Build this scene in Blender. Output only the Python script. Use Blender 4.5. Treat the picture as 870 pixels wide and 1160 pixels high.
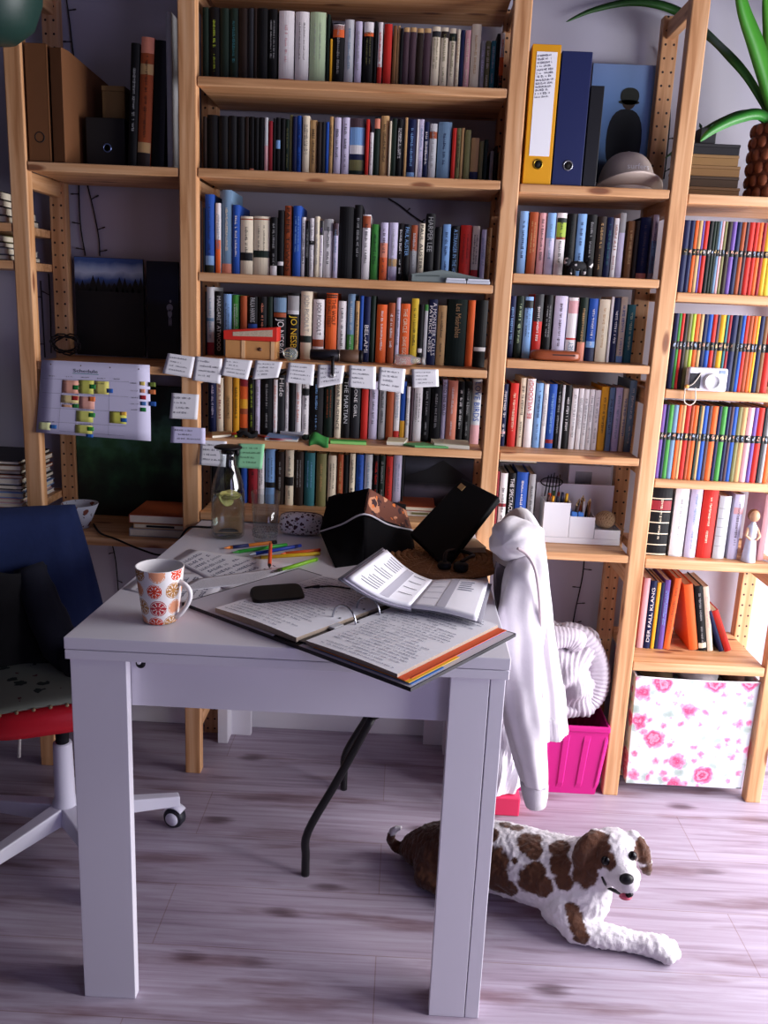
import bpy, bmesh, math, random
from mathutils import Vector, Matrix
for _o in list(bpy.data.objects):
    bpy.data.objects.remove(_o, do_unlink=True)
SC = bpy.context.scene
COL = SC.collection
PI = math.pi

# ------------------------------------------------------------ camera
CAMH = 1.309013
PITCH, YAW, ROLL, FPX = 0.236225, 0.015653, 0.044367, 990.97
_c, _s = math.cos(YAW), math.sin(YAW)
FW = Vector((-_s*math.cos(PITCH), _c*math.cos(PITCH), -math.sin(PITCH)))
_r = Vector((_c, _s, 0)); _u = _r.cross(FW)
RT = math.cos(ROLL)*_r + math.sin(ROLL)*_u
UP = -math.sin(ROLL)*_r + math.cos(ROLL)*_u
CAM = Vector((0, 0, CAMH))
camd = bpy.data.cameras.new('camera'); camo = bpy.data.objects.new('camera', camd); COL.objects.link(camo)
camd.sensor_fit = 'VERTICAL'; camd.sensor_height = 36.0; camd.lens = 36.0*FPX/1160.0
camd.clip_start = 0.05
camo.matrix_world = Matrix(((RT.x, UP.x, -FW.x, 0), (RT.y, UP.y, -FW.y, 0), (RT.z, UP.z, -FW.z, CAMH), (0, 0, 0, 1)))
SC.camera = camo

# ------------------------------------------------------------ world, window and fill light, exposure
w = bpy.data.worlds.new('world'); SC.world = w; w.use_nodes = True
bg = w.node_tree.nodes['Background']
bg.inputs['Color'].default_value = (0.50, 0.44, 0.80, 1); bg.inputs['Strength'].default_value = 0.06
def area(name, loc, target, sx, sy, power, col):
    l = bpy.data.lights.new(name, 'AREA'); l.shape = 'RECTANGLE'; l.size = sx; l.size_y = sy
    l.energy = power; l.color = col
    o = bpy.data.objects.new(name, l); COL.objects.link(o); o.location = loc
    d = Vector(target)-Vector(loc); o.rotation_euler = d.to_track_quat('-Z', 'Y').to_euler()
    return o
area('window_daylight', (2.08, 1.45, 0.95), (0.6, 1.85, 0.3), 1.5, 1.7, 120, (0.98, 0.96, 1.0))
area('front_fill_light', (1.80, -0.35, 1.25), (-0.1, 1.7, 0.75), 1.3, 1.5, 18.5, (0.60, 0.57, 1.0))  # unseen fill added to light front faces; the wall has no window there
SC.view_settings.view_transform = 'Standard'
SC.view_settings.look = 'None'
SC.view_settings.gamma = 1.0
SC.view_settings.use_curve_mapping = False
SC.view_settings.exposure = 0.0

# ------------------------------------------------------------ measuring helpers
def ray(px, py):
    return FW + RT*((px-435.0)/FPX) + UP*((580.0-py)/FPX)
def atY(px, py, Y):
    v = ray(px, py); return CAM + v*(Y/v.y)
def atZ(px, py, Z):
    v = ray(px, py); return CAM + v*((Z-CAMH)/v.z)

# ------------------------------------------------------------ colours and materials
def s2l(c):
    return c/12.92 if c <= 0.04045 else ((c+0.055)/1.055)**2.4
def hexc(h):
    return tuple(s2l(int(h[i:i+2], 16)/255) for i in (0, 2, 4)) + (1.0,)
_mats = {}
def mat(h, rough=0.6, metal=0.0, var=0.0, scale=20, bump=0.0, spec=0.5, trans=0.0, ior=1.45, sheen=0.0, key=''):
    k = (h, rough, metal, var, scale, bump, spec, trans, sheen, key)
    if k in _mats: return _mats[k]
    m = bpy.data.materials.new('surface_'+h); m.use_nodes = True
    nt = m.node_tree; b = nt.nodes['Principled BSDF']
    b.inputs['Base Color'].default_value = hexc(h); b.inputs['Roughness'].default_value = rough
    b.inputs['Metallic'].default_value = metal; b.inputs['Specular IOR Level'].default_value = spec
    b.inputs['Transmission Weight'].default_value = trans; b.inputs['IOR'].default_value = ior
    if sheen: b.inputs['Sheen Weight'].default_value = sheen
    if var or bump:
        tc = nt.nodes.new('ShaderNodeTexCoord'); n = nt.nodes.new('ShaderNodeTexNoise')
        n.inputs['Scale'].default_value = scale; n.inputs['Detail'].default_value = 4
        nt.links.new(tc.outputs['Object'], n.inputs['Vector'])
        if var:
            mx = nt.nodes.new('ShaderNodeMix'); mx.data_type = 'RGBA'
            c = hexc(h)
            mx.inputs[6].default_value = tuple(x*(1-var) for x in c[:3])+(1,)
            mx.inputs[7].default_value = tuple(min(1, x*(1+var)) for x in c[:3])+(1,)
            nt.links.new(n.outputs['Fac'], mx.inputs[0]); nt.links.new(mx.outputs[2], b.inputs['Base Color'])
        if bump:
            bp = nt.nodes.new('ShaderNodeBump'); bp.inputs['Strength'].default_value = bump; bp.inputs['Distance'].default_value = 0.004
            nt.links.new(n.outputs['Fac'], bp.inputs['Height']); nt.links.new(bp.outputs['Normal'], b.inputs['Normal'])
    _mats[k] = m
    return m
def ramp(nt, stops):
    r = nt.nodes.new('ShaderNodeValToRGB'); e = r.color_ramp.elements
    while len(e) < len(stops): e.new(0.5)
    for el, (p, c) in zip(e, stops): el.position = p; el.color = hexc(c) if isinstance(c, str) else c
    return r
def pine(axis):
    """knotty pine with the grain along one axis"""
    k = ('pine', axis)
    if k in _mats: return _mats[k]
    m = bpy.data.materials.new('pine_wood'); m.use_nodes = True; nt = m.node_tree; b = nt.nodes['Principled BSDF']
    geo = nt.nodes.new('ShaderNodeNewGeometry'); mp = nt.nodes.new('ShaderNodeMapping')
    sc = [60.0, 60.0, 60.0]; sc['xyz'.index(axis)] = 3.0; mp.inputs['Scale'].default_value = sc
    nt.links.new(geo.outputs['Position'], mp.inputs['Vector'])
    n = nt.nodes.new('ShaderNodeTexNoise'); n.inputs['Scale'].default_value = 1.0; n.inputs['Detail'].default_value = 6; n.inputs['Distortion'].default_value = 0.6
    nt.links.new(mp.outputs['Vector'], n.inputs['Vector'])
    r = ramp(nt, [(0.28, 'ab7549'), (0.5, 'cf9b6c'), (0.72, 'dfb48b')])
    nt.links.new(n.outputs['Fac'], r.inputs['Fac'])
    # knots
    mp2 = nt.nodes.new('ShaderNodeMapping'); s2 = [17.0, 17.0, 17.0]; s2['xyz'.index(axis)] = 5.0; mp2.inputs['Scale'].default_value = s2
    nt.links.new(geo.outputs['Position'], mp2.inputs['Vector'])
    v = nt.nodes.new('ShaderNodeTexVoronoi'); v.inputs['Scale'].default_value = 1.0
    nt.links.new(mp2.outputs['Vector'], v.inputs['Vector'])
    r2 = ramp(nt, [(0.0, '5a2c14'), (0.10, '8a5230'), (0.17, 'ffffff')])
    nt.links.new(v.outputs['Distance'], r2.inputs['Fac'])
    mx = nt.nodes.new('ShaderNodeMix'); mx.data_type = 'RGBA'; mx.blend_type = 'MULTIPLY'; mx.inputs[0].default_value = 0.8
    nt.links.new(r.outputs['Color'], mx.inputs[6]); nt.links.new(r2.outputs['Color'], mx.inputs[7])
    nt.links.new(mx.outputs[2], b.inputs['Base Color'])
    b.inputs['Roughness'].default_value = 0.5
    _mats[k] = m
    return m

# ------------------------------------------------------------ mesh collecting
class MB:
    def __init__(s): s.v = []; s.f = []; s.mi = []; s.smooth = []
    def add(s, vs, fs, sm=False, mi=0):
        o = len(s.v); s.v += [Vector(a) for a in vs]
        for f in fs: s.f.append([i+o for i in f]); s.smooth.append(sm); s.mi.append(mi)
        return s
    def box(s, x0, x1, y0, y1, z0, z1, M=None, mi=0):
        vs = [Vector((x, y, z)) for z in (z0, z1) for y in (y0, y1) for x in (x0, x1)]
        if M is not None: vs = [M @ a for a in vs]
        return s.add(vs, [(0, 2, 3, 1), (4, 5, 7, 6), (0, 1, 5, 4), (2, 6, 7, 3), (0, 4, 6, 2), (1, 3, 7, 5)], mi=mi)
    def prism(s, poly, ext, mi=0):
        """poly: list of 3-D points, ext: extrusion vector"""
        n = len(poly); ext = Vector(ext); a = [Vector(p) for p in poly]; b = [p+ext for p in a]
        nv = Vector((0, 0, 0))
        for i in range(n): nv += a[i].cross(a[(i+1) % n])
        fl = nv.dot(ext) > 0
        fs = [list(range(n)), list(range(n, 2*n))]
        if fl: fs[0].reverse()
        else: fs[1].reverse()
        for i in range(n):
            j = (i+1) % n
            fs.append([i, j, j+n, i+n] if fl else [j, i, i+n, j+n])
        return s.add(a+b, fs, mi=mi)
    def tube(s, pts, r, n=8, cap=True, mi=0):
        pts = [Vector(p) for p in pts]; k = len(pts)
        rs = r if isinstance(r, (list, tuple)) else [r]*k
        vs = []; ref = None
        for i, p in enumerate(pts):
            t = (pts[min(i+1, k-1)]-pts[max(i-1, 0)])
            if t.length < 1e-9: t = Vector((0, 0, 1))
            t.normalize()
            if ref is None: ref = t.orthogonal().normalized()
            ref = (ref - t*ref.dot(t))
            if ref.length < 1e-6: ref = t.orthogonal()
            ref.normalize(); q = t.cross(ref)
            for j in range(n):
                a = 2*PI*j/n; vs.append(p+(ref*math.cos(a)+q*math.sin(a))*rs[i])
        fs = []
        for i in range(k-1):
            for j in range(n):
                fs.append((i*n+j, i*n+(j+1) % n, (i+1)*n+(j+1) % n, (i+1)*n+j))
        if cap: fs.append(tuple(reversed(range(n)))); fs.append(tuple(range((k-1)*n, k*n)))
        return s.add(vs, fs, True, mi)
    def lathe(s, prof, c, n=24, M=None, mi=0, close=False):
        """prof: (radius, z) list, around z axis at c"""
        c = Vector(c); vs = []; k = len(prof)
        for (r, z) in prof:
            for j in range(n):
                a = 2*PI*j/n; p = Vector((r*math.cos(a), r*math.sin(a), z))
                if M is not None: p = M @ p
                vs.append(c+p)
        fs = []
        for i in range(k if close else k-1):
            i2 = (i+1) % k
            for j in range(n):
                fs.append((i*n+j, i*n+(j+1) % n, i2*n+(j+1) % n, i2*n+j))
        if not close:
            fs.append(tuple(reversed(range(n)))); fs.append(tuple(range((k-1)*n, k*n)))
        return s.add(vs, fs, True, mi)
    def ball(s, c, r, n=14, m=9, M=None, mi=0):
        rx, ry, rz = r if isinstance(r, (list, tuple)) else (r, r, r)
        c = Vector(c); vs = []
        for i in range(m+1):
            t = PI*i/m
            for j in range(n):
                a = 2*PI*j/n; p = Vector((rx*math.sin(t)*math.cos(a), ry*math.sin(t)*math.sin(a), -rz*math.cos(t)))
                if M is not None: p = M @ p
                vs.append(c+p)
        fs = []
        for i in range(m):
            for j in range(n): fs.append((i*n+j, i*n+(j+1) % n, (i+1)*n+(j+1) % n, (i+1)*n+j))
        return s.add(vs, fs, True, mi)
    def grid(s, fn, nu, nv, thick=None, mi=0):
        """sheet: fn(u,v)->point, u,v in 0..1; thick>0 gives it a back side"""
        P = [[Vector(fn(i/nu, j/nv)) for i in range(nu+1)] for j in range(nv+1)]
        vs = [p for row in P for p in row]; w = nu+1
        fs = [(j*w+i, j*w+i+1, (j+1)*w+i+1, (j+1)*w+i) for j in range(nv) for i in range(nu)]
        if thick:
            N = []
            for j in range(nv+1):
                for i in range(nu+1):
                    du = P[j][min(i+1, nu)]-P[j][max(i-1, 0)]; dv = P[min(j+1, nv)][i]-P[max(j-1, 0)][i]
                    nn = du.cross(dv); N.append(nn.normalized() if nn.length > 1e-12 else Vector((0, 0, 1)))
            o = len(vs); base = list(vs)
            vs = vs+[p-n*thick for p, n in zip(base, N)]
            fs2 = [tuple(reversed([a+o for a in f])) for f in fs]
            rim = []
            for i in range(nu):
                rim.append((i+1, i, i+o, i+1+o)); a = nv*w+i; rim.append((a, a+1, a+1+o, a+o))
            for j in range(nv):
                a = j*w; rim.append((a, a+w, a+w+o, a+o)); a = j*w+nu; rim.append((a+w, a, a+o, a+w+o))
            fs = fs+fs2+rim
        return s.add(vs, fs, True, mi)
    def join(s, other):
        o = len(s.v); s.v += other.v; s.f += [[i+o for i in f] for f in other.f]; s.smooth += other.smooth; s.mi += other.mi
        return s
def T(loc=(0, 0, 0), rz=0.0, rx=0.0, ry=0.0):
    return Matrix.Translation(loc) @ Matrix.Rotation(rz, 4, 'Z') @ Matrix.Rotation(ry, 4, 'Y') @ Matrix.Rotation(rx, 4, 'X')
def build(mb, name, m, parent=None, bevel=0.0, subsurf=0, seg=2, autos=None):
    if parent is None:
        xs = [p.x for p in mb.v]; ys = [p.y for p in mb.v]; zs = [p.z for p in mb.v]
        org = Vector(((min(xs)+max(xs))/2, (min(ys)+max(ys))/2, min(zs)))
    else:
        org = Vector(parent['_w'])
    me = bpy.data.meshes.new(name)
    me.from_pydata([tuple(p-org) for p in mb.v], [], mb.f)
    me.polygons.foreach_set('use_smooth', mb.smooth)
    for x in (m if isinstance(m, (list, tuple)) else [m]): me.materials.append(x)
    if any(mb.mi): me.polygons.foreach_set('material_index', mb.mi)
    me.update()
    o = bpy.data.objects.new(name, me); COL.objects.link(o)
    if parent is None: o.location = org; o['_w'] = tuple(org)
    else: o.parent = parent; o['_w'] = tuple(org)
    if bevel:
        b = o.modifiers.new('bevel', 'BEVEL'); b.width = bevel; b.segments = seg; b.limit_method = 'ANGLE'; b.angle_limit = 0.6
    if subsurf:
        b = o.modifiers.new('subsurf', 'SUBSURF'); b.levels = subsurf; b.render_levels = subsurf
    return o
def tag(o, label=None, cat=None, group=None, kind=None):
    if label: o['label'] = label
    if cat: o['category'] = cat
    if group: o['group'] = group
    if kind: o['kind'] = kind
    return o
def thing(name, label, cat, loc, group=None):
    o = bpy.data.objects.new(name, None); COL.objects.link(o); o.location = loc; o['_w'] = tuple(loc); o.empty_display_size = 0.05
    return tag(o, label, cat, group)
def struct(name, mb, m, parent=None, bevel=0.0):
    o = build(mb, name, m, parent, bevel)
    if parent is None: o['kind'] = 'structure'
    return o

# ------------------------------------------------------------ lettering
_txt = {}
def text_mesh(s):
    """flat letters, width along x, height along y, centred"""
    if s in _txt: return _txt[s]
    c = bpy.data.curves.new('lettering', 'FONT'); c.body = s; c.size = 1.0; c.align_x = 'CENTER'; c.align_y = 'CENTER'; c.resolution_u = 2
    o = bpy.data.objects.new('lettering', c); COL.objects.link(o)
    dg = bpy.context.evaluated_depsgraph_get(); dg.update()
    me = bpy.data.meshes.new_from_object(o.evaluated_get(dg))
    vs = [v.co.copy() for v in me.vertices]; fs = [list(p.vertices) for p in me.polygons]
    bpy.data.objects.remove(o); bpy.data.meshes.remove(me)
    if vs:
        x0 = min(v.x for v in vs); x1 = max(v.x for v in vs); y0 = min(v.y for v in vs); y1 = max(v.y for v in vs)
        for v in vs: v.x -= (x0+x1)/2; v.y -= (y0+y1)/2
        _txt[s] = (vs, fs, x1-x0, y1-y0)
    else: _txt[s] = ([], [], 1, 1)
    return _txt[s]
def put_text(mb, s, org, xdir, ydir, length, height, mi=0):
    vs, fs, w, h = text_mesh(s)
    org = Vector(org); xdir = Vector(xdir).normalized(); ydir = Vector(ydir).normalized()
    mb.add([org+xdir*(v.x*length/w)+ydir*(v.y*height/h) for v in vs], fs, mi=mi)
def greek(mb, org, xdir, ydir, length, height, rnd, gap=0.25):
    """a run of small strokes, too small to read"""
    org = Vector(org); xdir = Vector(xdir).normalized(); ydir = Vector(ydir).normalized()
    x = -length/2
    while x < length/2:
        wd = height*rnd.uniform(0.35, 0.8)
        if rnd.random() < 0.14: x += wd; continue
        h = height*rnd.uniform(0.6, 1.0)
        a = org+xdir*x-ydir*(h/2); b = xdir*min(wd*0.7, length/2-x); d = ydir*h
        if rnd.random() < 0.5:
            t = 0.32
            mb.add([a, a+b*t, a+b*t+d, a+d], [(0, 1, 2, 3)]); mb.add([a+b*t, a+b, a+b+d*0.3, a+b*t+d*0.3], [(0, 1, 2, 3)])
        else:
            t = 0.35
            mb.add([a, a+b*t, a+b*t+d, a+d], [(0, 1, 2, 3)]); mb.add([a+b*t, a+b, a+b+d*0.35, a+b*t+d*0.35], [(0, 1, 2, 3)]); mb.add([a+b*t+d*.65, a+b+d*.65, a+b+d, a+b*t+d], [(0, 1, 2, 3)])
        x += wd
# ------------------------------------------------------------ room
YF, YBK, YW = 2.2, 2.47, 2.50
def floor_mat():
    m = bpy.data.materials.new('laminate_planks'); m.use_nodes = True; nt = m.node_tree; b = nt.nodes['Principled BSDF']
    geo = nt.nodes.new('ShaderNodeNewGeometry')
    br = nt.nodes.new('ShaderNodeTexBrick'); br.offset = 0.37; br.squash = 1
    br.inputs['Scale'].default_value = 1.0; br.inputs['Brick Width'].default_value = 1.25; br.inputs['Row Height'].default_value = 0.192
    br.inputs['Mortar Size'].default_value = 0.0012; br.inputs['Mortar Smooth'].default_value = 0.1; br.inputs['Bias'].default_value = 0.0
    br.inputs['Color1'].default_value = hexc('b9b0c0'); br.inputs['Color2'].default_value = hexc('ada4b4'); br.inputs['Mortar'].default_value = hexc('a08e94')
    nt.links.new(geo.outputs['Position'], br.inputs['Vector'])
    mp = nt.nodes.new('ShaderNodeMapping'); mp.inputs['Scale'].default_value = (2.6, 60, 1); nt.links.new(geo.outputs['Position'], mp.inputs['Vector'])
    n = nt.nodes.new('ShaderNodeTexNoise'); n.inputs['Scale'].default_value = 1.0; n.inputs['Detail'].default_value = 7; n.inputs['Roughness'].default_value = 0.62; n.inputs['Distortion'].default_value = 0.8
    nt.links.new(mp.outputs['Vector'], n.inputs['Vector'])
    r = ramp(nt, [(0.25, 'a89098'), (0.45, 'dcd0d4'), (0.75, 'ffffff')]); nt.links.new(n.outputs['Fac'], r.inputs['Fac'])
    # darker worn patches of the print
    mp2 = nt.nodes.new('ShaderNodeMapping'); mp2.inputs['Scale'].default_value = (2.4, 15, 1); nt.links.new(geo.outputs['Position'], mp2.inputs['Vector'])
    n2 = nt.nodes.new('ShaderNodeTexNoise'); n2.inputs['Scale'].default_value = 1.0; n2.inputs['Detail'].default_value = 5; nt.links.new(mp2.outputs['Vector'], n2.inputs['Vector'])
    r2 = ramp(nt, [(0.55, 'ffffff'), (0.66, 'c8b4b2'), (0.80, '84696a')]); nt.links.new(n2.outputs['Fac'], r2.inputs['Fac'])
    def mul(a, bb, f):
        x = nt.nodes.new('ShaderNodeMix'); x.data_type = 'RGBA'; x.blend_type = 'MULTIPLY'; x.inputs[0].default_value = f
        nt.links.new(a, x.inputs[6]); nt.links.new(bb, x.inputs[7]); return x.outputs[2]
    vk = nt.nodes.new('ShaderNodeTexVoronoi'); vk.inputs['Scale'].default_value = 1.0; mp3 = nt.nodes.new('ShaderNodeMapping'); mp3.inputs['Scale'].default_value = (3.2, 7.5, 1)
    mx3 = nt.nodes.new('ShaderNodeMix'); mx3.data_type = 'RGBA'; mx3.blend_type = 'LINEAR_LIGHT'; mx3.inputs[0].default_value = .12; nt.links.new(geo.outputs['Position'], mp3.inputs['Vector']); nt.links.new(mp3.outputs['Vector'], mx3.inputs[6]); nt.links.new(n.outputs['Color'], mx3.inputs[7]); nt.links.new(mx3.outputs[2], vk.inputs['Vector'])
    r3 = ramp(nt, [(0.0, '5a4648'), (0.07, '8f7a7c'), (0.16, 'ffffff')]); nt.links.new(vk.outputs['Distance'], r3.inputs['Fac'])
    c = mul(mul(br.outputs['Color'], r.outputs['Color'], 0.85), r2.outputs['Color'], 0.9)
    c = mul(c, r3.outputs['Color'], .8)
    nt.links.new(c, b.inputs['Base Color'])
    b.inputs['Roughness'].default_value = 0.42
    bp = nt.nodes.new('ShaderNodeBump'); bp.inputs['Strength'].default_value = 0.12; bp.inputs['Distance'].default_value = 0.002
    nt.links.new(n.outputs['Fac'], bp.inputs['Height']); nt.links.new(bp.outputs['Normal'], b.inputs['Normal'])
    return m
WALL = mat('bab8c6', 0.85, var=0.03, scale=3, bump=0.05, key='wall')
DIM = mat('5a5862', 0.9, var=0.03, scale=3, key='dimwall')  # unseen ceiling and left wall, coloured darker to cut bounced light
WHITE = mat('eceaf0', 0.45, key='paint')
XR, XL, YFR, ZC = 1.85, -2.6, -2.2, 2.5
struct('floor', MB().box(XL, XR+.1, YFR, YW+.1, -0.1, 0), floor_mat())
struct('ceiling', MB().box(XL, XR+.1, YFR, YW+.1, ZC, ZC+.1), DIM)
struct('wall_back', MB().box(XL, XR+.1, YW, YW+.1, 0, ZC), WALL)
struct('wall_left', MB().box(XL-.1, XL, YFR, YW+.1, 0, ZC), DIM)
wy0, wy1, wz0, wz1 = 0.65, 2.25, 0.12, 2.05
struct('wall_right', MB().box(XR, XR+.1, YFR, wy0, 0, ZC).box(XR, XR+.1, wy1, YW, 0, ZC).box(XR, XR+.1, wy0, wy1, 0, wz0).box(XR, XR+.1, wy0, wy1, wz1, ZC), WALL)
wf = MB()
for a, b_, c_, d_ in ((wy0, wy1, wz0, wz0+.06), (wy0, wy1, wz1-.06, wz1), (wy0, wy0+.06, wz0, wz1), (wy1-.06, wy1, wz0, wz1)):
    wf.box(XR+.03, XR+.08, a, b_, c_, d_)
win = struct('window_1', wf, WHITE, bevel=.004)
struct('baseboard_back', MB().box(XL, XR, YW-.014, YW, 0, .07), WHITE, bevel=.003)

# ------------------------------------------------------------ shelving
PX = [(-.9667, -.9245), (-.5587, -.5157), (.2088, .2512), (.6084, .6499), (1.004, 1.046)]
PN = ['left of the dark landscape pictures', 'carrying the column of sticky notes', 'right of the widest bookcase bay', 'between the yellow binder bay and the striped spines bay', 'at the far right of the floral box']
ZTOP = 2.035
def holed_pine():
    """pine post drilled with two columns of peg holes"""
    if 'holed' in _mats: return _mats['holed']
    m = pine('z').copy(); m.name = 'pine_with_peg_holes'; nt = m.node_tree; b = nt.nodes['Principled BSDF']
    def mth(op, a, bb=None):
        n = nt.nodes.new('ShaderNodeMath'); n.operation = op
        for i, x in enumerate((a, bb)):
            if x is None: continue
            if isinstance(x, (int, float)): n.inputs[i].default_value = x
            else: nt.links.new(x, n.inputs[i])
        return n.outputs[0]
    tc = nt.nodes.new('ShaderNodeTexCoord'); sp = nt.nodes.new('ShaderNodeSeparateXYZ'); nt.links.new(tc.outputs['Object'], sp.inputs[0])
    dx = mth('SUBTRACT', mth('ABSOLUTE', sp.outputs[0]), .0105)
    dz = mth('SUBTRACT', mth('MODULO', sp.outputs[2], .032), .016)
    d = mth('SQRT', mth('ADD', mth('MULTIPLY', dx, dx), mth('MULTIPLY', dz, dz)))
    hole = mth('LESS_THAN', d, .003)
    old = b.inputs['Base Color'].links[0].from_socket
    mx = nt.nodes.new('ShaderNodeMix'); mx.data_type = 'RGBA'; nt.links.new(hole, mx.inputs[0]); nt.links.new(old, mx.inputs[6]); mx.inputs[7].default_value = hexc('24120a')
    nt.links.new(mx.outputs[2], b.inputs['Base Color']); _mats['holed'] = m
    return m
up_proto = None
for i, ((x0, x1), nm) in enumerate(zip(PX, PN)):
    u = thing('shelf_upright', 'pine ladder upright '+nm, 'shelf upright', ((x0+x1)/2, YF, 0), 'pine uprights of the shelving')
    build(MB().box(x0, x1, YF, YF+.034, 0, ZTOP), 'front_post', pine('z'), u, .003)
    build(MB().box(x0, x1, YBK-.034, YBK, 0, ZTOP), 'rear_post', holed_pine(), u, .003)
    for z in (.13, .62, 1.10, 1.56, 2.0):
        build(MB().box((x0+x1)/2-.011, (x0+x1)/2+.011, YF+.03, YBK-.03, z-.02, z+.02), 'rung', pine('y'), u, .003)
SH = 'shelf boards'
def shelf(x0, x1, z, label, th=.0205):
    o = build(MB().box(x0+.0015, x1-.0015, YF+.002, YBK, z-th, z), 'shelf_board', pine('x'), None, .0025)
    return tag(o, label, 'shelf', SH)
Bx = [(-1.42, PX[0][0]), (PX[0][1], PX[1][0]), (PX[1][1], PX[2][0]), (PX[2][1], PX[3][0]), (PX[3][1], PX[4][0])]
ZA = [2.022, 1.7995, 1.5985, 1.3587, 1.1536, .9504, .7555]
LA = ['topmost wide pine shelf, only its underside in view', 'wide pine shelf under the big white and green volumes', 'wide pine shelf under the photo spine and the steel blue book', 'wide pine shelf under the clear plastic cases', 'wide pine shelf with the row of nine sticky notes', 'wide pine shelf holding green notepads and loose papers', 'wide pine shelf just above the back of the white table']
for z, l in zip(ZA, LA): shelf(*Bx[2], z, l)
ZB = [1.594, 1.3886, 1.182, .9497, .693]
LB = ['pine shelf under the yellow and blue ring binders', 'pine shelf under the parrot spine and black white ornament', 'pine shelf holding the brown wooden case', 'pine shelf under the five matching white paperbacks', 'pine shelf under the white desk organiser']
for z, l in zip(ZB, LB): shelf(*Bx[3], z, l)
ZD = [1.587, 1.361, 1.127, .899, .688, .400]
LD = ['pine shelf under the potted plant', 'pine shelf under the uppermost row of striped comic spines', 'pine shelf carrying the white camera', 'pine shelf under the lowest row of striped comic spines', 'pine shelf under the black and gold encyclopedia and the red book', 'pine shelf over the floral storage box']
for z, l in zip(ZD, LD): shelf(*Bx[4], z, l, .026 if z < .7 else .022)
ZCs = [1.597, 1.125, .671]
LC = ['pine shelf under the brown cardboard magazine files', 'pine shelf the schedule sheet hangs from', 'low pine shelf with the flowered bowl and stacked books']
for z, l in zip(ZCs, LC): shelf(*Bx[1], z, l)
for z, l in zip((1.455, 1.367, .74), ('upper thin shelf at the far left edge', 'lower thin shelf at the far left edge', 'shelf of bright magazines at the far left edge')): shelf(*Bx[0], z, l)
# ------------------------------------------------------------ books
PAL = dict(black='0b0b0e', charcoal='24252a', navy='141c44', blue='2450a8', sky='7fa9dc', steel='6d8ba8', teal='2f6a72', green='3f8a3c', olive='77744a', forest='15251d', lime='9fb83a',
           mint='b9cfa8', yellow='e2c23a', gold='e0a326', orange='e0622a', rust='9c4a28', red='c22a22', crimson='8e1f2a', pink='d8a3a8', salmon='dd8a70', mauve='4a363f', purple='6a4d98', lilac='c9c2dc',
           white='e9e5e6', cream='e2d6bd', tan='c09a68', brown='7a5232', grey='9a9a9c', silver='c4c6ca', umber='281c17')
PAGE = mat('e6dcc6', 0.9, var=0.08, scale=200)
BR = random.Random(7)
BOOKROWS = []
ORD = ['first', 'second', 'third', 'fourth', 'fifth', 'sixth', 'seventh', 'eighth', 'ninth', 'tenth', 'eleventh', 'twelfth', 'thirteenth', 'fourteenth', 'fifteenth', 'sixteenth', 'seventeenth', 'eighteenth', 'nineteenth', 'twentieth'] + ['twenty-'+x for x in ('first', 'second', 'third', 'fourth', 'fifth', 'sixth', 'seventh', 'eighth', 'ninth')]
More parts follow.
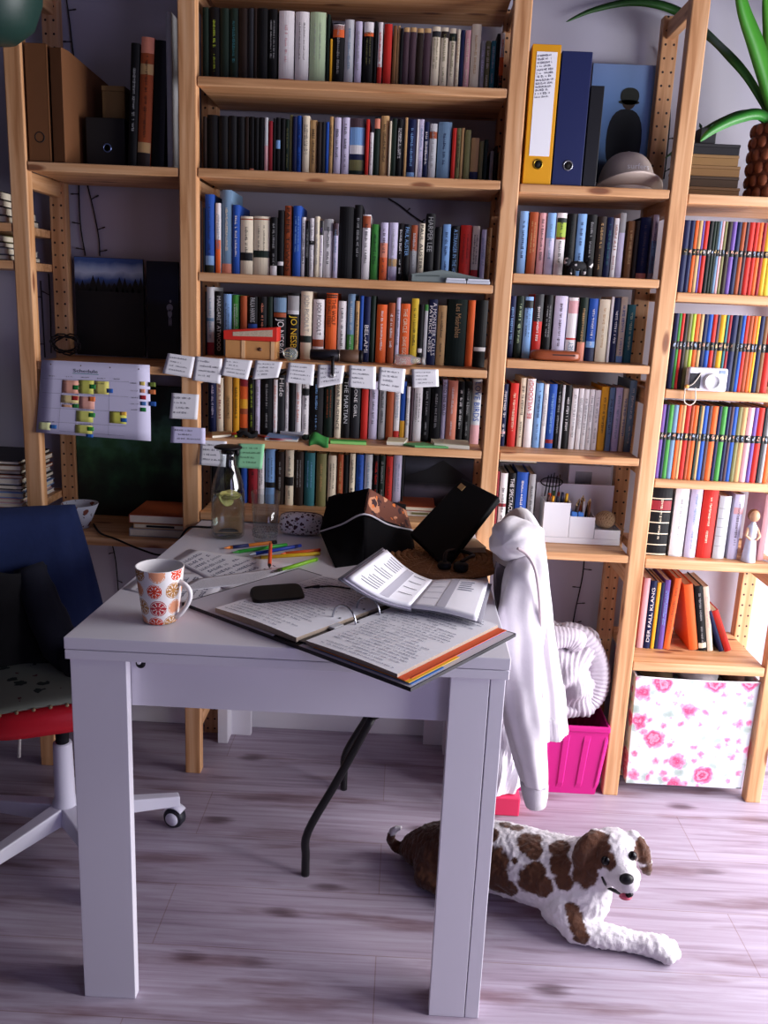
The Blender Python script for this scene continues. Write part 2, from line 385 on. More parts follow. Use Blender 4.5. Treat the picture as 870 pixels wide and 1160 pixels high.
def book_at(x0, x1, zb, zt, y, depth, col, let=None, title=None, up=False, zones=(), rnd=BR, name='book', rough=0.55, txt_span=0.7, stripe=False, M=None):
    """upright book: cover boards with a rounded spine, page block, spine zones, spine lettering"""
    wd = x1-x0; g = min(.0006, wd*.03); x0 += g; x1 -= g; wd = x1-x0; xc = (x0+x1)/2; h = zt-zb
    hard = wd > .016
    tb = min(.0026 if hard else .0009, wd*.12); bul = min(.0045, wd*.16)
    t = thing(name, None, None, (xc, y, zb))
    # cover: spine profile swept up, then two boards
    prof = []
    for k in range(7):
        a = k/6; prof.append((x0+wd*a, y-bul*math.sin(PI*a)*0.9+bul*.9))
    inner = [(x1-tb, y+tb+bul), (x0+tb, y+tb+bul)]
    poly = prof+[(x1, y+depth), (x1-tb, y+depth)]+inner+[(x0+tb, y+depth), (x0, y+depth)]
    mb = MB(); n = len(poly)
    vs = [Vector((a, b, zb)) for a, b in poly]+[Vector((a, b, zt)) for a, b in poly]
    fs = [(i, (i+1) % n, (i+1) % n+n, i+n) for i in range(n)]
    # caps as quads strip: spine cap and boards
    sp = list(range(7)); i9, i10 = 9, 10
    fs += [tuple([j+n for j in sp]+[9+n, 10+n]), tuple(reversed(sp+[9, 10]))]
    fs += [(6+n, 7+n, 8+n, 9+n), (9, 8, 7, 6), (0, 10, 11, 12) if False else (12, 11, 10, 0), (0+n, 10+n, 11+n, 12+n)]
    mb.add(vs, fs)
    if M is not None: mb.v = [M @ p for p in mb.v]
    cv = build(mb, 'cover', mat(PAL[col], rough, var=.06, scale=60, spec=.3), t)
    pg = MB().box(x0+tb*1.02, x1-tb*1.02, y+tb+bul+.0004, y+depth-(.003 if hard else .0004), zb+(.003 if hard else .0), zt-(.003 if hard else .0012))
    if M is not None: pg.v = [M @ p for p in pg.v]
    build(pg, 'pages', PAGE, t)
    def front(a0, a1, eps, xx0=x0, xx1=x1):
        q = MB(); vs = []
        f0 = (xx0-x0)/wd; f1 = (xx1-x0)/wd
        for z in (zb+h*a0, zb+h*a1):
            for k in range(7):
                a = f0+(f1-f0)*k/6; vs.append((x0+wd*a, y-bul*math.sin(PI*a)*0.9+bul*.9-eps, z))
        q.add(vs, [(k, k+1, k+8, k+7) for k in range(6)])
        if M is not None: q.v = [M @ p for p in q.v]
        return q
    for (a0, a1, c) in zones:
        build(front(a0, a1, .0003), 'spine_band', mat(PAL[c], rough, var=.1, scale=90), t)
    if let:
        tx = MB(); xd = (0, 0, 1) if up else (0, 0, -1); yd = (-1, 0, 0) if up else (1, 0, 0)
        yy = y-.0007
        if title:
            for (s, cz, ln, hh, off) in title:
                put_text(tx, s, (xc+off*wd, yy, zb+h*cz), xd, yd, h*ln, wd*hh)
        else:
            k = rnd.random(); lw = min(wd*.5, .006)
            if k < .5: greek(tx, (xc, yy, zb+h*.55), xd, yd, h*rnd.uniform(.5, .7), lw, rnd)
            elif k < .8:
                greek(tx, (xc, yy, zb+h*.68), xd, yd, h*.42, lw, rnd); greek(tx, (xc, yy, zb+h*.25), xd, yd, h*.25, lw*.8, rnd)
            else:
                greek(tx, (xc-wd*.17, yy, zb+h*.6), xd, yd, h*.5, lw*.6, rnd); greek(tx, (xc+wd*.17, yy, zb+h*.6), xd, yd, h*.5, lw*.6, rnd)
        if M is not None: tx.v = [M @ p for p in tx.v]
        if tx.v: build(tx, 'spine_lettering', mat(PAL[let], 0.5), t)
    t['_col'] = col; t['_w3'] = (wd, h); t['_let'] = let or ''; t['_bands'] = ' '.join(z[2] for z in zones)
    return t
def row(spec, z, ymid, setback, where, group, titles={}, up=False, jit=.006, dmax=None):
    """spec: 'x0 x1 top colour [lettering] [zone:a0:a1:colour ...]' separated by ';' with x at the height ymid(px)"""
    out = []
    items = [s.split() for s in spec.replace('\n', ' ').split(';') if s.strip()]
    last = None
    for i, it in enumerate(items):
        px0, px1, ptop, col = float(it[0]), float(it[1]), float(it[2]), it[3]
        let = it[4] if len(it) > 4 and it[4] != '-' else None
        zones = []
        for e in it[5:]:
            a = e.split(':'); zones.append((float(a[0]), float(a[1]), a[2]))
        yb = YF+setback+BR.uniform(0, jit)
        xm = (px0+px1)/2
        sl = .047
        yr = ymid+(xm-435)*sl*0.8
        A = atY(px0, yr, yb); B = atY(px1, yr, yb); zt = atY(xm, ptop, yb).z
        x0, x1 = A.x, B.x
        if last is not None and x0 < last+.0003: x0 = last+.0003
        for bx in Bx:
            if bx[0]-.02 < (x0+x1)/2 < bx[1]+.02:
                x0 = max(x0, bx[0]+.0025); x1 = min(x1, bx[1]-.0025)
        last = x1
        d = BR.uniform(.115, .15)
        d = min(d, YBK-.012-yb, dmax or 1)
        b = book_at(x0, x1, z+.0005, zt, yb, d, col, let, titles.get(i), up, zones)
        tag(b, None, 'book', group); b['_where'] = where
        out.append(b)
    BOOKROWS.append(out)
    return out
CNAME = dict(sky='sky-blue', forest='dark-green', steel='steel-blue', silver='silver-grey', umber='dark-brown', charcoal='dark-grey', lilac='pale-lilac', mint='mint-green', gold='golden-yellow', rust='rust-brown', salmon='salmon-pink', lime='lime-green', olive='olive-green')
def label_books():
    used = {}
    for rw in BOOKROWS:
        for b in rw:
            b['_col'] = CNAME.get(b['_col'], b['_col']); b['_let'] = CNAME.get(b['_let'], b['_let']); b['_bands'] = ' '.join(CNAME.get(x, x) for x in b['_bands'].split())
    def desc(b):
        wd, h = b['_w3']; c = b['_col']; sz = 'thick ' if wd > .030 else ('thin ' if wd < .0105 else '')
        bands = [x for x in b['_bands'].split() if x != c]
        s = sz+c
        if bands: s += '-and-'+bands[0]
        return s
    for rw in BOOKROWS:
        n = len(rw); labs = []
        for i, b in enumerate(rw):
            d = desc(b); l = rw[i-1]['_col'] if i else None; r = rw[i+1]['_col'] if i < n-1 else None
            let = b['_let']
            body = d+' book'+(' with '+let+' lettering' if let and let != b['_col'] and len(d.split()) < 3 else '')
            if l and r: nb = 'between '+l+' and '+r+' ones' if l != r else 'between two '+l+' ones'
            elif r: nb = 'at the left end'
            else: nb = 'at the right end'
            labs.append([body, nb, b['_where']])
        full = [' '.join(x) for x in labs]
        for i, b in enumerate(rw):
            body, nb, wh = labs[i]
            if full.count(full[i]) > 1:
                k = ORD[i] if i < n-i else ORD[n-1-i]
                nb = k+' from the '+('left' if i < n-i else 'right')
                body = desc(b)+' book'
            s = body+', '+nb+', '+wh
            if len(s.split()) > 16: s = desc(b)+' book, '+nb+', '+wh
            if s in used: s = desc(b)+' book, '+(ORD[i] if i < n-i else ORD[n-1-i])+' from the '+('left' if i < n-i else 'right')+', '+wh
            used[s] = 1; b['label'] = s
            for k in ('_col', '_w3', '_let', '_bands', '_where'): del b[k]

# wide bay, from the top down
row('''229 236 8 forest;236 249 8 black lime;249 259 9 forest;259 270 9 forest teal;270 281 9 umber;281 287 9 charcoal;287 291 9 umber;291 303 9 black;303 314 10 black grey;
315.5 333 12 white pink .0:.08:orange;334 350 13 white mauve 0:.07:orange;350.5 369 13.5 mint grey;370 373.5 16 forest;374 376.5 44 gold;376.5 390 26 black grey .78:.97:orange .9:.98:white;390 401 22 silver steel;402 410 24 lilac grey;
412 423 24 black olive .82:.99:white .78:.84:orange;424 427 24 black;428 433.5 25 white red 0:.33:red;434.5 444 27 red -;445 449.5 29 brown;450 453 29 tan;453 456.5 32 black;456.5 463.5 31 mauve - .93:1:tan;463.5 471.5 31 mauve - .93:1:tan;
471.5 479.5 32 umber - .93:1:tan;479.5 488 32 mauve - .93:1:tan;489 498.5 30 cream olive .84:.93:charcoal;499 508 31 cream olive .84:.94:umber;508.5 517 32 cream olive .8:.92:forest;517 521 33 cream tan;521.5 526 34 navy;526.5 533 34 pink cream;533.5 544.5 27 cream tan;
545 550 46 grey lilac;550.5 556 46 olive cream;556.5 562 46 teal grey;562.5 566 38 black;566.5 571.5 37 white orange 0:.3:umber .3:.6:orange''', ZA[1], 52, .055, 'top row of the wide bay', 'books in the top row of the wide bay')
row('''228 234 132 umber;234.5 247 130 black;247.5 258 131 black;258.5 268 131 black;268.5 277 132 black;277.5 282 132 umber;282.5 288 132 black - .02:.08:salmon;288.5 293 133 black;293.5 299 133 black - .01:.05:cream;299.5 303.5 133 silver - 0:.5:pink;
304 309 137 crimson;309.5 312 134 black;312.5 317.5 133 black - .45:.6:sky;318 323 134 black;323.5 327.5 135 forest olive;328 331 130 olive;331.5 336 132 navy;336.5 341.5 131 blue navy;342.5 350.5 131 cream charcoal;351 359 136 tan umber;
359.5 364 138 umber;364.5 368.5 138 charcoal;369 372.5 138 blue;373 377 132 tan umber;378 386 133 lilac charcoal;387 395.5 133 lilac charcoal;396 413 134 sky - 0:.12:forest .12:.3:olive .3:.4:navy .4:.55:white .85:1:mauve;414 418 135 red -;
419 423 150 white grey;423.5 430 133 forest - .82:.98:salmon;430.5 440 131 tan umber;440.5 443 137 cream;443.5 449 134 forest;449.5 455.5 135 black white;456 457.5 133 charcoal;458 461 133 tan;461.5 471 135 navy sky 0:.12:sky;471.5 474 135 white;474.5 479.5 135 lilac steel;
480 485.5 138 navy white;486 494.5 140 silver grey .74:.86:rust;495.5 511 138 steel navy;512 516.5 145 red;517 521.5 145 olive umber;522 525.5 145 tan;526 533 147 olive;533.5 543 156 tan - 0:.24:navy;543.5 548 160 olive;548.5 553 158 forest;556 560 171 grey;561 564 165 umber;566 569.5 170 tan''',
ZA[2], 165, .055, 'second row of the wide bay', 'books in the second row of the wide bay')
row('''223.5 231.5 235 charcoal;232 242.5 220 blue navy 0:.1:forest .1:.22:sky;244 250 230 white steel 0:.48:orange;251 262.5 215 steel cream 0:.12:salmon;263 271.5 232 blue white;272 286.5 245 cream charcoal .24:.38:black .94:.96:rust;287 305.5 245 cream charcoal .3:.42:forest .94:.96:rust;
306 314 246 black grey 0:.17:white;314.5 321.5 238 black - .16:.22:white;322 330.5 233 rust umber;331.5 341 233 blue sky;341.5 346 246 white charcoal;346.5 350 250 black grey;350.5 356 247 white grey .55:.62:black;356.5 361.5 245 cream grey;362 366 250 white purple .75:1:charcoal;
366.5 377 248 white charcoal .8:1:grey;377.5 383 253 lilac steel .78:1:mauve;383.5 400 234 black -;400.5 409.5 232 black grey;410 419.5 243 white charcoal .8:.98:rust;420.5 429.5 254 green forest;430.5 439.5 252 lilac mauve 0:.4:orange .4:.65:salmon;440.5 450.5 252 lilac grey .25:.38:tan;
451 456.5 253 black white;457 464.5 254 black sky;465 473 255 grey silver .55:1:rust;474 481 253 cream black;481.5 492 242 black grey;492.5 500 257 black;501 510 254 sky navy;511 520 256 black sky;521 534 255 red black;534.5 543 256 cream umber .06:.25:red;545 550.5 260 lilac steel;551 556.5 258 brown tan''',
ZA[3], 275, .05, 'third row of the wide bay', 'books in the third row of the wide bay',
 {9: [('PAPER TOWNS', .52, .9, .5, 0)], 25: [('PAUL AUSTER', .7, .5, .6, 0), ('BOOKS', .25, .2, .5, 0)][:1], 27: [('PAUL AUSTER', .6, .75, .55, 0)], 28: [('HARPER LEE', .7, .5, .55, 0)], 30: [('THE GOOD LIFE', .5, .85, .6, 0)][:0] or None, 31: [('A STRANGER IN THE HOUSE', .5, .88, .5, 0)], 18: None})
row('''222.5 232.5 330 black;234 242.5 325 silver steel 0:.19:crimson .5:.55:steel;243.5 252.5 330 black silver;253 262 333 sky navy;263 271 334 green silver;272 279.5 335 rust;280.5 291.5 336 black silver .43:.55:blue;292 302 336 black salmon;302.5 308.5 336 forest;
309.5 324 335 black white .74:.97:steel .66:.73:rust;325 338.5 332 black yellow .68:.74:silver .74:.96:grey;340 353 330 cream grey .25:.35:forest;354 367 339 white mauve .22:.34:rust;368.5 381.5 332 orange umber .06:.08:umber .1:.12:umber .93:.95:umber .96:.98:umber;382.5 392 341 white charcoal;393 401.5 333 steel silver 0:.4:green;
402 406.5 341 tan umber;407 411 335 blue;411.5 419 336 navy white;419.5 424.5 335 forest;426 438.5 345 orange white;439 447 343 rust white;448 452.5 337 lilac charcoal;453 464 344 orange cream;465 473.5 338 yellow umber;474 479 345 black - .2:.27:white;480 484 345 silver - .9:1:green;
484.5 494.5 339 navy white;495 505 346 tan umber;506 528 339 forest tan;528.5 537 340 orange -;537.5 552 340 black - .24:.3:white''',
ZA[4], 375, .085, 'fourth row of the wide bay', 'books in the fourth row of the wide bay',
 {2: [('MARGARET ATWOOD', .5, .85, .5, 0)], 6: [('PAULA HAWKINS', .78, .4, .5, 0)], 9: [('JO NESBØ', .36, .55, .72, 0)], 10: [('JO NESBØ', .36, .6, .72, 0)], 11: [('JODI PICOULT', .68, .54, .55, 0)], 12: [('JODI PICOULT', .68, .54, .5, 0)],
  13: [('THE WOLF', .72, .38, .36, .22), ('OF WALL STREET', .7, .4, .3, -.2)], 18: [('BEL-AMI', .36, .42, .6, 0)], 20: [('THE GOOD LUCK', .4, .6, .4, 0)][:0] or None, 23: [('THE CIRCLE', .72, .4, .42, 0), ('DAVE EGGERS', .25, .4, .42, 0)],
  27: [('A MONSTER CALLS', .55, .8, .45, .18), ('PATRICK NESS', .55, .7, .32, -.25)], 29: [('Les Misérables', .68, .5, .28, .05)]})
row('''226 236 424 charcoal;237 244.5 426 navy lilac;245 253 428 cream crimson;254 263 426 tan umber;264 271 428 gold umber;271.5 281 428 orange - .35:.45:rust .45:.62:gold .85:1:crimson .0:.1:umber;282 288 428 black lime;289 294.5 430 lilac grey;295 309 428 black grey;309.5 314 430 white salmon;
315 322.5 425 charcoal white;323 327 430 white grey;327.5 334 430 black;334.5 341 431 white salmon;342 350 428 white charcoal .7:.82:black;350.5 366 428 black sky;367 378 432 forest rust;379 386.5 430 cream black;387 396.5 428 black silver;397 408 430 charcoal white;409 417 441 red -;418 428 432 lilac black;
429 437 432 grey charcoal;437.5 446 444 rust;446.5 453 434 white steel 0:.17:red;453.5 459.5 432 blue - 0:.34:gold;460 464 438 white grey;464.5 468 440 mauve;468.5 478 436 white charcoal;479 487 436 black grey;488 499.5 436 black grey;500 505.5 430 lilac black;506 517.5 431 salmon white;518 525 432 black white;525.5 533 432 black grey;533.5 545 430 silver blue 0:.3:pink''',
ZA[5], 465, .10, 'fifth row of the wide bay', 'books in the fifth row of the wide bay',
 {3: [('UNDERWORLD', .45, .4, .4, 0)], 10: [('Hide', .8, .3, .7, 0)], 17: [('DEAR PRUDENCE', .55, .8, .45, 0)], 18: [('THE MARTIAN', .6, .7, .5, 0)], 19: [('GONE GIRL', .64, .56, .34, 0)], 31: [('INTO THE WILD', .7, .52, .6, 0)], 33: None, 35: [('LOVE BIRDS', .66, .6, .62, .05)]})
row('''226 239 515 umber;240 254 512 charcoal;255 271 512 black;273 280 511 blue;281 291.5 512 crimson black;292 299 512 white black;300.5 311.5 509 sky navy .3:.4:black;312 322 512 umber grey;323 332.5 510 cream charcoal .36:.52:black;333.5 343.5 512 umber grey;344.5 356.5 513 teal sky;358 369.5 514 olive tan;371 381 516 cream charcoal;
382 388.5 515 rust tan;389 394.5 515 black;395.5 402 514 cream umber;403 411.5 515 blue navy;412.5 421.5 515 silver steel;422.5 429 516 black red;429.5 435.5 516 forest grey;436.5 444.5 517 red umber;445 454.5 516 lilac steel;455 457 516 charcoal''',
ZA[6], 545, .12, 'bottom row of the wide bay', 'books in the bottom row of the wide bay', {5: [('ONE DAY', .5, .5, .5, 0)][:0] or None})
# narrow bay beside it
row('''586.5 596.5 239 sky navy;597.5 607.5 240 rust tan;608.5 617 241 pink charcoal;617.5 627.5 241 lilac steel .6:1:sky;628.5 639.5 241 white charcoal .58:.62:rust .62:.85:lime .85:.92:forest;641 650.5 242 black forest;651.5 662 242 sky navy;662.5 673.5 243 black grey;674.5 684.5 245 umber tan;685 692.5 246 navy teal;693 698.5 247 white rust;
699 706 241 lilac - .7:1:grey;709 717 250 brown tan;717.5 722 250 umber;722.5 734.5 246 navy mauve 0:.1:salmon;736.5 750.5 243 lilac purple .1:.6:sky''', ZB[1], 277, .06, 'top row below the ring binders', 'books in the top row under the ring binders')
row('''575 582 335 navy sky;583 591 335 forest mint;592 601.5 336 sky navy .82:.94:black;602.5 613 333 red white .58:1:charcoal;614.5 623.5 334 black grey;625.5 640 335 lilac mauve;641 653 337 white steel .33:.36:red .75:.95:pink;654 663 337 forest tan 0:.3:salmon;664 674.5 338 blue white .0:.22:navy .22:.32:sky;675.5 688 339 cream tan;688.5 691.5 336 white;
692 699 337 navy white;699.5 707 336 cream blue 0:.1:sky;708 717 345 teal mint''', ZB[2], 377, .075, 'second row below the ring binders', 'books in the second row under the ring binders', {6: [('CASEY', .17, .25, .5, 0)]}, up=True)
row('''568 573.5 435 navy white .2:.24:pink;576 585.5 434 red cream;587 593.5 428 cream umber;594.5 604 429 white red;605 613 434 sky navy;614 619 435 white grey;619.5 628.5 435 blue sky .08:.14:crimson;629 634 435 black grey;634.5 637.5 436 silver;638 645 436 black white;646 653 440 white grey;653.5 659 440 white grey;659.5 665 441 white grey;665.5 671 441 white grey;
671.5 678 442 white grey;678.5 687 438 gold umber;687.5 693.5 439 steel charcoal;694.5 702.5 439 lilac steel;703.5 709 440 cream blue;709.5 718.5 431 steel white''', ZB[3], 470, .095, 'third row below the ring binders', 'books in the third row under the ring binders', {3: [('BE WILDDOG?', .7, .55, .55, 0)]}, up=True)
row('''559 563.5 534 crimson umber;564.5 573 536 white black .5:.55:crimson;574 582 536 black white;583 596.5 535 blue white;597 604.5 537 grey charcoal''', ZB[4], 570, .095, 'low row beside the white desk organiser', 'books beside the white desk organiser', {2: [('THE SPECTACULAR NOW', .5, .85, .55, 0)]})
# ------------------------------------------------------------ table
TZ = .732
R2 = random.Random(21)
TW = mat('e4e1ea', 0.35, var=.015, scale=5, key='table')
def pxm(P): return (Vector(P)-CAM).dot(FW)/FPX       # metres per photo pixel at P
tb = thing('table', 'large white table with L-shaped legs, papers and a mug on top', 'table', (-.175, 1.9, 0))
def slab(z0, z1, ins):
    return MB().prism([(-.556+ins, 1.379+ins, z0), (.204-ins, 1.383+ins, z0), (.2045-ins, 2.455-ins, z0), (-.498+ins, 2.455-ins, z0)], (0, 0, z1-z0))
build(slab(.7105, TZ, 0), 'tabletop', TW, tb, .0016)
build(slab(.692, .709, .0006), 'extension_leaf', TW, tb, .0016)
build(MB().prism([(-.55, 1.388, 0), (-.4525, 1.389, 0), (-.4525, 1.411, 0), (-.524, 1.411, 0), (-.524, 1.47, 0), (-.55, 1.47, 0)], (0, 0, .692)), 'leg', TW, tb, .0015)
lg = build(MB().prism([(.1045, 1.389, 0), (.1715, 1.389, 0), (.1715, 1.411, 0), (.1045, 1.411, 0)], (0, 0, .692)), 'leg', TW, tb, .0012)
build(MB().box(.1728, .1985, 1.389, 1.47, 0, .692), 'leg_side_board', TW, lg, .0012)
build(MB().prism([(-.505, 2.377, 0), (-.475, 2.377, 0), (-.475, 2.433, 0), (-.415, 2.433, 0), (-.415, 2.453, 0), (-.505, 2.453, 0)], (0, 0, .692)), 'leg', TW, tb, .0015)
build(MB().prism([(.112, 2.433, 0), (.17, 2.433, 0), (.17, 2.377, 0), (.198, 2.377, 0), (.198, 2.453, 0), (.112, 2.453, 0)], (0, 0, .692)), 'leg', TW, tb, .0015)
ap = build(MB().box(-.454, .106, 1.4135, 1.433, .5955, .692), 'front_apron', TW, tb, .0015)
q = MB().lathe([(.0085, 0), (.0085, .002), (.0065, .0025), (.0065, 0.0005)], (0, 0, 0), 20, T((-.435, 1.4135, .676)) @ Matrix.Rotation(PI/2, 4, 'X'))
build(q, 'cable_hole', mat('15131a', .6), ap)
build(MB().lathe([(.0035, 0), (.0035, .004), (.002, .0045)], (0, 0, 0), 14, T((-.437, 1.4125, .679)) @ Matrix.Rotation(PI/2, 4, 'X')), 'cap', WHITE, ap)
build(MB().prism([(-.545, 1.47, .60), (-.527, 1.47, .60), (-.49, 2.38, .60), (-.505, 2.38, .60)], (0, 0, .092)), 'side_apron', TW, tb)
build(MB().box(.176, .194, 1.47, 2.38, .60, .692), 'side_apron', TW, tb)
build(MB().box(-.42, .115, 2.436, 2.45, .60, .692), 'rear_apron', TW, tb)

# ------------------------------------------------------------ carafe and glass
def thin_glass():
    """clear glass wall: sees straight through, mirrors at grazing angles"""
    m = bpy.data.materials.new('clear_glass'); m.use_nodes = True; nt = m.node_tree; nt.nodes.clear()
    o = nt.nodes.new('ShaderNodeOutputMaterial'); mx = nt.nodes.new('ShaderNodeMixShader'); t = nt.nodes.new('ShaderNodeBsdfTransparent'); g = nt.nodes.new('ShaderNodeBsdfGlossy'); lw = nt.nodes.new('ShaderNodeLayerWeight'); pw = nt.nodes.new('ShaderNodeMath'); pw.operation = 'POWER'; pw.inputs[1].default_value = 3.0; f = nt.nodes.new('ShaderNodeMath'); f.operation = 'MULTIPLY_ADD'; f.inputs[1].default_value = .55; f.inputs[2].default_value = .05; nt.links.new(lw.outputs['Facing'], pw.inputs[0]); nt.links.new(pw.outputs[0], f.inputs[0])
    t.inputs['Color'].default_value = (.93, .95, .95, 1); g.inputs['Roughness'].default_value = .04; lw.inputs['Blend'].default_value = .5
    nt.links.new(f.outputs[0], mx.inputs[0]); nt.links.new(t.outputs[0], mx.inputs[1]); nt.links.new(g.outputs[0], mx.inputs[2]); nt.links.new(mx.outputs[0], o.inputs[0])
    return m
GLASS = thin_glass()
WATER = mat('eef4ee', .02, trans=1.0, ior=1.2, key='water')
BLK = mat('0d0c10', .5, spec=.3, key='blk')
cp = Vector((-.412, 2.062, TZ)); k = pxm(cp)*1.0
zz = lambda py: atY(258, py, 2.062).z
ca = thing('carafe', 'tall glass water carafe with black lid and lemon slices', 'carafe', cp)
op = [(.0, .0015), (17*k, .002), (18.6*k, .008), (19*k, zz(575)-TZ), (18.6*k, zz(557)-TZ), (16.5*k, zz(545)-TZ), (12.5*k, zz(533)-TZ), (9.2*k, zz(524)-TZ), (8.6*k, zz(517)-TZ), (10*k, zz(510)-TZ)]
ip = [(r-.0022, z) for r, z in reversed(op[1:])]
ip[-1] = (op[1][0]-.003, .006); ip[-2] = (op[2][0]-.0028, .010)
gl = MB().lathe(op+ip+[(.0, .006)], cp, 40)
build(gl, 'bottle', GLASS, ca)
wl = zz(559)-TZ
wp = [(.0, .0068), (op[1][0]-.0036, .0068), (op[2][0]-.0034, .0108), (op[3][0]-.0027, op[3][1]*.9), (18.7*k-.0027, wl), (0, wl)]
build(MB().lathe(wp, cp, 32), 'water', WATER, ca)
lem = mat('dccf7a', .5, var=.12, scale=200)
for a, dz, tl, rr in ((0.4, -.004, .35, 0), (2.4, -.006, -.3, .3), (4.2, -.012, .9, .6), (5.4, -.006, -.15, 1)):
    M_ = T((cp.x+math.cos(a)*.008, cp.y+math.sin(a)*.008, TZ+wl+dz), rr, tl, tl*.6)
    s_ = MB().lathe([(.001, -.002), (.0195, -.002), (.0205, -.001), (.0205, .001), (.0195, .002), (.001, .002)], (0, 0, 0), 22, M_)
    build(s_, 'lemon_slice', lem, ca)
lz = zz(508)-TZ
ld = MB().lathe([(0, lz-.012), (7.5*k, lz-.012), (7.9*k, lz), (15.3*k, lz+.001), (15.5*k, lz+.004), (13*k, lz+.0065), (0, lz+.007)], cp, 32)
sp = cp+Vector((10.5*k, -.004, lz-.008)); ld.ball(sp, (.0058, .006, .010))
build(ld, 'lid', BLK, ca)
gp = Vector((-.316, 2.035, TZ)); k = pxm(gp)
g = thing('drinking_glass', 'clear engraved tumbler beside the carafe', 'glass', gp)
hz = atY(301, 557, 2.035).z-TZ
o_ = [(0, .001), (12.6*k, .001), (13.3*k, .006), (16.2*k, hz)]; i_ = [(16.2*k-.0014, hz), (13.0*k-.0014, .013), (0, .012)]
build(MB().lathe(o_+i_, gp, 36), 'tumbler', GLASS, g)
eg = MB()
for r_ in range(3):
    for j in range(26):
        a = 2*PI*j/26+r_*.1; rr = (13.6+ .35*r_)*k+.0006; z = .016+r_*.006
        M_ = T((gp.x+rr*math.cos(a), gp.y+rr*math.sin(a), TZ+z), a) ; eg.box(-.0002, .0004, -.0022*(j % 3+1)/3, .0018, -.0012, .0016, M_)
build(eg, 'engraved_band', mat('7c8084', .4), g)

# ------------------------------------------------------------ pencil case
pc = atZ(341, 607, TZ); pc = Vector((pc.x, pc.y+.012, TZ))
def flower_mat(base, spots, scale, thr=.34, name='floral_cloth', key=3):
    m = bpy.data.materials.new(name); m.use_nodes = True; nt = m.node_tree; b = nt.nodes['Principled BSDF']
    tc = nt.nodes.new('ShaderNodeTexCoord'); n = nt.nodes.new('ShaderNodeTexNoise'); n.inputs['Scale'].default_value = scale*2.2; n.inputs['Detail'].default_value = 2
    nt.links.new(tc.outputs['Object'], n.inputs['Vector'])
    mx = nt.nodes.new('ShaderNodeMix'); mx.data_type = 'RGBA'; mx.blend_type = 'LINEAR_LIGHT'; mx.inputs[0].default_value = .012*30/scale
    nt.links.new(tc.outputs['Object'], mx.inputs[6]); nt.links.new(n.outputs['Color'], mx.inputs[7])
    last = hexc(base); lastsock = None
    for i, (col, sc, th) in enumerate(spots):
        v = nt.nodes.new('ShaderNodeTexVoronoi'); v.inputs['Scale'].default_value = scale*sc
        off = nt.nodes.new('ShaderNodeVectorMath'); off.operation = 'ADD'; off.inputs[1].default_value = (i*1.7, i*.9, i*2.3)
        nt.links.new(mx.outputs[2], off.inputs[0]); nt.links.new(off.outputs[0], v.inputs['Vector'])
        lt = nt.nodes.new('ShaderNodeMath'); lt.operation = 'LESS_THAN'; lt.inputs[1].default_value = th; nt.links.new(v.outputs['Distance'], lt.inputs[0])
        m2 = nt.nodes.new('ShaderNodeMix'); m2.data_type = 'RGBA'; nt.links.new(lt.outputs[0], m2.inputs[0])
        if lastsock is None: m2.inputs[6].default_value = last
        else: nt.links.new(lastsock, m2.inputs[6])
        m2.inputs[7].default_value = hexc(col); lastsock = m2.outputs[2]
    nt.links.new(lastsock, b.inputs['Base Color']); b.inputs['Roughness'].default_value = .85
    return m
pcm = flower_mat('ded8dc', [('4a2c33', 1.0, .30), ('241a20', 1.5, .26), ('8d5560', 1.3, .16)], 75)
cs = thing('pencil_case', 'white pencil case with dark flower print behind the glass', 'pencil case', pc)
ln = 25*pxm(pc)
def sup(u, v):
    a = PI*(u-.5); t = 2*PI*v
    e = abs(math.cos(a))**.45; x = math.sin(a); x = math.copysign(abs(x)**.8, x)
    return pc+Vector((x*ln, e*.026*math.copysign(abs(math.cos(t))**.8, math.cos(t)), .0285+.0285*(.62+.38*e)*e**.5*math.copysign(abs(math.sin(t))**.75, math.sin(t))))
build(MB().grid(sup, 28, 24), 'cloth_body', pcm, cs)
build(MB().tube([sup(t/14*.8+.1, .24)+Vector((0, 0, .0006)) for t in range(15)], .0013, 6), 'zip', mat('5d4a50', .6), cs)

# ------------------------------------------------------------ pens
pens = [((253.3, 621), (313, 614), 'e8862e', 'orange and navy ballpoint pen', [(.16, .46, '232a5c'), (.9, 1., '17161b')], 'e8862e'),
        ((262.7, 626), (325, 617), '3fbf45', 'bright green felt pen behind the blue one', [(0, .04, '2a8a30')], '2a8a30'),
        ((281.7, 628.5), (341, 618), '2346b8', 'blue pen crossing the green pen', [(.86, .93, '1a2c70')], '9aa0b0'),
        ((286, 632), (362.5, 627), 'f0c92c', 'yellow pencil in front of the blue pen', [(.08, .12, 'e7a82a')], '8a6a40'),
        ((318, 627.5), (362.5, 623.2), 'ee6a2a', 'orange felt pen lying just behind the yellow pencil', [(.93, 1, 'd83a20')], 'ee6a2a'),
        ((305.2, 643.5), (306.6, 616.5), 'ee5a30', 'short red orange pen pointing towards the front of the table', [(.86, 1, 'ee7a40')], '2a2a2e'),
        ((308, 648.8), (359, 633.4), '8fd02e', 'lime green pen nearest the binder', [(.1, .2, '3a4a20'), (.95, 1., '6fae20')], '3a3430')]
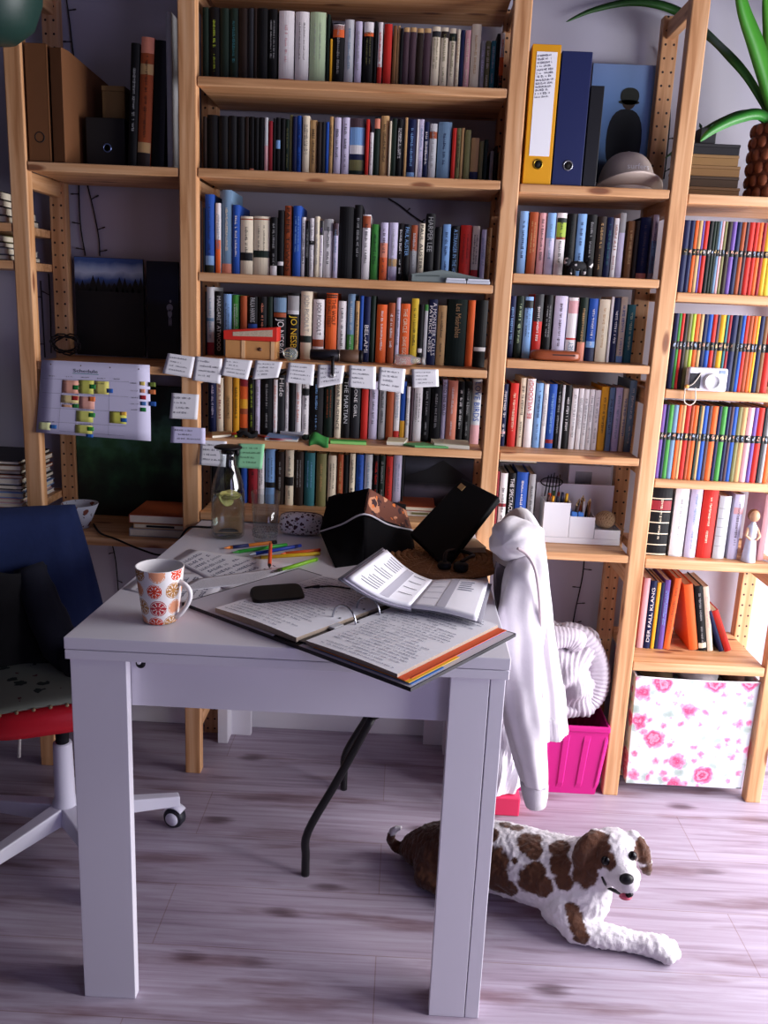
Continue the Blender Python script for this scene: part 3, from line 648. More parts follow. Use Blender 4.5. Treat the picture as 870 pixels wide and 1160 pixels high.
for (a, b_, c, lb, bands, tip) in pens:
    r_ = .0042
    lift = .0 if c in ('e8862e', '3fbf45', 'f0c92c', '8fd02e') else (.004 if c == '2346b8' else .0045)
    if c == 'ee5a30': lift = .0105
    A = atZ(a[0], a[1], TZ+r_+lift); B = atZ(b_[0], b_[1], TZ+r_+lift*(1.0 if c != 'ee6a2a' else .2))
    d = (B-A); L_ = d.length; dn = d.normalized()
    t_ = thing('pen', lb+' on the white table', 'pen', (A.x, A.y, TZ), 'pens lying on the table')
    build(MB().tube([A+dn*(L_*.12), B-dn*.002, B], [r_, r_, r_*.8], 10), 'barrel', mat(c, .35), t_)
    build(MB().tube([A, A+dn*(L_*.02), A+dn*(L_*.12)], [.0006, .0010, r_*.92], 10), 'tip', mat(tip, .4), t_)
    for (f0, f1, bc) in bands:
        f0 = max(f0, .121); 
        if f1 > f0: build(MB().tube([A+dn*(L_*f0), A+dn*(L_*f1)], r_+.0002, 10), 'grip', mat(bc, .45), t_)

# ------------------------------------------------------------ mug
mp_ = Vector((-.418, 1.482, TZ)); k = pxm(mp_)
mz = atY(184, 641, 1.482).z-TZ
mg = thing('mug', 'white mug with orange and red citrus slice print at the table front', 'mug', mp_)
MUGC = ['efecec', 'd9452a', 'e9a27c', 'b9864f', 'b8323a', 'f6efe8']
def mr(z):
    t = z/mz; return (19.0+8.0*t**.9)*k
nA, nZ = 168, 84
mb = MB(); vs = []
for i in range(nZ+1):
    z = .001+(mz-.001)*i/nZ; r_ = mr(z)
    if i == 0: r_ -= .0015
    for j in range(nA): vs.append(mp_+Vector((r_*math.cos(2*PI*j/nA), r_*math.sin(2*PI*j/nA), z)))
circ = []
rr = .0133*1.0
for row_i, zc in enumerate((.0, .30, .62, .93)):
    n_ = 7
    for c in range(n_): circ.append((2*PI*c/n_+(.35 if row_i % 2 else .2)-PI/2-.2, zc*mz+ .002, [1, 3, 4, 2, 1, 3, 2][(c+row_i*2) % 7], .0150 if (c+row_i) % 2 else .0135))
fs = []; mi = []
for i in range(nZ):
    for j in range(nA):
        fs.append((i*nA+j, i*nA+(j+1) % nA, (i+1)*nA+(j+1) % nA, (i+1)*nA+j))
        z = mz*(i+.5)/nZ; a = 2*PI*(j+.5)/nA; r_ = mr(z); m_ = 0
        for (ca_, cz, cc, cr) in circ:
            da = (a-ca_+PI) % (2*PI)-PI; dx = da*r_; dz = z-cz; d_ = math.hypot(dx, dz)
            if d_ < cr:
                m_ = cc; ang = math.atan2(dz, dx)
                if .18*cr < d_ < .72*cr and abs(((ang*8/(2*PI)) % 1)-.5) < .13 and cc != 2: m_ = 5
                if .84*cr < d_ < .9*cr: m_ = 5
        mi.append(m_)
mb.v = vs; mb.f = [list(f) for f in fs]; mb.mi = mi; mb.smooth = [True]*len(fs)
inn = MB().lathe([(mr(0)-.002, .0008), (.001, .0008)], mp_, 40); mb.join(inn)
inn = MB().lathe([(mr(mz), mz), (mr(mz)-.0008, mz+.0008), (mr(mz)-.0028, mz), (mr(.5*mz)-.003, .5*mz), (mr(.12*mz)-.003, .010), (mr(0)*.6, .006), (.0005, .006)], mp_, 48)
inn.f = inn.f[:-2]; inn.smooth = inn.smooth[:-2]; inn.mi = inn.mi[:-2]; mb.join(inn)
build(mb, 'cup', [mat(c, .18) for c in MUGC], mg)
hA = -.28
hp = []
for t in range(13):
    s = t/12; ang = -PI/2*.95+PI*.95*s
    rad = mr(mz*.45)-.002+.030*math.cos(ang)**.8 if math.cos(ang) > 0 else mr(mz*.45)
    z = mz*(.10+.66*s) 
    base = mr(z)-.0012
    out = .031*math.sin(PI*min(1, s*1.0))**.62*(.55+.45*s)
    hp.append(mp_+Vector(((base+out)*math.cos(hA), (base+out)*math.sin(hA), z+ .004*math.sin(PI*s))))
build(MB().tube(hp, [.0052]+[.0046]*11+[.0055], 10), 'handle', mat('efecec', .18), mg)

# ------------------------------------------------------------ papers, ring binder, drive, planner
PAPER = mat('efeef4', .8, key='paper'); INK = mat('3c4068', .8, key='ink'); INKD = mat('2a2a33', .8, key='inkd')
def sheet(name, pix, z, label, cat, group=None, rise=0.0, m=PAPER):
    P = [atZ(x, y, z) for x, y in pix]
    t_ = thing(name, label, cat, (sum(p.x for p in P)/4, sum(p.y for p in P)/4, z-.0004), group)
    def fn(u, v):
        a = P[0].lerp(P[1], u); b_ = P[3].lerp(P[2], u); p = a.lerp(b_, v)
        return p+Vector((0, 0, rise*(math.sin(PI*u)*.3+(u*v)**2)))
    build(MB().grid(fn, 10, 10, .0004), 'paper', m, t_)
    return t_, fn
def scribble(parent, fn, u0, u1, v0, v1, rows, m, name='handwriting', h=.55, seed=1, along='u', eps=.0006, dens=1.0, rag=.35):
    rd = random.Random(seed); mb = MB()
    P0 = fn(u0, v0); Pu = fn(u1, v0)-P0; Pv = fn(u0, v1)-P0
    for r_ in range(rows):
        vv = v0+(v1-v0)*(r_+.5)/rows
        if rd.random() > dens: continue
        A = fn(u0, vv); B = fn(u0+(u1-u0)*(1-rag*rd.random()**2), vv)
        xd = (B-A); L_ = xd.length; xd.normalize()
        up_ = (fn(u0, v0)-fn(u0, v1)); hh = up_.length/rows*h; up_.normalize()
        nrm = xd.cross(up_)
        n0 = len(mb.v)
        greek(mb, (A+B)/2+nrm*eps, xd, up_, L_, hh, rd)
    build(mb, name, m, parent)
t_, fn = sheet('sheet_of_paper', [(196, 634), (215, 622), (338, 640), (262, 672)], TZ+.0016, 'printed sheet with dense text lying behind the mug', 'paper', 'loose papers on the table')
scribble(t_, fn, .12, .92, .1, .9, 9, INK, 'printed_text', seed=3)
t_, fn = sheet('sheet_of_paper', [(139, 667), (163, 650), (262, 648), (234, 690)], TZ+.0008, 'form sheet with ruled table poking out left of the mug', 'paper', 'loose papers on the table')
scribble(t_, fn, .1, .9, .1, .9, 8, INK, 'printed_form', seed=4)
t_, fn = sheet('sheet_of_paper', [(190, 672), (222, 656), (338, 640), (292, 660)], TZ+.0024, 'form with upright ruled lines against the binder edge', 'paper', 'loose papers on the table')
lm = MB()
for i in range(9):
    u = .06+i*.085; A = fn(u, .12)+Vector((0, 0, .0006)); B = fn(u+.02, .85)+Vector((0, 0, .0006)); s_ = Vector((.0009, 0, 0)); lm.add([A, A+s_, B+s_, B], [(0, 3, 2, 1)])
build(lm, 'ruled_lines', INKD, t_)
scribble(t_, fn, .7, .97, .15, .5, 2, INK, 'printed_text', seed=5)

BO = Vector((-.396, 1.561, TZ+.003)); bu = Vector((.798, -.603, 0)).normalized(); bv = Vector((.603, .798, 0))
def bp(u, v, z=0): return BO+bu*u+bv*v+Vector((0, 0, z))
bn = thing('ring_binder', 'open grey ring binder with handwritten pages overhanging the table edge', 'binder', BO-Vector((0, 0, .003)))
def bquad(mb, u0, u1, v0, v1, z0, z1): return mb.prism([bp(u0, v0, z0), bp(u1, v0, z0), bp(u1, v1, z0), bp(u0, v1, z0)], (0, 0, z1-z0))
GREYB = mat('c9c5cf', .5, key='binder'); DARKE = mat('1c1a20', .6, key='edge')
build(bquad(MB(), 0, .236, 0, .312, .0, .003), 'front_cover', GREYB, bn, .0006)
build(bquad(MB(), .2375, .2985, 0, .312, -.0005, .0022), 'spine_board', DARKE, bn, .0006)
build(bquad(MB(), .300, .5376, 0, .312, 0, .003), 'back_cover', GREYB, bn, .0006)
em = MB(); bquad(em, -.002, .5396, -.0022, -.0001, -.0028, .0032); bquad(em, -.002, .5396, .3121, .3142, -.0028, .0032); bquad(em, -.0022, -.0001, -.0022, .3142, -.0028, .0032); bquad(em, .5377, .5398, -.0022, .3142, -.0028, .0032)
bquad(em, -.002, .5396, -.002, .3142, -.0028, -.0002)
build(em, 'cover_edging', DARKE, bn)
def pages(u0, u1, v0, v1, z0, z1, name, skew=0):
    t = z1-z0
    def top(a, b_): return bp(u0+(u1-u0)*a+skew*b_, v0+(v1-v0)*b_, z1+.0035*math.sin(PI*a)*(1 if name == 'left_pages' else .6))
    g = MB().grid(lambda a, b_: top(a, b_), 10, 6)
    n = len(g.v); w = 11
    g2 = MB(); 
    rim = [top(i/10, 0) for i in range(11)]
    g2.v = g.v+[Vector((p.x, p.y, BO.z+z0)) for p in g.v]; g2.f = list(g.f)+[list(reversed([i+n for i in f])) for f in g.f]
    for i in range(10): g2.f.append([i+1, i, i+n, i+1+n]); a = 6*w+i; g2.f.append([a, a+1, a+1+n, a+n])
    for j in range(6): a = j*w; g2.f.append([a, a+w, a+w+n, a+n]); a = j*w+10; g2.f.append([a+w, a, a+n, a+w+n])
    g2.smooth = [False]*len(g2.f); g2.mi = [0]*len(g.f)+[1]*(len(g2.f)-len(g.f))
    o = build(g2, name, [PAPER, mat('a39282', .9, var=.25, scale=300)], bn)
    return o, top
lp, lt = pages(.083, .290, .006, .292, .004, .0125, 'left_pages', .004)
rp_, rt = pages(.312, .507, .006, .304, .0078, .0135, 'right_pages')
def flat(fn): return lambda u, v: fn(u, 1-v)
INKB = mat('474a6e', .8, key='inkb')
tmp = MB()
def handwriting(parent, top, rows, seed, a0, a1, lines_across):
    rd = random.Random(seed); mb = MB()
    for r_ in range(rows):
        f = 1-(r_+.9)/(rows+1)
        b0 = f
        A = top(a0, b0); B = top(a0+(a1-a0)*(1-.3*rd.random()**2), b0)
        n_ = 6
        for s in range(n_):
            p = A.lerp(B, s/n_); 
            aa = a0+(a1-a0)*(s/n_); p = top(a0+(B-A).length/(top(1, b0)-top(0, b0)).length*(s/n_), b0); q_ = top(a0+(B-A).length/(top(1, b0)-top(0, b0)).length*((s+1)/n_), b0)
            if rd.random() < .06: continue
            xd = q_-p; greek(mb, (p+q_)/2+Vector((0, 0, .0009)), xd, bv, xd.length*.96, .0042, rd)
    build(mb, 'handwriting', INKB, parent)
handwriting(lp, lt, 24, 8, .06, .86, 1)
handwriting(rp_, rt, 26, 9, .12, .93, 1)
for nm, c, v0, v1, ue, z in (('divider', 'd9572a', .02, .306, .5245, .0068), ('divider', 'e8b62c', .0, .306, .5300, .0056), ('divider', '2f6cb8', .0, .306, .5345, .0044)):
    mb = bquad(MB(), .33, .522, .006, .306, z, z+.0008); bquad(mb, .521, ue, v0 if c == 'd9572a' else .006, {'d9572a': .306, 'e8b62c': .145, '2f6cb8': .095}[c], z, z+.0008)
    build(mb, nm, mat(c, .6), bn)
mech = bquad(MB(), .283, .309, .012, .30, .0028, .006)
mm = build(mech, 'ring_mechanism', mat('4b4b52', .3, metal=.9), bn, .001)
for vc in (.122, .190):
    pts = [bp(.296-.028*math.cos(PI*s/14), vc, .006+.036*math.sin(PI*s/14)**.8) for s in range(15)]
    build(MB().tube(pts, .0019, 8), 'ring', mat('a9abb4', .25, metal=1.0), bn)
build(bquad(MB(), .286, .306, .085, .112, .0062, .012), 'lever', mat('d8d8dc', .4), bn, .002)
for vc in (.122, .190):
    for tp, a in ((lt, .955), (rt, .045)):
        c = tp(a, vc/.29); hm = MB(); hm.lathe([(.0026, .0007), (.0026, .0011)], c, 10); build(hm, 'punch_hole', DARKE, lp if tp is lt else rp_)


# portable drive on the binder's left cover
dz = BO.z+.0035
D = [atZ(x, y, dz+.016) for x, y in ((281, 663.5), (341.5, 660), (346, 676.5), (287.5, 682))]
dm = MB(); cx = sum((p for p in D), Vector())/4
N_ = 28; ring_ = []
e1 = ((D[1]+D[2])-(D[0]+D[3]))/4; e2 = ((D[0]+D[1])-(D[2]+D[3]))/4
def rr_(s, a): return Vector((cx.x, cx.y, 0))+Vector((e1.x, e1.y, 0))*s*math.copysign(abs(math.cos(a))**.32, math.cos(a))+Vector((e2.x, e2.y, 0))*s*math.copysign(abs(math.sin(a))**.32, math.sin(a))
vs = []
for s, z in ((.93, 0), (.99, .003), (1, .008), (.98, .014), (.93, .0165)):
    for j in range(N_): p = rr_(s, 2*PI*j/N_); vs.append(Vector((p.x, p.y, dz+z)))
fs = [(i*N_+j, i*N_+(j+1) % N_, (i+1)*N_+(j+1) % N_, (i+1)*N_+j) for i in range(4) for j in range(N_)]+[tuple(reversed(range(N_))), tuple(range(4*N_, 5*N_))]
dm.add(vs, fs)
hd = thing('portable_drive', 'black portable drive with cable lying on the binder cover', 'hard drive', (cx.x, cx.y, dz))
build(dm, 'case', mat('08080a', .5, bump=.1, scale=400, spec=.25), hd)
c0 = atZ(345, 667.5, dz+.009); pts = [c0, atZ(352, 666, dz+.010), atZ(362, 664.5, dz+.014), atZ(375, 664, dz+.017), atZ(388, 665.5, dz+.016), atZ(397, 667, dz+.015)]
build(MB().tube(pts[:3], .0042, 8), 'plug', BLK, hd)
build(MB().tube(pts[1:], .0019, 8), 'cable', BLK, hd)
b_ = thing('page_marker', 'small orange paper marker beside the drive cable', 'marker', atZ(362, 662, dz))
A = atZ(356, 663.5, dz+.001); build(MB().prism([A, atZ(367, 660, dz+.001), atZ(370, 663, dz+.001), atZ(359, 666, dz+.001)], (0, 0, .0008)), 'flag', mat('e8602a', .6), b_)

# planner: two page blocks from a soft spine, left one propped up
pl = thing('planner', 'open weekly planner with rounded white pages on the binder', 'planner', (.06, 1.66, TZ))
PZ = .770
S1 = atZ(490, 657, PZ); S2 = atZ(466, 685, PZ)
L1 = atZ(438, 622.5, .824); L2 = atZ(395, 653.5, .818)
Rr1 = atZ(553.5, 658.6, PZ-.004); Rr2 = atZ(541, 700, PZ-.004)
def leaf(A1, A2, B1, B2, bow, dz_, grow=0.0):
    def fn(u, v):
        uu = u*(1+grow); a = A1.lerp(B1, uu); b2 = A2.lerp(B2, uu); vv = -grow*.6+v*(1+grow*.6)
        p = a.lerp(b2, vv)
        return p+Vector((0, 0, bow*math.sin(PI*min(1, u))+dz_))
    return fn
def rounded(fn, nu=16, nv=16):
    return fn
lfn = leaf(S1, S2, L1, L2, -.010, 0); rfn = leaf(S1, S2, Rr1, Rr2, .004, 0)
PG2 = mat('f3f1f8', .7, key='planpage')
COVM = mat('77757f', .5, key='plancov')
def leafblock(fn, th, name, m, parent, bevel=0):
    mb = MB().grid(fn, 14, 12, th)
    return build(mb, name, m, parent)
lcov = leafblock(leaf(S1, S2, L1, L2, -.010, -.011, .16), .003, 'left_cover', COVM, pl)
rcov = leafblock(leaf(S1, S2, Rr1, Rr2, .004, -.0075, .06), -.0025, 'right_cover', COVM, pl)
lb1 = leafblock(leaf(S1, S2, L1, L2, -.010, -.0075, .09), .0028, 'left_page_block', mat('cfc9da', .7), pl)
lbk = leafblock(lfn, .006, 'left_page', PG2, pl)
rbk = leafblock(rfn, -.007, 'right_page', PG2, pl)
def pbox(fn, u0, u1, v0, v1, eps=.0008, n=6):
    mb = MB()
    mb.grid(lambda a, b2: fn(u0+(u1-u0)*a, v0+(v1-v0)*b2)+Vector((0, 0, eps)), n, 2)
    return mb
GRY = mat('b9b6c2', .8, key='pl'); 
build(pbox(lfn, .38, .52, .04, .96), 'grey_column', GRY, lbk); build(pbox(rfn, .36, .5, .04, .96), 'grey_column', GRY, rbk)
rd = random.Random(5)
for blk in (range(0, 5), range(6, 9), range(10, 15)):
    mb = MB()
    for i in blk: mb.join(pbox(lfn, .60, .92-.1*rd.random(), .06+i*.058, .074+i*.058, .0009))
    build(mb, 'printed_paragraph', mat('55525f', .8), lbk)
mb = MB()
for i in range(4): mb.join(pbox(lfn, .1, .34, .1+i*.2, .112+i*.2, .0009))
build(mb, 'ruled_lines', mat('55525f', .8), lbk)
mb = MB()
for i in range(5): mb.join(pbox(rfn, .54, .8-.1*rd.random(), .12+i*.06, .135+i*.06, .0009))
for i in range(4): mb.join(pbox(rfn, .08, .33, .12+i*.2, .128+i*.2, .0009))
build(mb, 'handwriting', INKB, rbk)
# ------------------------------------------------------------ things on the shelves
def span(px0, px1, ptop, Y, pym=None):
    ym = pym if pym is not None else ptop
    return atY(px0, ym, Y).x, atY(px1, ym, Y).x, atY((px0+px1)/2, ptop, Y).z
CARD = mat('6b4222', .8, var=.08, scale=40, key='card')
def flat_book(x0, x1, y0, y1, z0, z1, col, label, group=None, rz=0.0, band=None, cat='book', name='book'):
    c = Vector(((x0+x1)/2, (y0+y1)/2, z0)); M = Matrix.Translation(c) @ Matrix.Rotation(rz, 4, 'Z') @ Matrix.Translation(-c)
    t_ = thing(name, label, cat, c, group); tb = min(.002, (z1-z0)*.15)
    m = MB(); m.box(x0, x1, y0, y1, z0, z0+tb, M); m.box(x0, x1, y0, y1, z1-tb, z1, M); m.box(x0, x0+tb, y0, y1, z0+tb, z1-tb, M)
    build(m, 'cover', mat(PAL.get(col, col), .5, var=.08, scale=60), t_)
    build(MB().box(x0+tb, x1-.002, y0+.002, y1-.002, z0+tb, z1-tb, M), 'pages', PAGE, t_)
    if band: build(MB().box(x0+(x1-x0)*.25, x0+(x1-x0)*.8, y0-.0004, y0+.001, z0+(z1-z0)*.3, z0+(z1-z0)*.7, M), 'label', mat(PAL.get(band, band), .6), t_)
    return t_

# --- left bay, upper shelf
z = ZCs[0]+.0005
def magfile(x0, x1, y0, d, zt, zb, rz, label, piv, hole=True):
    M = Matrix.Translation((piv[0], piv[1], 0)) @ Matrix.Rotation(rz, 4, 'Z') @ Matrix.Translation((-piv[0], -piv[1], 0))
    t_ = thing('magazine_file', label, 'magazine file', ((x0+x1)/2, y0, z), 'brown cardboard magazine files')
    th = .003; m = MB(); m.box(x0, x1, y0, y0+th, z, zt); m.box(x0, x1, y0, y0+d, z, z+th)
    for xx in (x0, x1-th): m.prism([(xx, y0, z), (xx, y0, zt), (xx, y0+.03, zt), (xx, y0+d, zb), (xx, y0+d, z)], (th, 0, 0))
    m.box(x0, x1, y0+d-th, y0+d, z, zb)
    m.v = [M @ p for p in m.v]; b_ = build(m, 'box', CARD, t_, .0012)
    if hole:
        h = MB().lathe([(.0125, -.0006), (.0125, .0002), (.010, .0006), (.010, -.0004)], (0, 0, 0), 20, T(((x0+x1)/2+.002, y0, z+.055)) @ Matrix.Rotation(PI/2, 4, 'X')); h.v = [M @ p for p in h.v]
        build(h, 'finger_hole', mat('120c0a', .8), t_)
magfile(-.920, -.868, 2.208, .22, 1.857, 1.80, 0, 'brown cardboard magazine file with a round finger hole', (0, 0))
magfile(-.863, -.832, 2.210, .215, 1.850, 1.812, -.22, 'narrow brown magazine file turned to show its slanted side', (-.847, 2.21), False)
x0, x1, zt = span(96, 141, 133, 2.26)
t_ = thing('archive_box', 'small black archive box with a metal ringed finger hole', 'box', ((x0+x1)/2, 2.26, z))
build(MB().box(x0, x1, 2.26, 2.355, z, zt), 'box', mat('1a1616', .6), t_, .003)
build(MB().lathe([(.011, 0), (.011, .001), (.0075, .0015), (.0075, 0)], (0, 0, 0), 20, T(((x0+x1)/2+.004, 2.26, z+.045)) @ Matrix.Rotation(PI/2, 4, 'X')), 'finger_ring', mat('6f7fae', .3, metal=.8), t_)
x0b, x1b, zt2 = span(115, 141, 97, 2.28)
t_ = thing('storage_box', 'small beige box on top of the black archive box', 'box', ((x0b+x1b)/2, 2.28, zt))
build(MB().box(x0b, x1b, 2.28, 2.35, zt+.0006, zt2-.012), 'base', mat('7d6238', .8), t_, .002); build(MB().box(x0b-.001, x1b+.001, 2.279, 2.351, zt2-.0118, zt2), 'lid', mat('86693d', .8), t_, .002)
bl = []
for (pb0, pb1, ptop, col, let, lean, zn) in ((142.5, 152.5, 47, 'black', 'grey', .055, ()), (153, 168, 40, 'rust', 'umber', .06, ((.0, .12, 'umber'), (.12, .2, 'tan'), (.72, .8, 'tan'), (.88, 1, 'salmon'))), (170, 184, 44, 'black', None, .045, ()), (188.5, 195, 12, 'grey', None, 0.0, ())):
    A = atY(pb0, 150, 2.23); B = atY(pb1, 150, 2.23); zt_ = atY((pb0+pb1)/2, ptop, 2.23).z
    M = Matrix.Translation((A.x, 0, z)) @ Matrix.Rotation(lean, 4, 'Y') @ Matrix.Translation((-A.x, 0, -z))
    b_ = book_at(A.x, B.x, z+.0006, zt_, 2.235, .17, col, let, None, True, zn, M=M if lean else None); tag(b_, None, 'book', 'books beside the magazine files'); b_['_where'] = 'beside the cardboard magazine files'; bl.append(b_)
BOOKROWS.append(bl)
# hanging planter in the corner
hp_ = atY(-12, -14, 2.0)
t_ = thing('hanging_planter', 'dark green round hanging planter cut off by the top left corner', 'planter', hp_)
build(MB().lathe([(.002, -.105), (.05, -.10), (.085, -.07), (.103, -.02), (.105, .03), (.098, .07), (.094, .07), (.1, .03), (.098, -.02), (.08, -.065), (.002, -.09)], hp_, 36), 'pot', mat('1f3a34', .45), t_)
for j in range(3):
    a = j*2.1; build(MB().tube([hp_+Vector((.097*math.cos(a), .097*math.sin(a), .068)), hp_+Vector((0, 0, .32)), hp_+Vector((0, 0, 2.5-hp_.z))], .0015, 5), 'cord', mat('2a2a26', .8), t_)

# --- left bay pictures
def canvas(name, pix, Y, th, label, m, frame='15141a', tilt=0.0):
    P = [atY(x, y, Y) for x, y in pix]
    xs = [p.x for p in P]; zs = [p.z for p in P]
    x0, x1, z0, z1 = (xs[0]+xs[3])/2, (xs[1]+xs[2])/2, (zs[2]+zs[3])/2, (zs[0]+zs[1])/2
    for bx in Bx:
        if bx[0] < (x0+x1)/2 < bx[1]: x0 = max(x0, bx[0]+.001); x1 = min(x1, bx[1]-.001)
    t_ = thing(name, label, 'picture', ((x0+x1)/2, Y, z0))
    build(MB().box(x0, x1, Y+.0012, Y+th, z0, z1), 'backing', mat(frame, .7), t_, .001)
    g = build(MB().box(x0+.001, x1-.001, Y, Y+.001, z0+.001, z1-.001), 'print', m, t_)
    return t_, x0, x1, z0, z1, g
def picture_mat(name, stops, nscale, amt, axis_scale=1.0, hue2=None):
    """vertical colour bands of a photograph, broken up by noise"""
    m = bpy.data.materials.new(name); m.use_nodes = True; nt = m.node_tree; b = nt.nodes['Principled BSDF']
    tc = nt.nodes.new('ShaderNodeTexCoord'); sp = nt.nodes.new('ShaderNodeSeparateXYZ'); nt.links.new(tc.outputs['Generated'], sp.inputs[0])
    n = nt.nodes.new('ShaderNodeTexNoise'); n.inputs['Scale'].default_value = nscale; n.inputs['Detail'].default_value = 6; nt.links.new(tc.outputs['Object'], n.inputs['Vector'])
    ma = nt.nodes.new('ShaderNodeMath'); ma.operation = 'MULTIPLY_ADD'; ma.inputs[1].default_value = amt; nt.links.new(n.outputs['Fac'], ma.inputs[0]); nt.links.new(sp.outputs[2], ma.inputs[2])
    sb = nt.nodes.new('ShaderNodeMath'); sb.operation = 'SUBTRACT'; sb.inputs[1].default_value = amt*.5; nt.links.new(ma.outputs[0], sb.inputs[0])
    r = ramp(nt, stops); nt.links.new(sb.outputs[0], r.inputs['Fac']); nt.links.new(r.outputs['Color'], b.inputs['Base Color']); b.inputs['Roughness'].default_value = .45
    return m
pm = picture_mat('print_dark_lake', [(0, '08090c'), (.55, '0d1014'), (.62, '0a0d10'), (.72, '10151c'), (.78, '35508c'), (.86, 'b4c2dc'), (.91, '8fa4cc'), (.96, '3a5a9c')], 20, .12)
t_, x0, x1, z0, z1, g = canvas('picture', [(84, 290), (162, 294), (164, 405), (87, 401)], 2.452, .012, 'dark photo canvas of black trees under a blue cloudy sky', pm)
tr = MB(); rd = random.Random(4)
for i in range(13):
    xx = x0+(x1-x0)*(i+.5)/13; h = rd.uniform(.018, .045); zb = z0+(z1-z0)*.66; wv = rd.uniform(.008, .013)
    pts = [(xx-wv, 2.4519, zb), (xx+wv, 2.4519, zb), (xx+wv*.6, 2.4519, zb+h*.5), (xx, 2.4519, zb+h), (xx-wv*.6, 2.4519, zb+h*.5)]
    pts = [(min(max(p[0], x0+.001), x1-.001), p[1], p[2]) for p in pts]
    tr.add(pts, [(0, 1, 2, 3, 4)])
build(tr, 'tree_shapes', mat('060709', .6), g)
pm = picture_mat('print_night_field', [(0, '08080b'), (.5, '0c0c10'), (.56, '10131c'), (.62, '141d36'), (1, '0c1226')], 18, .06)
t_, x0, x1, z0, z1, g = canvas('picture', [(165.5, 295), (202, 297), (203, 408), (167, 405)], 2.455, .012, 'narrow dark navy canvas with a small white figure', pm)
fx = x0+(x1-x0)*.72; fz = z0+(z1-z0)*.42; fg = MB()
for dx, dz, rx, rz in ((0, .03, .009, .010), (0, .014, .006, .012), (.002, .047, .003, .004), (-.002, -.008, .0016, .012), (.003, -.008, .0016, .012)):
    fg.add([(fx+dx+rx*math.cos(a*PI/6), 2.4547, fz+dz+rz*math.sin(a*PI/6)) for a in range(12)], [tuple(range(12))])
build(fg, 'white_figure', mat('8c8f9a', .6), g)
pm = picture_mat('print_forest', [(0, '060a08'), (.25, '0c1c12'), (.42, '1a3a24'), (.55, '2e5a38'), (.68, '3f6a58'), (.8, '1c3a2c'), (1, '0e1c18')], 16, .8)
t_, x0, x1, z0, z1, g = canvas('picture', [(46, 430), (204, 440), (207, 594), (56, 590)], 2.445, .016, 'large dark green forest canvas standing behind the schedule sheet', pm)

# --- schedule sheet and sticky notes, taped to the shelf edges
def quadfn(pix, Y, curl=0.0):
    P = [atY(x, y, Y) for x, y in pix]
    def fn(u, v):
        p = P[0].lerp(P[1], u).lerp(P[3].lerp(P[2], u), v)
        return p+Vector((0, -curl*v*v-abs(curl)*.25*(u-.5)**2*v, 0))
    return fn
def paper_on_edge(name, pix, Y, label, cat, col='e9e7ec', group=None, curl=.006):
    fn = quadfn(pix, Y, curl); c = fn(.5, 0)
    t_ = thing(name, label, cat, c, group)
    build(MB().grid(lambda u, v: fn(u, v), 8, 8, -.0003), 'paper', mat(col, .85), t_)
    return t_, fn
def wr(t_, fn, rows, seed, u0=.1, u1=.9, v0=.08, v1=.85, m=None, head=True):
    rd = random.Random(seed); mb = MB()
    for r_ in range(rows):
        v = v0+(v1-v0)*(r_+.5)/rows; ue = u0+(u1-u0)*(.55+.45*rd.random()); us = u0+.12*rd.random()*(r_ > 0)
        n_ = 4
        for s in range(n_):
            a = fn(us+(ue-us)*s/n_, v); b2 = fn(us+(ue-us)*(s+.93)/n_, v); up_ = fn(us, v-.02)-fn(us, v+.02); hh = (fn(us, 0)-fn(us, 1)).length/rows*.30
            greek(mb, (a+b2)/2+Vector((0, -.0007, 0)), b2-a, up_, (b2-a).length, hh, rd)
    build(mb, 'handwriting', m or mat('62626e', .8), t_)
SN = [((190, 400, 221, 404.5, 217, 428, 184.5, 422.5), 'leftmost note in the row along the shelf edges, tilted'), ((221.5, 403.5, 252, 406.5, 250, 434.5, 218.5, 430.5), 'second from the left in the row, over the post edge'), ((254, 405.5, 286, 408.5, 281, 430, 250.5, 424.5), 'third from the left in the row, tilted, below the red lidded box'),
      ((289.5, 408, 320, 410, 315.5, 427.5, 286, 429.5), 'fourth from the left in the row, wide and short'), ((327, 410.5, 356.5, 413, 355, 436.5, 323.5, 432.5), 'fifth from the left in the row, below the glass stopper'), ((360.5, 413, 390.5, 414, 388, 434, 359, 439.5), 'sixth from the left, partly behind the dangling wrist strap'),
      ((395.5, 413.5, 426, 415.5, 425.5, 441, 395, 438), 'third from the right in the row along the shelf edge'), ((430, 415.5, 459.5, 418, 457, 445.5, 427.5, 441), 'second from the right, hanging lowest in the row'), ((466.5, 418, 496.5, 418.5, 497, 437.5, 467, 439), 'rightmost note in the row along the shelf edge')]
for i, (p, l) in enumerate(SN):
    pix = [(p[0], p[1]), (p[2], p[3]), (p[4], p[5]), (p[6], p[7])]
    t_, fn = paper_on_edge('sticky_note', pix, YF-.0012 - .0004*(i % 2), 'white sticky note, '+l, 'sticky note', group='handwritten sticky notes')
    wr(t_, fn, 4, 30+i)
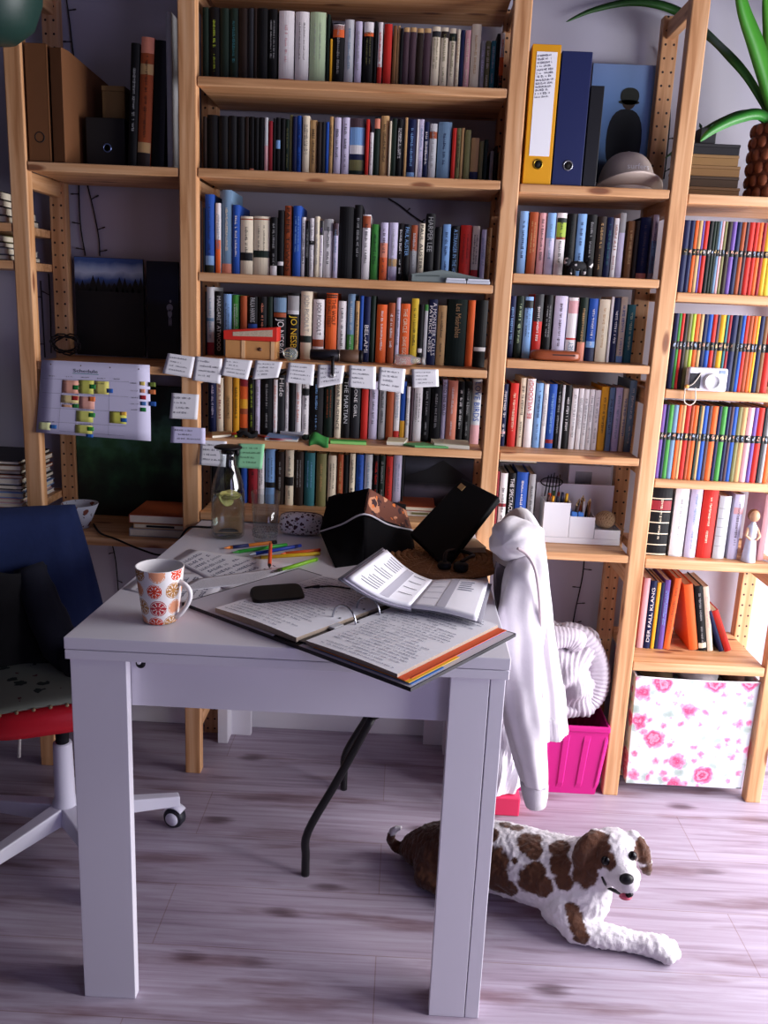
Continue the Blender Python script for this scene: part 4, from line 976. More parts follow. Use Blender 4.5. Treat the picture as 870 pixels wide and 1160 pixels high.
for i, (p, c, l) in enumerate([((194.5, 445, 225.5, 447, 224, 475, 192.5, 473.5), 'e9e7ec', 'white sticky note on the post, middle of the column beside the schedule'), ((194, 483, 232.5, 485, 233, 502.5, 193.5, 501), 'd3cfee', 'pale lilac sticky note on the post below the white one'),
                            ((227, 498.5, 257, 500, 256, 528.5, 226, 526), 'e9e7ec', 'white sticky note hanging behind the carafe lid'), ((270.5, 502.5, 300, 503, 297, 531, 268, 529), '8fd0a0', 'mint green sticky note to the right of the carafe lid')]):
    pix = [(p[0], p[1]), (p[2], p[3]), (p[4], p[5]), (p[6], p[7])]
    t_, fn = paper_on_edge('sticky_note', pix, YF-.0012-.0006*(i == 1), l, 'sticky note', c, 'handwritten sticky notes'); wr(t_, fn, 4 if i != 1 else 3, 50+i, m=mat('4a6a52', .8) if i == 3 else None)
SQ = [(47, 407.5), (169.5, 413.5), (171.5, 499.5), (41.5, 489.5)]
t_, sfn = paper_on_edge('schedule_sheet', SQ, YF-.0015, 'large weekly schedule sheet with coloured cells and flags', 'schedule', 'cfcbe4', curl=.004)
def cpx(x, y): return (30+x/5.4375, 395+y/5.4375)
def inv(px, py):
    # photo pixel -> sheet u,v (bilinear solved by iteration)
    u = v = .5
    for _ in range(25):
        ex = [(SQ[0][i]*(1-u)+SQ[1][i]*u)*(1-v)+(SQ[3][i]*(1-u)+SQ[2][i]*u)*v for i in (0, 1)]
        u += (px-ex[0])/124; v += (py-ex[1])/84
    return u, v
def cell(c, name, col, eps, parent, x0=None):
    u0, v0 = inv(*cpx(c[0], c[1])); u1, v1 = inv(*cpx(c[2], c[3]))
    mb = MB().grid(lambda a, b2: sfn(u0+(u1-u0)*a, v0+(v1-v0)*b2)+Vector((0, -eps, 0)), 3, 3, -.0002)
    build(mb, name, mat(col, .8), parent)
for c, col in (((222, 190, 322, 275), 'e8a890'), ((322, 190, 415, 278), 'c8c860'), ((415, 196, 508, 280), 'd8cf70'), ((214, 281, 322, 336), 'e6d090'), ((325, 290, 420, 372), 'e8aa98'), ((220, 340, 290, 360), 'e8b088'), ((308, 377, 413, 453), 'd6d870'), ((514, 382, 618, 462), 'd6d45c'), ((80, 449, 150, 500), 'd8dca0'), ((303, 464, 410, 525), 'd8d870'),
               ((698, 200, 730, 225), 'dcc46a'), ((700, 245, 732, 270), 'eaa080')): cell(c, 'coloured_cell', col, .0006, t_)
for c, col in (((287, 222, 322, 251), '1f7a34'), ((390, 217, 427, 246), '1f8034'), ((496, 243, 534, 271), '1f56a8'), ((281, 287, 321, 316), 'b02822'), ((384, 292, 425, 323), 'e87830'), ((285, 337, 323, 363), '2a7a34'), ((386, 391, 425, 421), '2f9038'), ((579, 384, 619, 409), 'e8b440'), ((582, 423, 621, 451), '1f5aa0'), ((149, 465, 189, 492), '2a66a8'), ((378, 478, 418, 506), '3a9a30'), ((371, 523, 415, 546), '2a66b8'),
               ((700, 284, 738, 311), 'a82030'), ((704, 322, 739, 348), '4a78b8'), ((702, 359, 739, 386), '1f7a40'), ((752, 204, 797, 233), '6a7a30'), ((752, 249, 797, 279), 'c87040'), ((756, 322, 800, 352), '2454a0')): cell(c, 'flag', col, .0010, t_)
lm = MB()
for (a, b2) in (((100, 182), (630, 203)), ((100, 268), (628, 295)), ((95, 360), (622, 388)), ((88, 445), (615, 475)), ((205, 505), (605, 536))):
    for s in range(6):
        x0_, y0_ = a[0]+(b2[0]-a[0])*s/6, a[1]+(b2[1]-a[1])*s/6; x1_, y1_ = a[0]+(b2[0]-a[0])*(s+1)/6, a[1]+(b2[1]-a[1])*(s+1)/6
        A = sfn(*inv(*cpx(x0_, y0_))); B = sfn(*inv(*cpx(x1_, y1_))); e = Vector((0, -.0005, 0)); lm.add([A+e, B+e, B+e+Vector((0, 0, .0006)), A+e+Vector((0, 0, .0006))], [(0, 1, 2, 3)])
for (a, b2) in (((222, 190), (200, 500)), ((322, 195), (305, 520)), ((420, 200), (408, 525)), ((512, 200), (508, 530))):
    A = sfn(*inv(*cpx(*a))); B = sfn(*inv(*cpx(*b2))); e = Vector((0, -.0012, 0)); lm.add([A+e, B+e, B+e+Vector((.0006, 0, 0)), A+e+Vector((.0006, 0, 0))], [(0, 1, 2, 3)])
build(lm, 'grid_lines', mat('6a6880', .8), t_)
tx = MB(); A = sfn(*inv(*cpx(290, 140))); B = sfn(*inv(*cpx(440, 148))); put_text(tx, 'Schedule', (A+B)/2+Vector((0, -.0008, .003)), B-A, (0, 0, 1), (B-A).length, .0085); build(tx, 'title', mat('3a4a50', .8), t_)
A = sfn(*inv(*cpx(285, 152))); B = sfn(*inv(*cpx(445, 160))); e = Vector((0, -.0008, 0)); build(MB().add([A+e, B+e, B+e+Vector((0, 0, .0014)), A+e+Vector((0, 0, .0014))], [(0, 1, 2, 3)]), 'underline', mat('3f8a90', .8), t_)
mb = MB(); rd = random.Random(77)
for (x, y, l) in ((160, 165, 45), (268, 170, 45), (362, 174, 50), (462, 180, 50), (552, 184, 50), (662, 210, 40), (665, 256, 44), (665, 298, 44), (668, 336, 46), (668, 372, 42), (455, 212, 60), (262, 334, 80), (355, 372, 60), (565, 386, 70), (140, 446, 90), (365, 462, 80)):
    A = sfn(*inv(*cpx(x-l/2, y))); B = sfn(*inv(*cpx(x+l/2, y+l*.03))); greek(mb, (A+B)/2+Vector((0, -.0013, 0)), B-A, (0, 0, 1), (B-A).length, .0028, rd)
build(mb, 'handwriting', mat('35353f', .8), t_)
for x, y in ((150, 95), (335, 104), (515, 115), (692, 125)):
    c = sfn(*inv(*cpx(x, y))); build(MB().lathe([(.0016, 0), (.0016, .0003)], (0, 0, 0), 10, Matrix.Translation(c+Vector((0, -.0002, 0))) @ Matrix.Rotation(PI/2, 4, 'X')), 'punch_hole', mat('5a4438', .8), t_)

# --- left bay, low shelf
z = ZCs[2]+.0005
bp_ = Vector((-.865, 2.30, z)); k = pxm(bp_); hz = atY(85, 570, 2.30).z-z
t_ = thing('bowl', 'white bowl with brown flowers behind the office chair', 'bowl', bp_)
build(MB().lathe([(.001, 0), (.022, 0), (.024, .006), (20.5*k, hz), (20.5*k-.002, hz+.0006), (20.5*k-.004, hz), (.022, .010), (.001, .008)], bp_, 40), 'vessel', flower_mat('b9bcc8', [('6e3426', 1.0, .26), ('3d2a2a', 1.6, .16)], 38, name='flowered_ceramic'), t_)
x0, x1 = atY(147, 600, 2.24).x, atY(206, 605, 2.24).x; x1 = -.5625
flat_book(x0, x1, 2.235, 2.40, z, z+.022, 'grey', 'thick pale book at the bottom of the low stack beside the post', 'books stacked on the low left shelf')
flat_book(x0+.012, x1, 2.235, 2.40, z+.0225, z+.036, 'tan', 'thin cream paperback in the middle of the low stack', 'books stacked on the low left shelf', band='black')
flat_book(x0, x1-.001, 2.235, 2.40, z+.0365, z+.060, 'rust', 'red brown covered book topping the low stack', 'books stacked on the low left shelf')
cb = [atZ(100, 600, z+.003), atZ(130, 606, z+.003), atZ(158, 612, z+.003)+Vector((0, .0, .0))]
pts = [atY(98, 592, 2.36), atY(120, 603, 2.26)]; pts = [Vector((-.84, 2.33, z+.003)), Vector((-.79, 2.24, z+.003)), Vector((-.735, 2.195, z+.002)), Vector((-.66, 2.17, .655)), Vector((-.60, 2.15, .65)), Vector((-.555, 2.12, .69)), Vector((-.52, 2.11, TZ+.004)), Vector((-.47, 2.13, TZ+.003)), Vector((-.43, 2.17, TZ+.003))]
def smooth(pts, n=6):
    out = []; P = [pts[0]]+list(pts)+[pts[-1]]
    for i in range(1, len(P)-2):
        for s in range(n):
            t = s/n; a, b2, c, d = P[i-1], P[i], P[i+1], P[i+2]
            out.append(.5*((2*b2)+(c-a)*t+(2*a-5*b2+4*c-d)*t*t+(3*b2-a-3*c+d)*t**3))
    out.append(Vector(pts[-1])); return out
tag(build(MB().tube(smooth(pts), .0028, 6), 'power_cable', BLK), 'black power cable running from the low left shelf onto the table', 'cable')
cc = atY(73, 396, 2.40); pts = []
for i in range(60):
    a = i*.42; r_ = .03+.008*math.sin(i*.9); pts.append(Vector((cc.x+r_*math.cos(a)*1.05, 2.41+.012*math.sin(i*.31), ZCs[1]+.033+r_*.85*math.sin(a)+.0)))
tag(build(MB().tube(pts, .0022, 6), 'coiled_cable', mat('1c1718', .6)), 'coiled dark cable above the left end of the schedule sheet', 'cable')

# --- string lights on the wall
def string_light(paths, label, br=.022):
    t_ = thing('string_light', label, 'string light', atY(*paths[0][0], YW-.006))
    rd = random.Random(len(label))
    for path in paths:
        m = MB(); p = smooth([atY(x, y, YW-.006) for x, y in path], 6); m.tube(p, .0019, 6)
        for i in range(4, len(p)-1, 6):
            d = Vector((rd.choice((-1, 1))*br, -.003, rd.uniform(-.006, .012))); m.tube([p[i], p[i]+d*.7], .0014, 5)
            build(MB().tube([p[i]+d*.65, p[i]+d], [.0024, .0018], 6), 'bulb', mat('3a3432', .4), t_)
        build(m, 'wire', mat('17151a', .6), t_)
string_light([[(74, -10), (79, 25), (83, 60), (92, 110)], [(89, 190), (90, 235), (92, 262), (97, 290)], [(98, 205), (106, 238), (112, 270), (113, 290)], [(46, 318), (48, 350), (51, 405)], [(55, 310), (57, 350), (58, 400)]], 'dark string light wire down the wall behind the dark landscape canvases')
string_light([[(662, 632), (660, 652), (656, 672), (652, 690), (648, 712)]], 'dark string light wire on the bare wall above the knitted blanket', .024)
string_light([[(126, 612), (131, 635), (134, 668), (136, 690)]], 'short dark wire hanging on the wall behind the office chair', .016)
string_light([[(440, 225), (452, 232), (466, 243), (482, 254)]], 'dark wire crossing the wall above the third row of books', .008)

string_light([[(747, 55), (756, 90), (759, 130), (756, 170), (752, 203)]], 'dark wire beside the peg holed post right of the sea photo', .012)
# --- far left bay
rd = random.Random(12)
zz0 = 1.4555; n_ = 0
for zsh, cols, base, nm in ((1.455, ['black', 'charcoal', 'umber', 'black'], 0, 'upper'), (1.367, ['charcoal', 'grey', 'black', 'olive'], 1, 'lower')):
    z_ = zsh+.0005
    for i, c in enumerate(cols):
        h = .017-.004*(nm == 'lower')+.003*(i % 2)
        if z_+h > {1.455: 1.54, 1.367: 1.432}[zsh]: break
        flat_book(-1.22+.01*i, -.99-.006*i, 2.215+.004*i, 2.42, z_, z_+h, c, ['bottom', 'second', 'third', 'top'][i]+' dark book of the pile on the '+nm+' thin shelf at the far left', 'dark books piled at the far left'); z_ += h+.0005
z_ = .7405
for i, c in enumerate(['white', 'pink', 'sky', 'lilac', 'umber', 'silver', 'rust', 'charcoal', 'brown', 'black']):
    h = .009+.003*(i % 3); flat_book(-1.25+.008*(i % 3), -.985-.008*(i % 2), 2.215+.005*(i % 4), 2.43, z_, z_+h, c, [ 'lowest', 'second lowest', 'third lowest', 'fourth lowest', 'middle', 'sixth', 'seventh', 'eighth', 'second highest', 'topmost'][i]+' magazine of the bright pile at the far left edge, '+c, 'magazines piled at the far left', name='magazine', cat='magazine'); z_ += h+.0005

# --- wide bay small things
z = ZA[4]+.0005
x0, x1, zt = span(256, 314, 384, 2.225)
t_ = thing('keepsake_box', 'small wooden chest with a bright red lid in front of books', 'box', ((x0+x1)/2, 2.24, z))
ft = zt-.004
build(MB().box(x0, x1, 2.215, 2.268, z, ft), 'body', mat('c08a54', .55, var=.15, scale=60), t_, .0015)
for xx in (x0+(x1-x0)*.32, x1-(x1-x0)*.06-.006): build(MB().box(xx, xx+.009, 2.2135, 2.2155, z, ft), 'strip', mat('dcb184', .5), t_)
build(MB().lathe([(.005, 0), (.0045, .002), (.002, .003)], (0, 0, 0), 12, T((x0+(x1-x0)*.68, 2.2145, z+(ft-z)*.55)) @ Matrix.Rotation(PI/2, 4, 'X')), 'clasp', mat('5a3a2a', .4), t_)
lid = MB().prism([(x0-.004, 2.212, ft+.0005), (x1+.002, 2.212, ft+.0005), (x1+.002, 2.212, zt+.032), (x0-.004, 2.212, zt+.019)], (0, .062, 0)); build(lid, 'lid', mat('cc2f24', .45), t_, .0015)
zl = ft+.019; build(MB().prism([(x0+.02, 2.2112, zl-.009), (x1-.010, 2.2112, zl-.007), (x1-.010, 2.2112, zl+.010), (x0+.02, 2.2112, zl+.001)], (0, .001, 0)), 'lid_label', mat('b9a690', .7, var=.4, scale=250), t_)
gs = atY(329, 412, 2.222); gs = Vector((gs.x, 2.222, z))
t_ = thing('glass_stopper', 'faceted clear glass stopper standing right of the red lidded box', 'glass stopper', gs)
build(MB().lathe([(.006, 0), (.013, .004), (.0185, .012), (.0185, .022), (.013, .030), (.004, .033)], gs, 8), 'glass', mat('e6f0ea', .05, trans=.85, ior=1.3, key='gl2'), t_, .001)
ga = atY(352, 411, 2.215); gz = z
t_ = thing('pocket_binoculars', 'black barrel shaped gadget with wrist strap over the shelf edge', 'gadget', (atY(380, 405, 2.22).x, 2.225, z))
xa, xb = atY(351, 405, 2.225).x, atY(411, 405, 2.225).x; L_ = xb-xa; r_ = .0165
cyl = lambda a, b2, r0, r1: MB().lathe([(r0*.85, 0), (r0, .002), (r1, (b2-a)-.002), (r1*.85, b2-a)], (0, 0, 0), 20, T((a, 2.23, z+r_+.0005)) @ Matrix.Rotation(PI/2, 4, 'Y'))
build(cyl(xa, xa+L_*.55, .0135, .0155), 'barrel', mat('15131a', .35), t_)
build(cyl(xa+L_*.56, xa+L_*.93, .0155, .0165), 'grip', mat('5a4030', .5), t_); build(cyl(xa+L_*.93, xb, .0165, .0155), 'eyepiece', BLK, t_)
build(cyl(xa+L_*.55, xa+L_*.57, .0165, .0165), 'collar', mat('9a8f88', .3, metal=.8), t_)
sx = xa+L_*.45; zs = ZA[4]
stp = smooth([Vector((sx, 2.214, zs+.014)), Vector((sx, 2.199, zs+.006)), Vector((sx+.001, 2.1955, zs-.012)), Vector((sx+.001, 2.195, zs-.03))])
build(MB().tube(stp, .0042, 8), 'wrist_strap', BLK, t_); build(MB().lathe([(.0035, 0), (.0062, .001), (.0062, .003), (.0035, .004)], (0, 0, 0), 14, T((sx+.001, 2.1955, zs-.03)) @ Matrix.Rotation(PI/2, 4, 'X'), close=True), 'strap_ring', mat('c9c6c8', .3, metal=.7), t_)
xa, xb = atY(447, 412, 2.222).x, atY(481, 412, 2.222).x
t_ = thing('glass_vial', 'small clear glass vial lying on its side above the notes', 'vial', ((xa+xb)/2, 2.225, z))
build(MB().lathe([(.001, 0), (.011, .001), (.0135, .006), (.0135, (xb-xa)*.55), (.008, (xb-xa)*.7), (.007, xb-xa-.008)], (0, 0, 0), 20, T((xa, 2.225, z+.0142)) @ Matrix.Rotation(PI/2, 4, 'Y')), 'vial_glass', mat('eef2f4', .08, trans=.8, ior=1.25, key='gl3'), t_)
build(MB().lathe([(.0078, 0), (.0085, .001), (.0085, .007), (.006, .008)], (0, 0, 0), 16, T((xb-.009, 2.225, z+.0142)) @ Matrix.Rotation(PI/2, 4, 'Y')), 'stopper', mat('8f8a86', .5), t_)
# clear cases on the third shelf
z = ZA[3]+.0005
CLR = mat('9aa6a4', .2, trans=.45, ior=1.2, key='clear')
xa, xb, xc, xd = atY(466, 315, 2.21).x, atY(504, 315, 2.21).x, atY(528, 320, 2.21).x, .2035
t_ = thing('plastic_case', 'smoky clear plastic case lying before the blue spines', 'case', ((xa+xb)/2, 2.215, z), 'clear plastic cases')
build(MB().prism([(xa, 2.206, z), (xd-.02, 2.206, z), (xd-.02, 2.206, z+.013), (xb+.01, 2.206, z+.028), (xb-.01, 2.206, z+.030), (xa, 2.206, z+.018)], (0, .035, 0)), 'shell', CLR, t_, .0015)
build(MB().prism([(xa+.01, 2.2052, z+.012), (xb-.012, 2.2052, z+.014), (xb-.014, 2.2052, z+.017), (xa+.01, 2.2052, z+.015)], (0, .0007, 0)), 'seam', mat('4c5654', .4), t_)
for a, b2, l in ((xb+.002, xc-.001, 'left'), (xc+.001, xd-.006, 'right')):
    t_ = thing('plastic_box', l+' one of two flat pale boxes at the shelf edge under the red spine', 'box', ((a+b2)/2, 2.1985, z), 'flat pale boxes')
    build(MB().box(a, b2, 2.1965, 2.2055, z, z+.0075), 'tray', mat('b9bcc6', .35), t_, .001); build(MB().box(a+.002, b2-.002, 2.1962, 2.2055, z+.0078, z+.0115), 'lid', mat('d3d6e0', .3), t_, .0008)
# loose papers and pads on the fifth shelf
z = ZA[5]+.0005
def pad(pix, h, col, label, name='notepad', group='paper pads on the fifth shelf', top=None):
    P = [atZ(x, y, z+h) for x, y in pix]
    for p in P: p.y = max(p.y, 2.2045); 
    c = sum(P, Vector())/4; t_ = thing(name, label, 'paper', (c.x, c.y, z), group)
    lo = [Vector((p.x, p.y, z)) for p in P]
    build(MB().prism(lo, (0, 0, h*.86)), 'sheets', mat(top or 'e4e0d0', .9), t_); build(MB().prism([Vector((p.x, p.y, z+h*.87)) for p in P], (0, 0, h*.13)), 'top_sheet', mat(col, .8), t_)
    return t_
pad([(305, 490), (340, 494), (336, 499), (300, 496)], .006, '8fb0e0', 'pale blue notepad lying below the thin white spines')
pad([(316, 486), (345, 489), (343, 493), (318, 490)], .011, 'c9cfe0', 'folded white blue leaflet behind the blue notepad', 'leaflet')
pad([(374, 497), (415, 499), (414, 504.5), (372, 503)], .008, '4fae48', 'bright green notepad near the middle of the fifth shelf', top='8fd070')
pad([(452, 502), (480, 501), (508, 506), (470, 508)], .005, '6fb070', 'dull green card pile right of the cream pad', top='5a9a60')
pad([(440, 495), (462, 496), (458, 501), (438, 500)], .009, 'e6dfb8', 'small cream pad beneath the orange brown spine')
pad([(486, 494), (530, 499), (532, 505), (492, 502)], .010, 'd8d4b8', 'cream paperback lying flat under the salmon spine', 'paperback')
lf = thing('felt_leaf', 'dark green felt leaf drooping over the fifth shelf edge', 'decoration', (atZ(358, 498, z).x, 2.206, z))
A = atY(350, 497, 2.200)
build(MB().grid(lambda u, v: Vector((A.x+.05*u, 2.212-.018*math.sin(PI*v)*.9, z+.012-.028*v+.010*math.sin(PI*u)*(1-v)+.002)) + Vector((.010*math.sin(PI*u)*(v-.5), 0, .004*math.sin(6*u))), 10, 8, .0012), 'leaf', mat('2f7a34', .8), lf)
lf = thing('felt_bow', 'blackish green crumpled cloth bit beside the felt leaf', 'decoration', (atZ(344, 495, z).x, 2.225, z)); mb = MB()
for i in range(4): mb.ball((atY(346+i*3, 493, 2.235).x, 2.235+.006*(i % 2), z+.008), (.010, .008, .008-.001*i), 10, 6)
build(mb, 'cloth', mat('1c2a22', .9), lf)
for (a, b2, c, l) in (((245, 493), (268, 491), 'd8432a', 'red pen lying among the clutter under the orange flame spine'), ((262, 495), (282, 491), '9ab030', 'olive green pen lying beside the red pen'), ((290, 493), (305, 496), 'd84a30', 'short red pen beside the pale blue notepad'), ((300, 498), (330, 500), 'c04040', 'dark red pencil in front of the blue notepad')):
    A = atZ(*a, z+.0035); B = atZ(*b2, z+.0035); A.y = max(A.y, 2.209); B.y = max(B.y, 2.209); d = (B-A).normalized(); L_ = (B-A).length
    t_ = thing('pen', l, 'pen', (A.x, A.y, z), 'pens on the fifth shelf'); build(MB().tube([A+d*L_*.15, B], .0032, 8), 'barrel', mat(c, .4), t_); build(MB().tube([A, A+d*L_*.15], [.0005, .003], 8), 'tip', mat('3a3230', .5), t_)
mb = MB(); 
c = atZ(287, 489, z); t_ = thing('hair_tie', 'black scrunched hair tie below the black and lime spine', 'hair tie', (c.x, 2.235, z))
build(MB().tube([Vector((c.x+.022*math.cos(a*.35)*(1+.15*math.sin(a*1.9)), 2.242+.012*math.sin(a*.35), z+.008+.005*math.sin(a*1.1))) for a in range(19)], .0062, 8), 'band', mat('16161a', .95), t_)
pad([(240, 489), (262, 488), (262, 492), (240, 494)], .006, 'b0946a', 'tan card pile at the left end of the fifth shelf', 'card_pile')
# picture and book at the right of the bottom row
z = ZA[6]+.0005
pm = picture_mat('print_lake_dusk', [(0, '56505e'), (.42, '5e5866'), (.52, '1a1a20'), (.6, '0c0d11'), (.72, '1c1d24'), (.85, '3a3c48'), (1, '22242c')], 12, .22)
t_, x0, x1, z0, z1, g = canvas('picture', [(458, 517), (536, 520), (534, 584), (457, 580)], 2.40, .014, 'dark photo of a mountain lake at the right of the bottom row', pm)
mb = MB(); xm = (x0+x1)/2
mb.add([(x0+.004, 2.3988, z0+(z1-z0)*.55), (x1-.002, 2.3988, z0+(z1-z0)*.55), (x1-.01, 2.3988, z0+(z1-z0)*.66), (xm+.01, 2.3988, z1-.006), (xm-.03, 2.3988, z0+(z1-z0)*.8), (x0+.004, 2.3988, z0+(z1-z0)*.66)], [(0, 1, 2, 3, 4, 5)]); build(mb, 'mountain', mat('0b0b10', .6), g)
flat_book(atY(458, 580, 2.28).x, atY(492, 580, 2.28).x, 2.27, 2.38, z, z+.013, 'white', 'white paged paperback lying flat before the lake photo', 'books lying before the lake photo', band='olive')
flat_book(atY(452, 580, 2.28).x, atY(492, 580, 2.28).x, 2.268, 2.385, z+.0135, z+.026, 'rust', 'orange red book lying on the white paperback', 'books lying before the lake photo')
for i, (h, c) in enumerate(((.014, 'tan'), (.012, 'cream'), (.012, 'silver'), (.013, 'tan'))):
    flat_book(.150+.002*i, .2055, 2.22+.003*(i % 2), 2.36, z+.0005+sum((.0145, .0125, .0125)[:i]), z+.0005+sum((.0145, .0125, .0125)[:i])+h, c, ['lowest', 'second', 'third', 'topmost'][i]+' pale book of the small pile behind the black flap', 'pale books behind the black flap')

# --- ring binder bay
z = ZB[0]+.0005
def lever_arch(px0, px1, ptop, pb0, pb1, col, label, ring, lab=None, d=.235):
    y = 2.207; A = atY(pb0, 205, y); B = atY(pb1, 206, y); zt = atY((px0+px1)/2, ptop, y).z
    C = atY(px0, ptop, y); lean = math.atan2((C.x-A.x), zt-z)*.0
    t_ = thing('lever_arch_file', label, 'binder', ((A.x+B.x)/2, y, z), 'lever arch files')
    m = mat(col, .4)
    mb = MB().box(A.x, B.x, y, y+.003, z, zt).box(A.x, A.x+.0025, y+.003, y+d, z, zt).box(B.x-.0025, B.x, y+.003, y+d, z, zt)
    build(mb, 'cover', m, t_, .0012)
    build(MB().box(A.x+.006, B.x-.006, y+.02, y+d-.01, z+.002, zt-.01), 'papers', PAPER, t_)
    if ring:
        c = ((A.x+B.x)/2, y, z+.044)
        build(MB().lathe([(.0088, .0002), (.0118, .0002), (.0118, .0012), (.0088, .0018)], (0, 0, 0), 24, T(c) @ Matrix.Rotation(PI/2, 4, 'X'), close=True), 'finger_ring', mat('8a8a90' if col != 'dc9a18' else '9a7a20', .3, metal=.7), t_)
        build(MB().lathe([(.0087, -.0004), (.0087, .0003)], (0, 0, 0), 20, T(c) @ Matrix.Rotation(PI/2, 4, 'X')), 'finger_hole', mat('0c0a0a', .8), t_)
    if lab:
        a0, a1 = z+.062, zt-.016; w_ = (B.x-A.x)
        lb = build(MB().box(A.x+w_*.16, B.x-w_*.12, y-.0006, y+.0004, a0, a1), 'spine_label', PAPER, t_)
        mb = MB(); rd = random.Random(3)
        for i in range(13):
            zz_ = a1-.008-i*.0073; ln = w_*rd.uniform(.42, .62); greek(mb, (A.x+w_*.2+ln/2, y-.0011, zz_), (1, 0, .12), (0, 0, 1), ln, .0048, rd)
        build(mb, 'handwriting', mat('3a3650', .8), lb)
lever_arch(602, 638, 50, 592, 623.5, 'dc9a18', 'yellow lever arch file with handwritten white spine label', True, True)
lever_arch(638, 669, 58, 625, 658.5, '1c2450', 'navy lever arch file between the yellow and black ones', True)
lever_arch(670, 684, 97, 660, 675, '121216', 'slim black file right of the navy lever arch file', False)
pm = picture_mat('print_sea_view', [(0, '1c2430'), (.14, '24384a'), (.2, '4d76a0'), (.35, '5c86b8'), (.7, '6a8ec2'), (1, '7088b4')], 10, .05)
t_, x0, x1, z0, z1, g = canvas('picture', [(668, 72), (744, 73), (734, 208), (664, 206)], 2.462, .010, 'photo of a person in a hat seen from behind against blue sea', pm, '3a4a6a')
cx_ = x0+(x1-x0)*.60; yy = 2.4615
def disc(mb, x, z_, rx, rz, n=24, pw=1): mb.add([(x+rx*math.copysign(abs(math.cos(2*PI*i/n))**pw, math.cos(2*PI*i/n)), yy, z_+rz*math.copysign(abs(math.sin(2*PI*i/n))**pw, math.sin(2*PI*i/n))) for i in range(n)], [tuple(range(n))])
H = z1-z0
mb = MB(); disc(mb, cx_, z0+H*.36, .046, H*.27, pw=.8); build(mb, 'jacket', mat('10161e', .7), g)
yy = 2.4612; mb = MB(); disc(mb, cx_+.004, z0+H*.70, .018, .022); build(mb, 'head', mat('3a2a22', .7), g)
yy = 2.4609; mb = MB(); disc(mb, cx_+.005, z0+H*.735, .024, .021, pw=.9); disc(mb, cx_+.004, z0+H*.685, .027, .006); build(mb, 'hat', mat('20241f', .7), g)
# cap: crown dome and curved visor
cpx_, cpz = atY(714, 205, 2.30).x, z
t_ = thing('baseball_cap', 'grey beige cap with white stitched lettering on the visor side', 'cap', (cpx_, 2.30, z))
crx = .071; CAPM = mat('cbbab0', .9, var=.08, scale=200)
def crown(u, v):
    a = 2*PI*u; t = v*PI/2; r_ = math.cos(t)**.75
    return Vector((cpx_+crx*r_*math.cos(a), 2.345+.076*r_*math.sin(a), z+.001+.100*math.sin(t)**.9))
build(MB().grid(crown, 32, 12), 'crown', CAPM, t_)
def visor(u, v):
    a = PI*(1+u); s = v
    x = cpx_+crx*(1.0+.22*s)*math.cos(a); y = 2.345+(.076+.055*s)*math.sin(a)
    return Vector((x, max(y, 2.207), z+.0045+.034*math.sin(PI*u)*(.35+.65*s)))
build(MB().grid(visor, 24, 8, .003), 'visor', CAPM, t_)
tx = MB(); put_text(tx, 'surfers', (0, 0, 0), (1, 0, 0), (0, 1, 0), .055, .014)
tx.v = [Vector((cpx_+.012+p.x, 2.345-.0775*math.sqrt(max(0, 1-((p.x+.012)/crx)**2))*math.cos(math.asin(min(.99, (p.y+.060)/.100)))**.75-.0016, z+.060+p.y)) for p in tx.v]
build(tx, 'stitching', mat('f0ecf0', .8), t_); build(MB().ball((cpx_, 2.345, z+.1015), (.004, .004, .0025), 10, 6), 'button', CAPM, t_)
# ornament of the second shelf
z = ZB[1]+.0005
xa, xb = atY(641, 305, 2.222).x, atY(668, 305, 2.222).x; t_ = thing('cow_figurine', 'small black and white animal figurine before the sky blue spine', 'figurine', ((xa+xb)/2, 2.23, z))
def vpatch(base, other, sc, th, name):
    return flower_mat(base, [(other, 1.0, th)], sc, name=name)
cm = vpatch('15151a', 'cfc8c8', 60, .28, 'patched_glaze'); xm = (xa+xb)/2; mb = MB()
mb.ball((xm, 2.23, z+.024), (.024, .012, .012), 14, 9); mb.ball((xa+.003, 2.228, z+.033), (.009, .009, .010), 12, 8); mb.ball((xb-.001, 2.23, z+.030), (.010, .010, .013), 12, 8)
for dx in (-.016, -.008, .010, .018): mb.tube([(xm+dx, 2.226+.006*(dx > 0), z), (xm+dx, 2.228, z+.022)], .0045, 8)
build(mb, 'body', cm, t_)
# wooden case on the third shelf
z = ZB[2]+.0005
xa, xb = atY(602, 402, 2.215).x, atY(658, 404, 2.215).x; zt = atY(630, 397, 2.215).z
t_ = thing('wooden_case', 'rounded reddish brown wooden case in front of the white spines', 'case', ((xa+xb)/2, 2.23, z)); zc = (z+zt)/2; hh = (zt-z)/2
def rbox(u, v, x0, x1, y0, y1, z0, z1, p=.5):
    a = 2*PI*u; t = PI*(v-.5); q = abs(math.cos(t))**.3
    return Vector(((x0+x1)/2+(x1-x0)/2*q*math.copysign(abs(math.cos(a))**p, math.cos(a)), (y0+y1)/2+(y1-y0)/2*q*math.copysign(abs(math.sin(a))**p, math.sin(a)), (z0+z1)/2+(z1-z0)/2*math.copysign(abs(math.sin(t))**.6, math.sin(t))))
build(MB().grid(lambda u, v: rbox(u, v, xa, xb, 2.207, 2.262, z, zt), 40, 12), 'case', mat('8a4426', .35, var=.2, scale=50), t_)
build(MB().box(xa+(xb-xa)*.42, xb-(xb-xa)*.12, 2.2066, 2.209, zc+.001, zc+.004), 'slot', mat('2a120a', .6), t_)
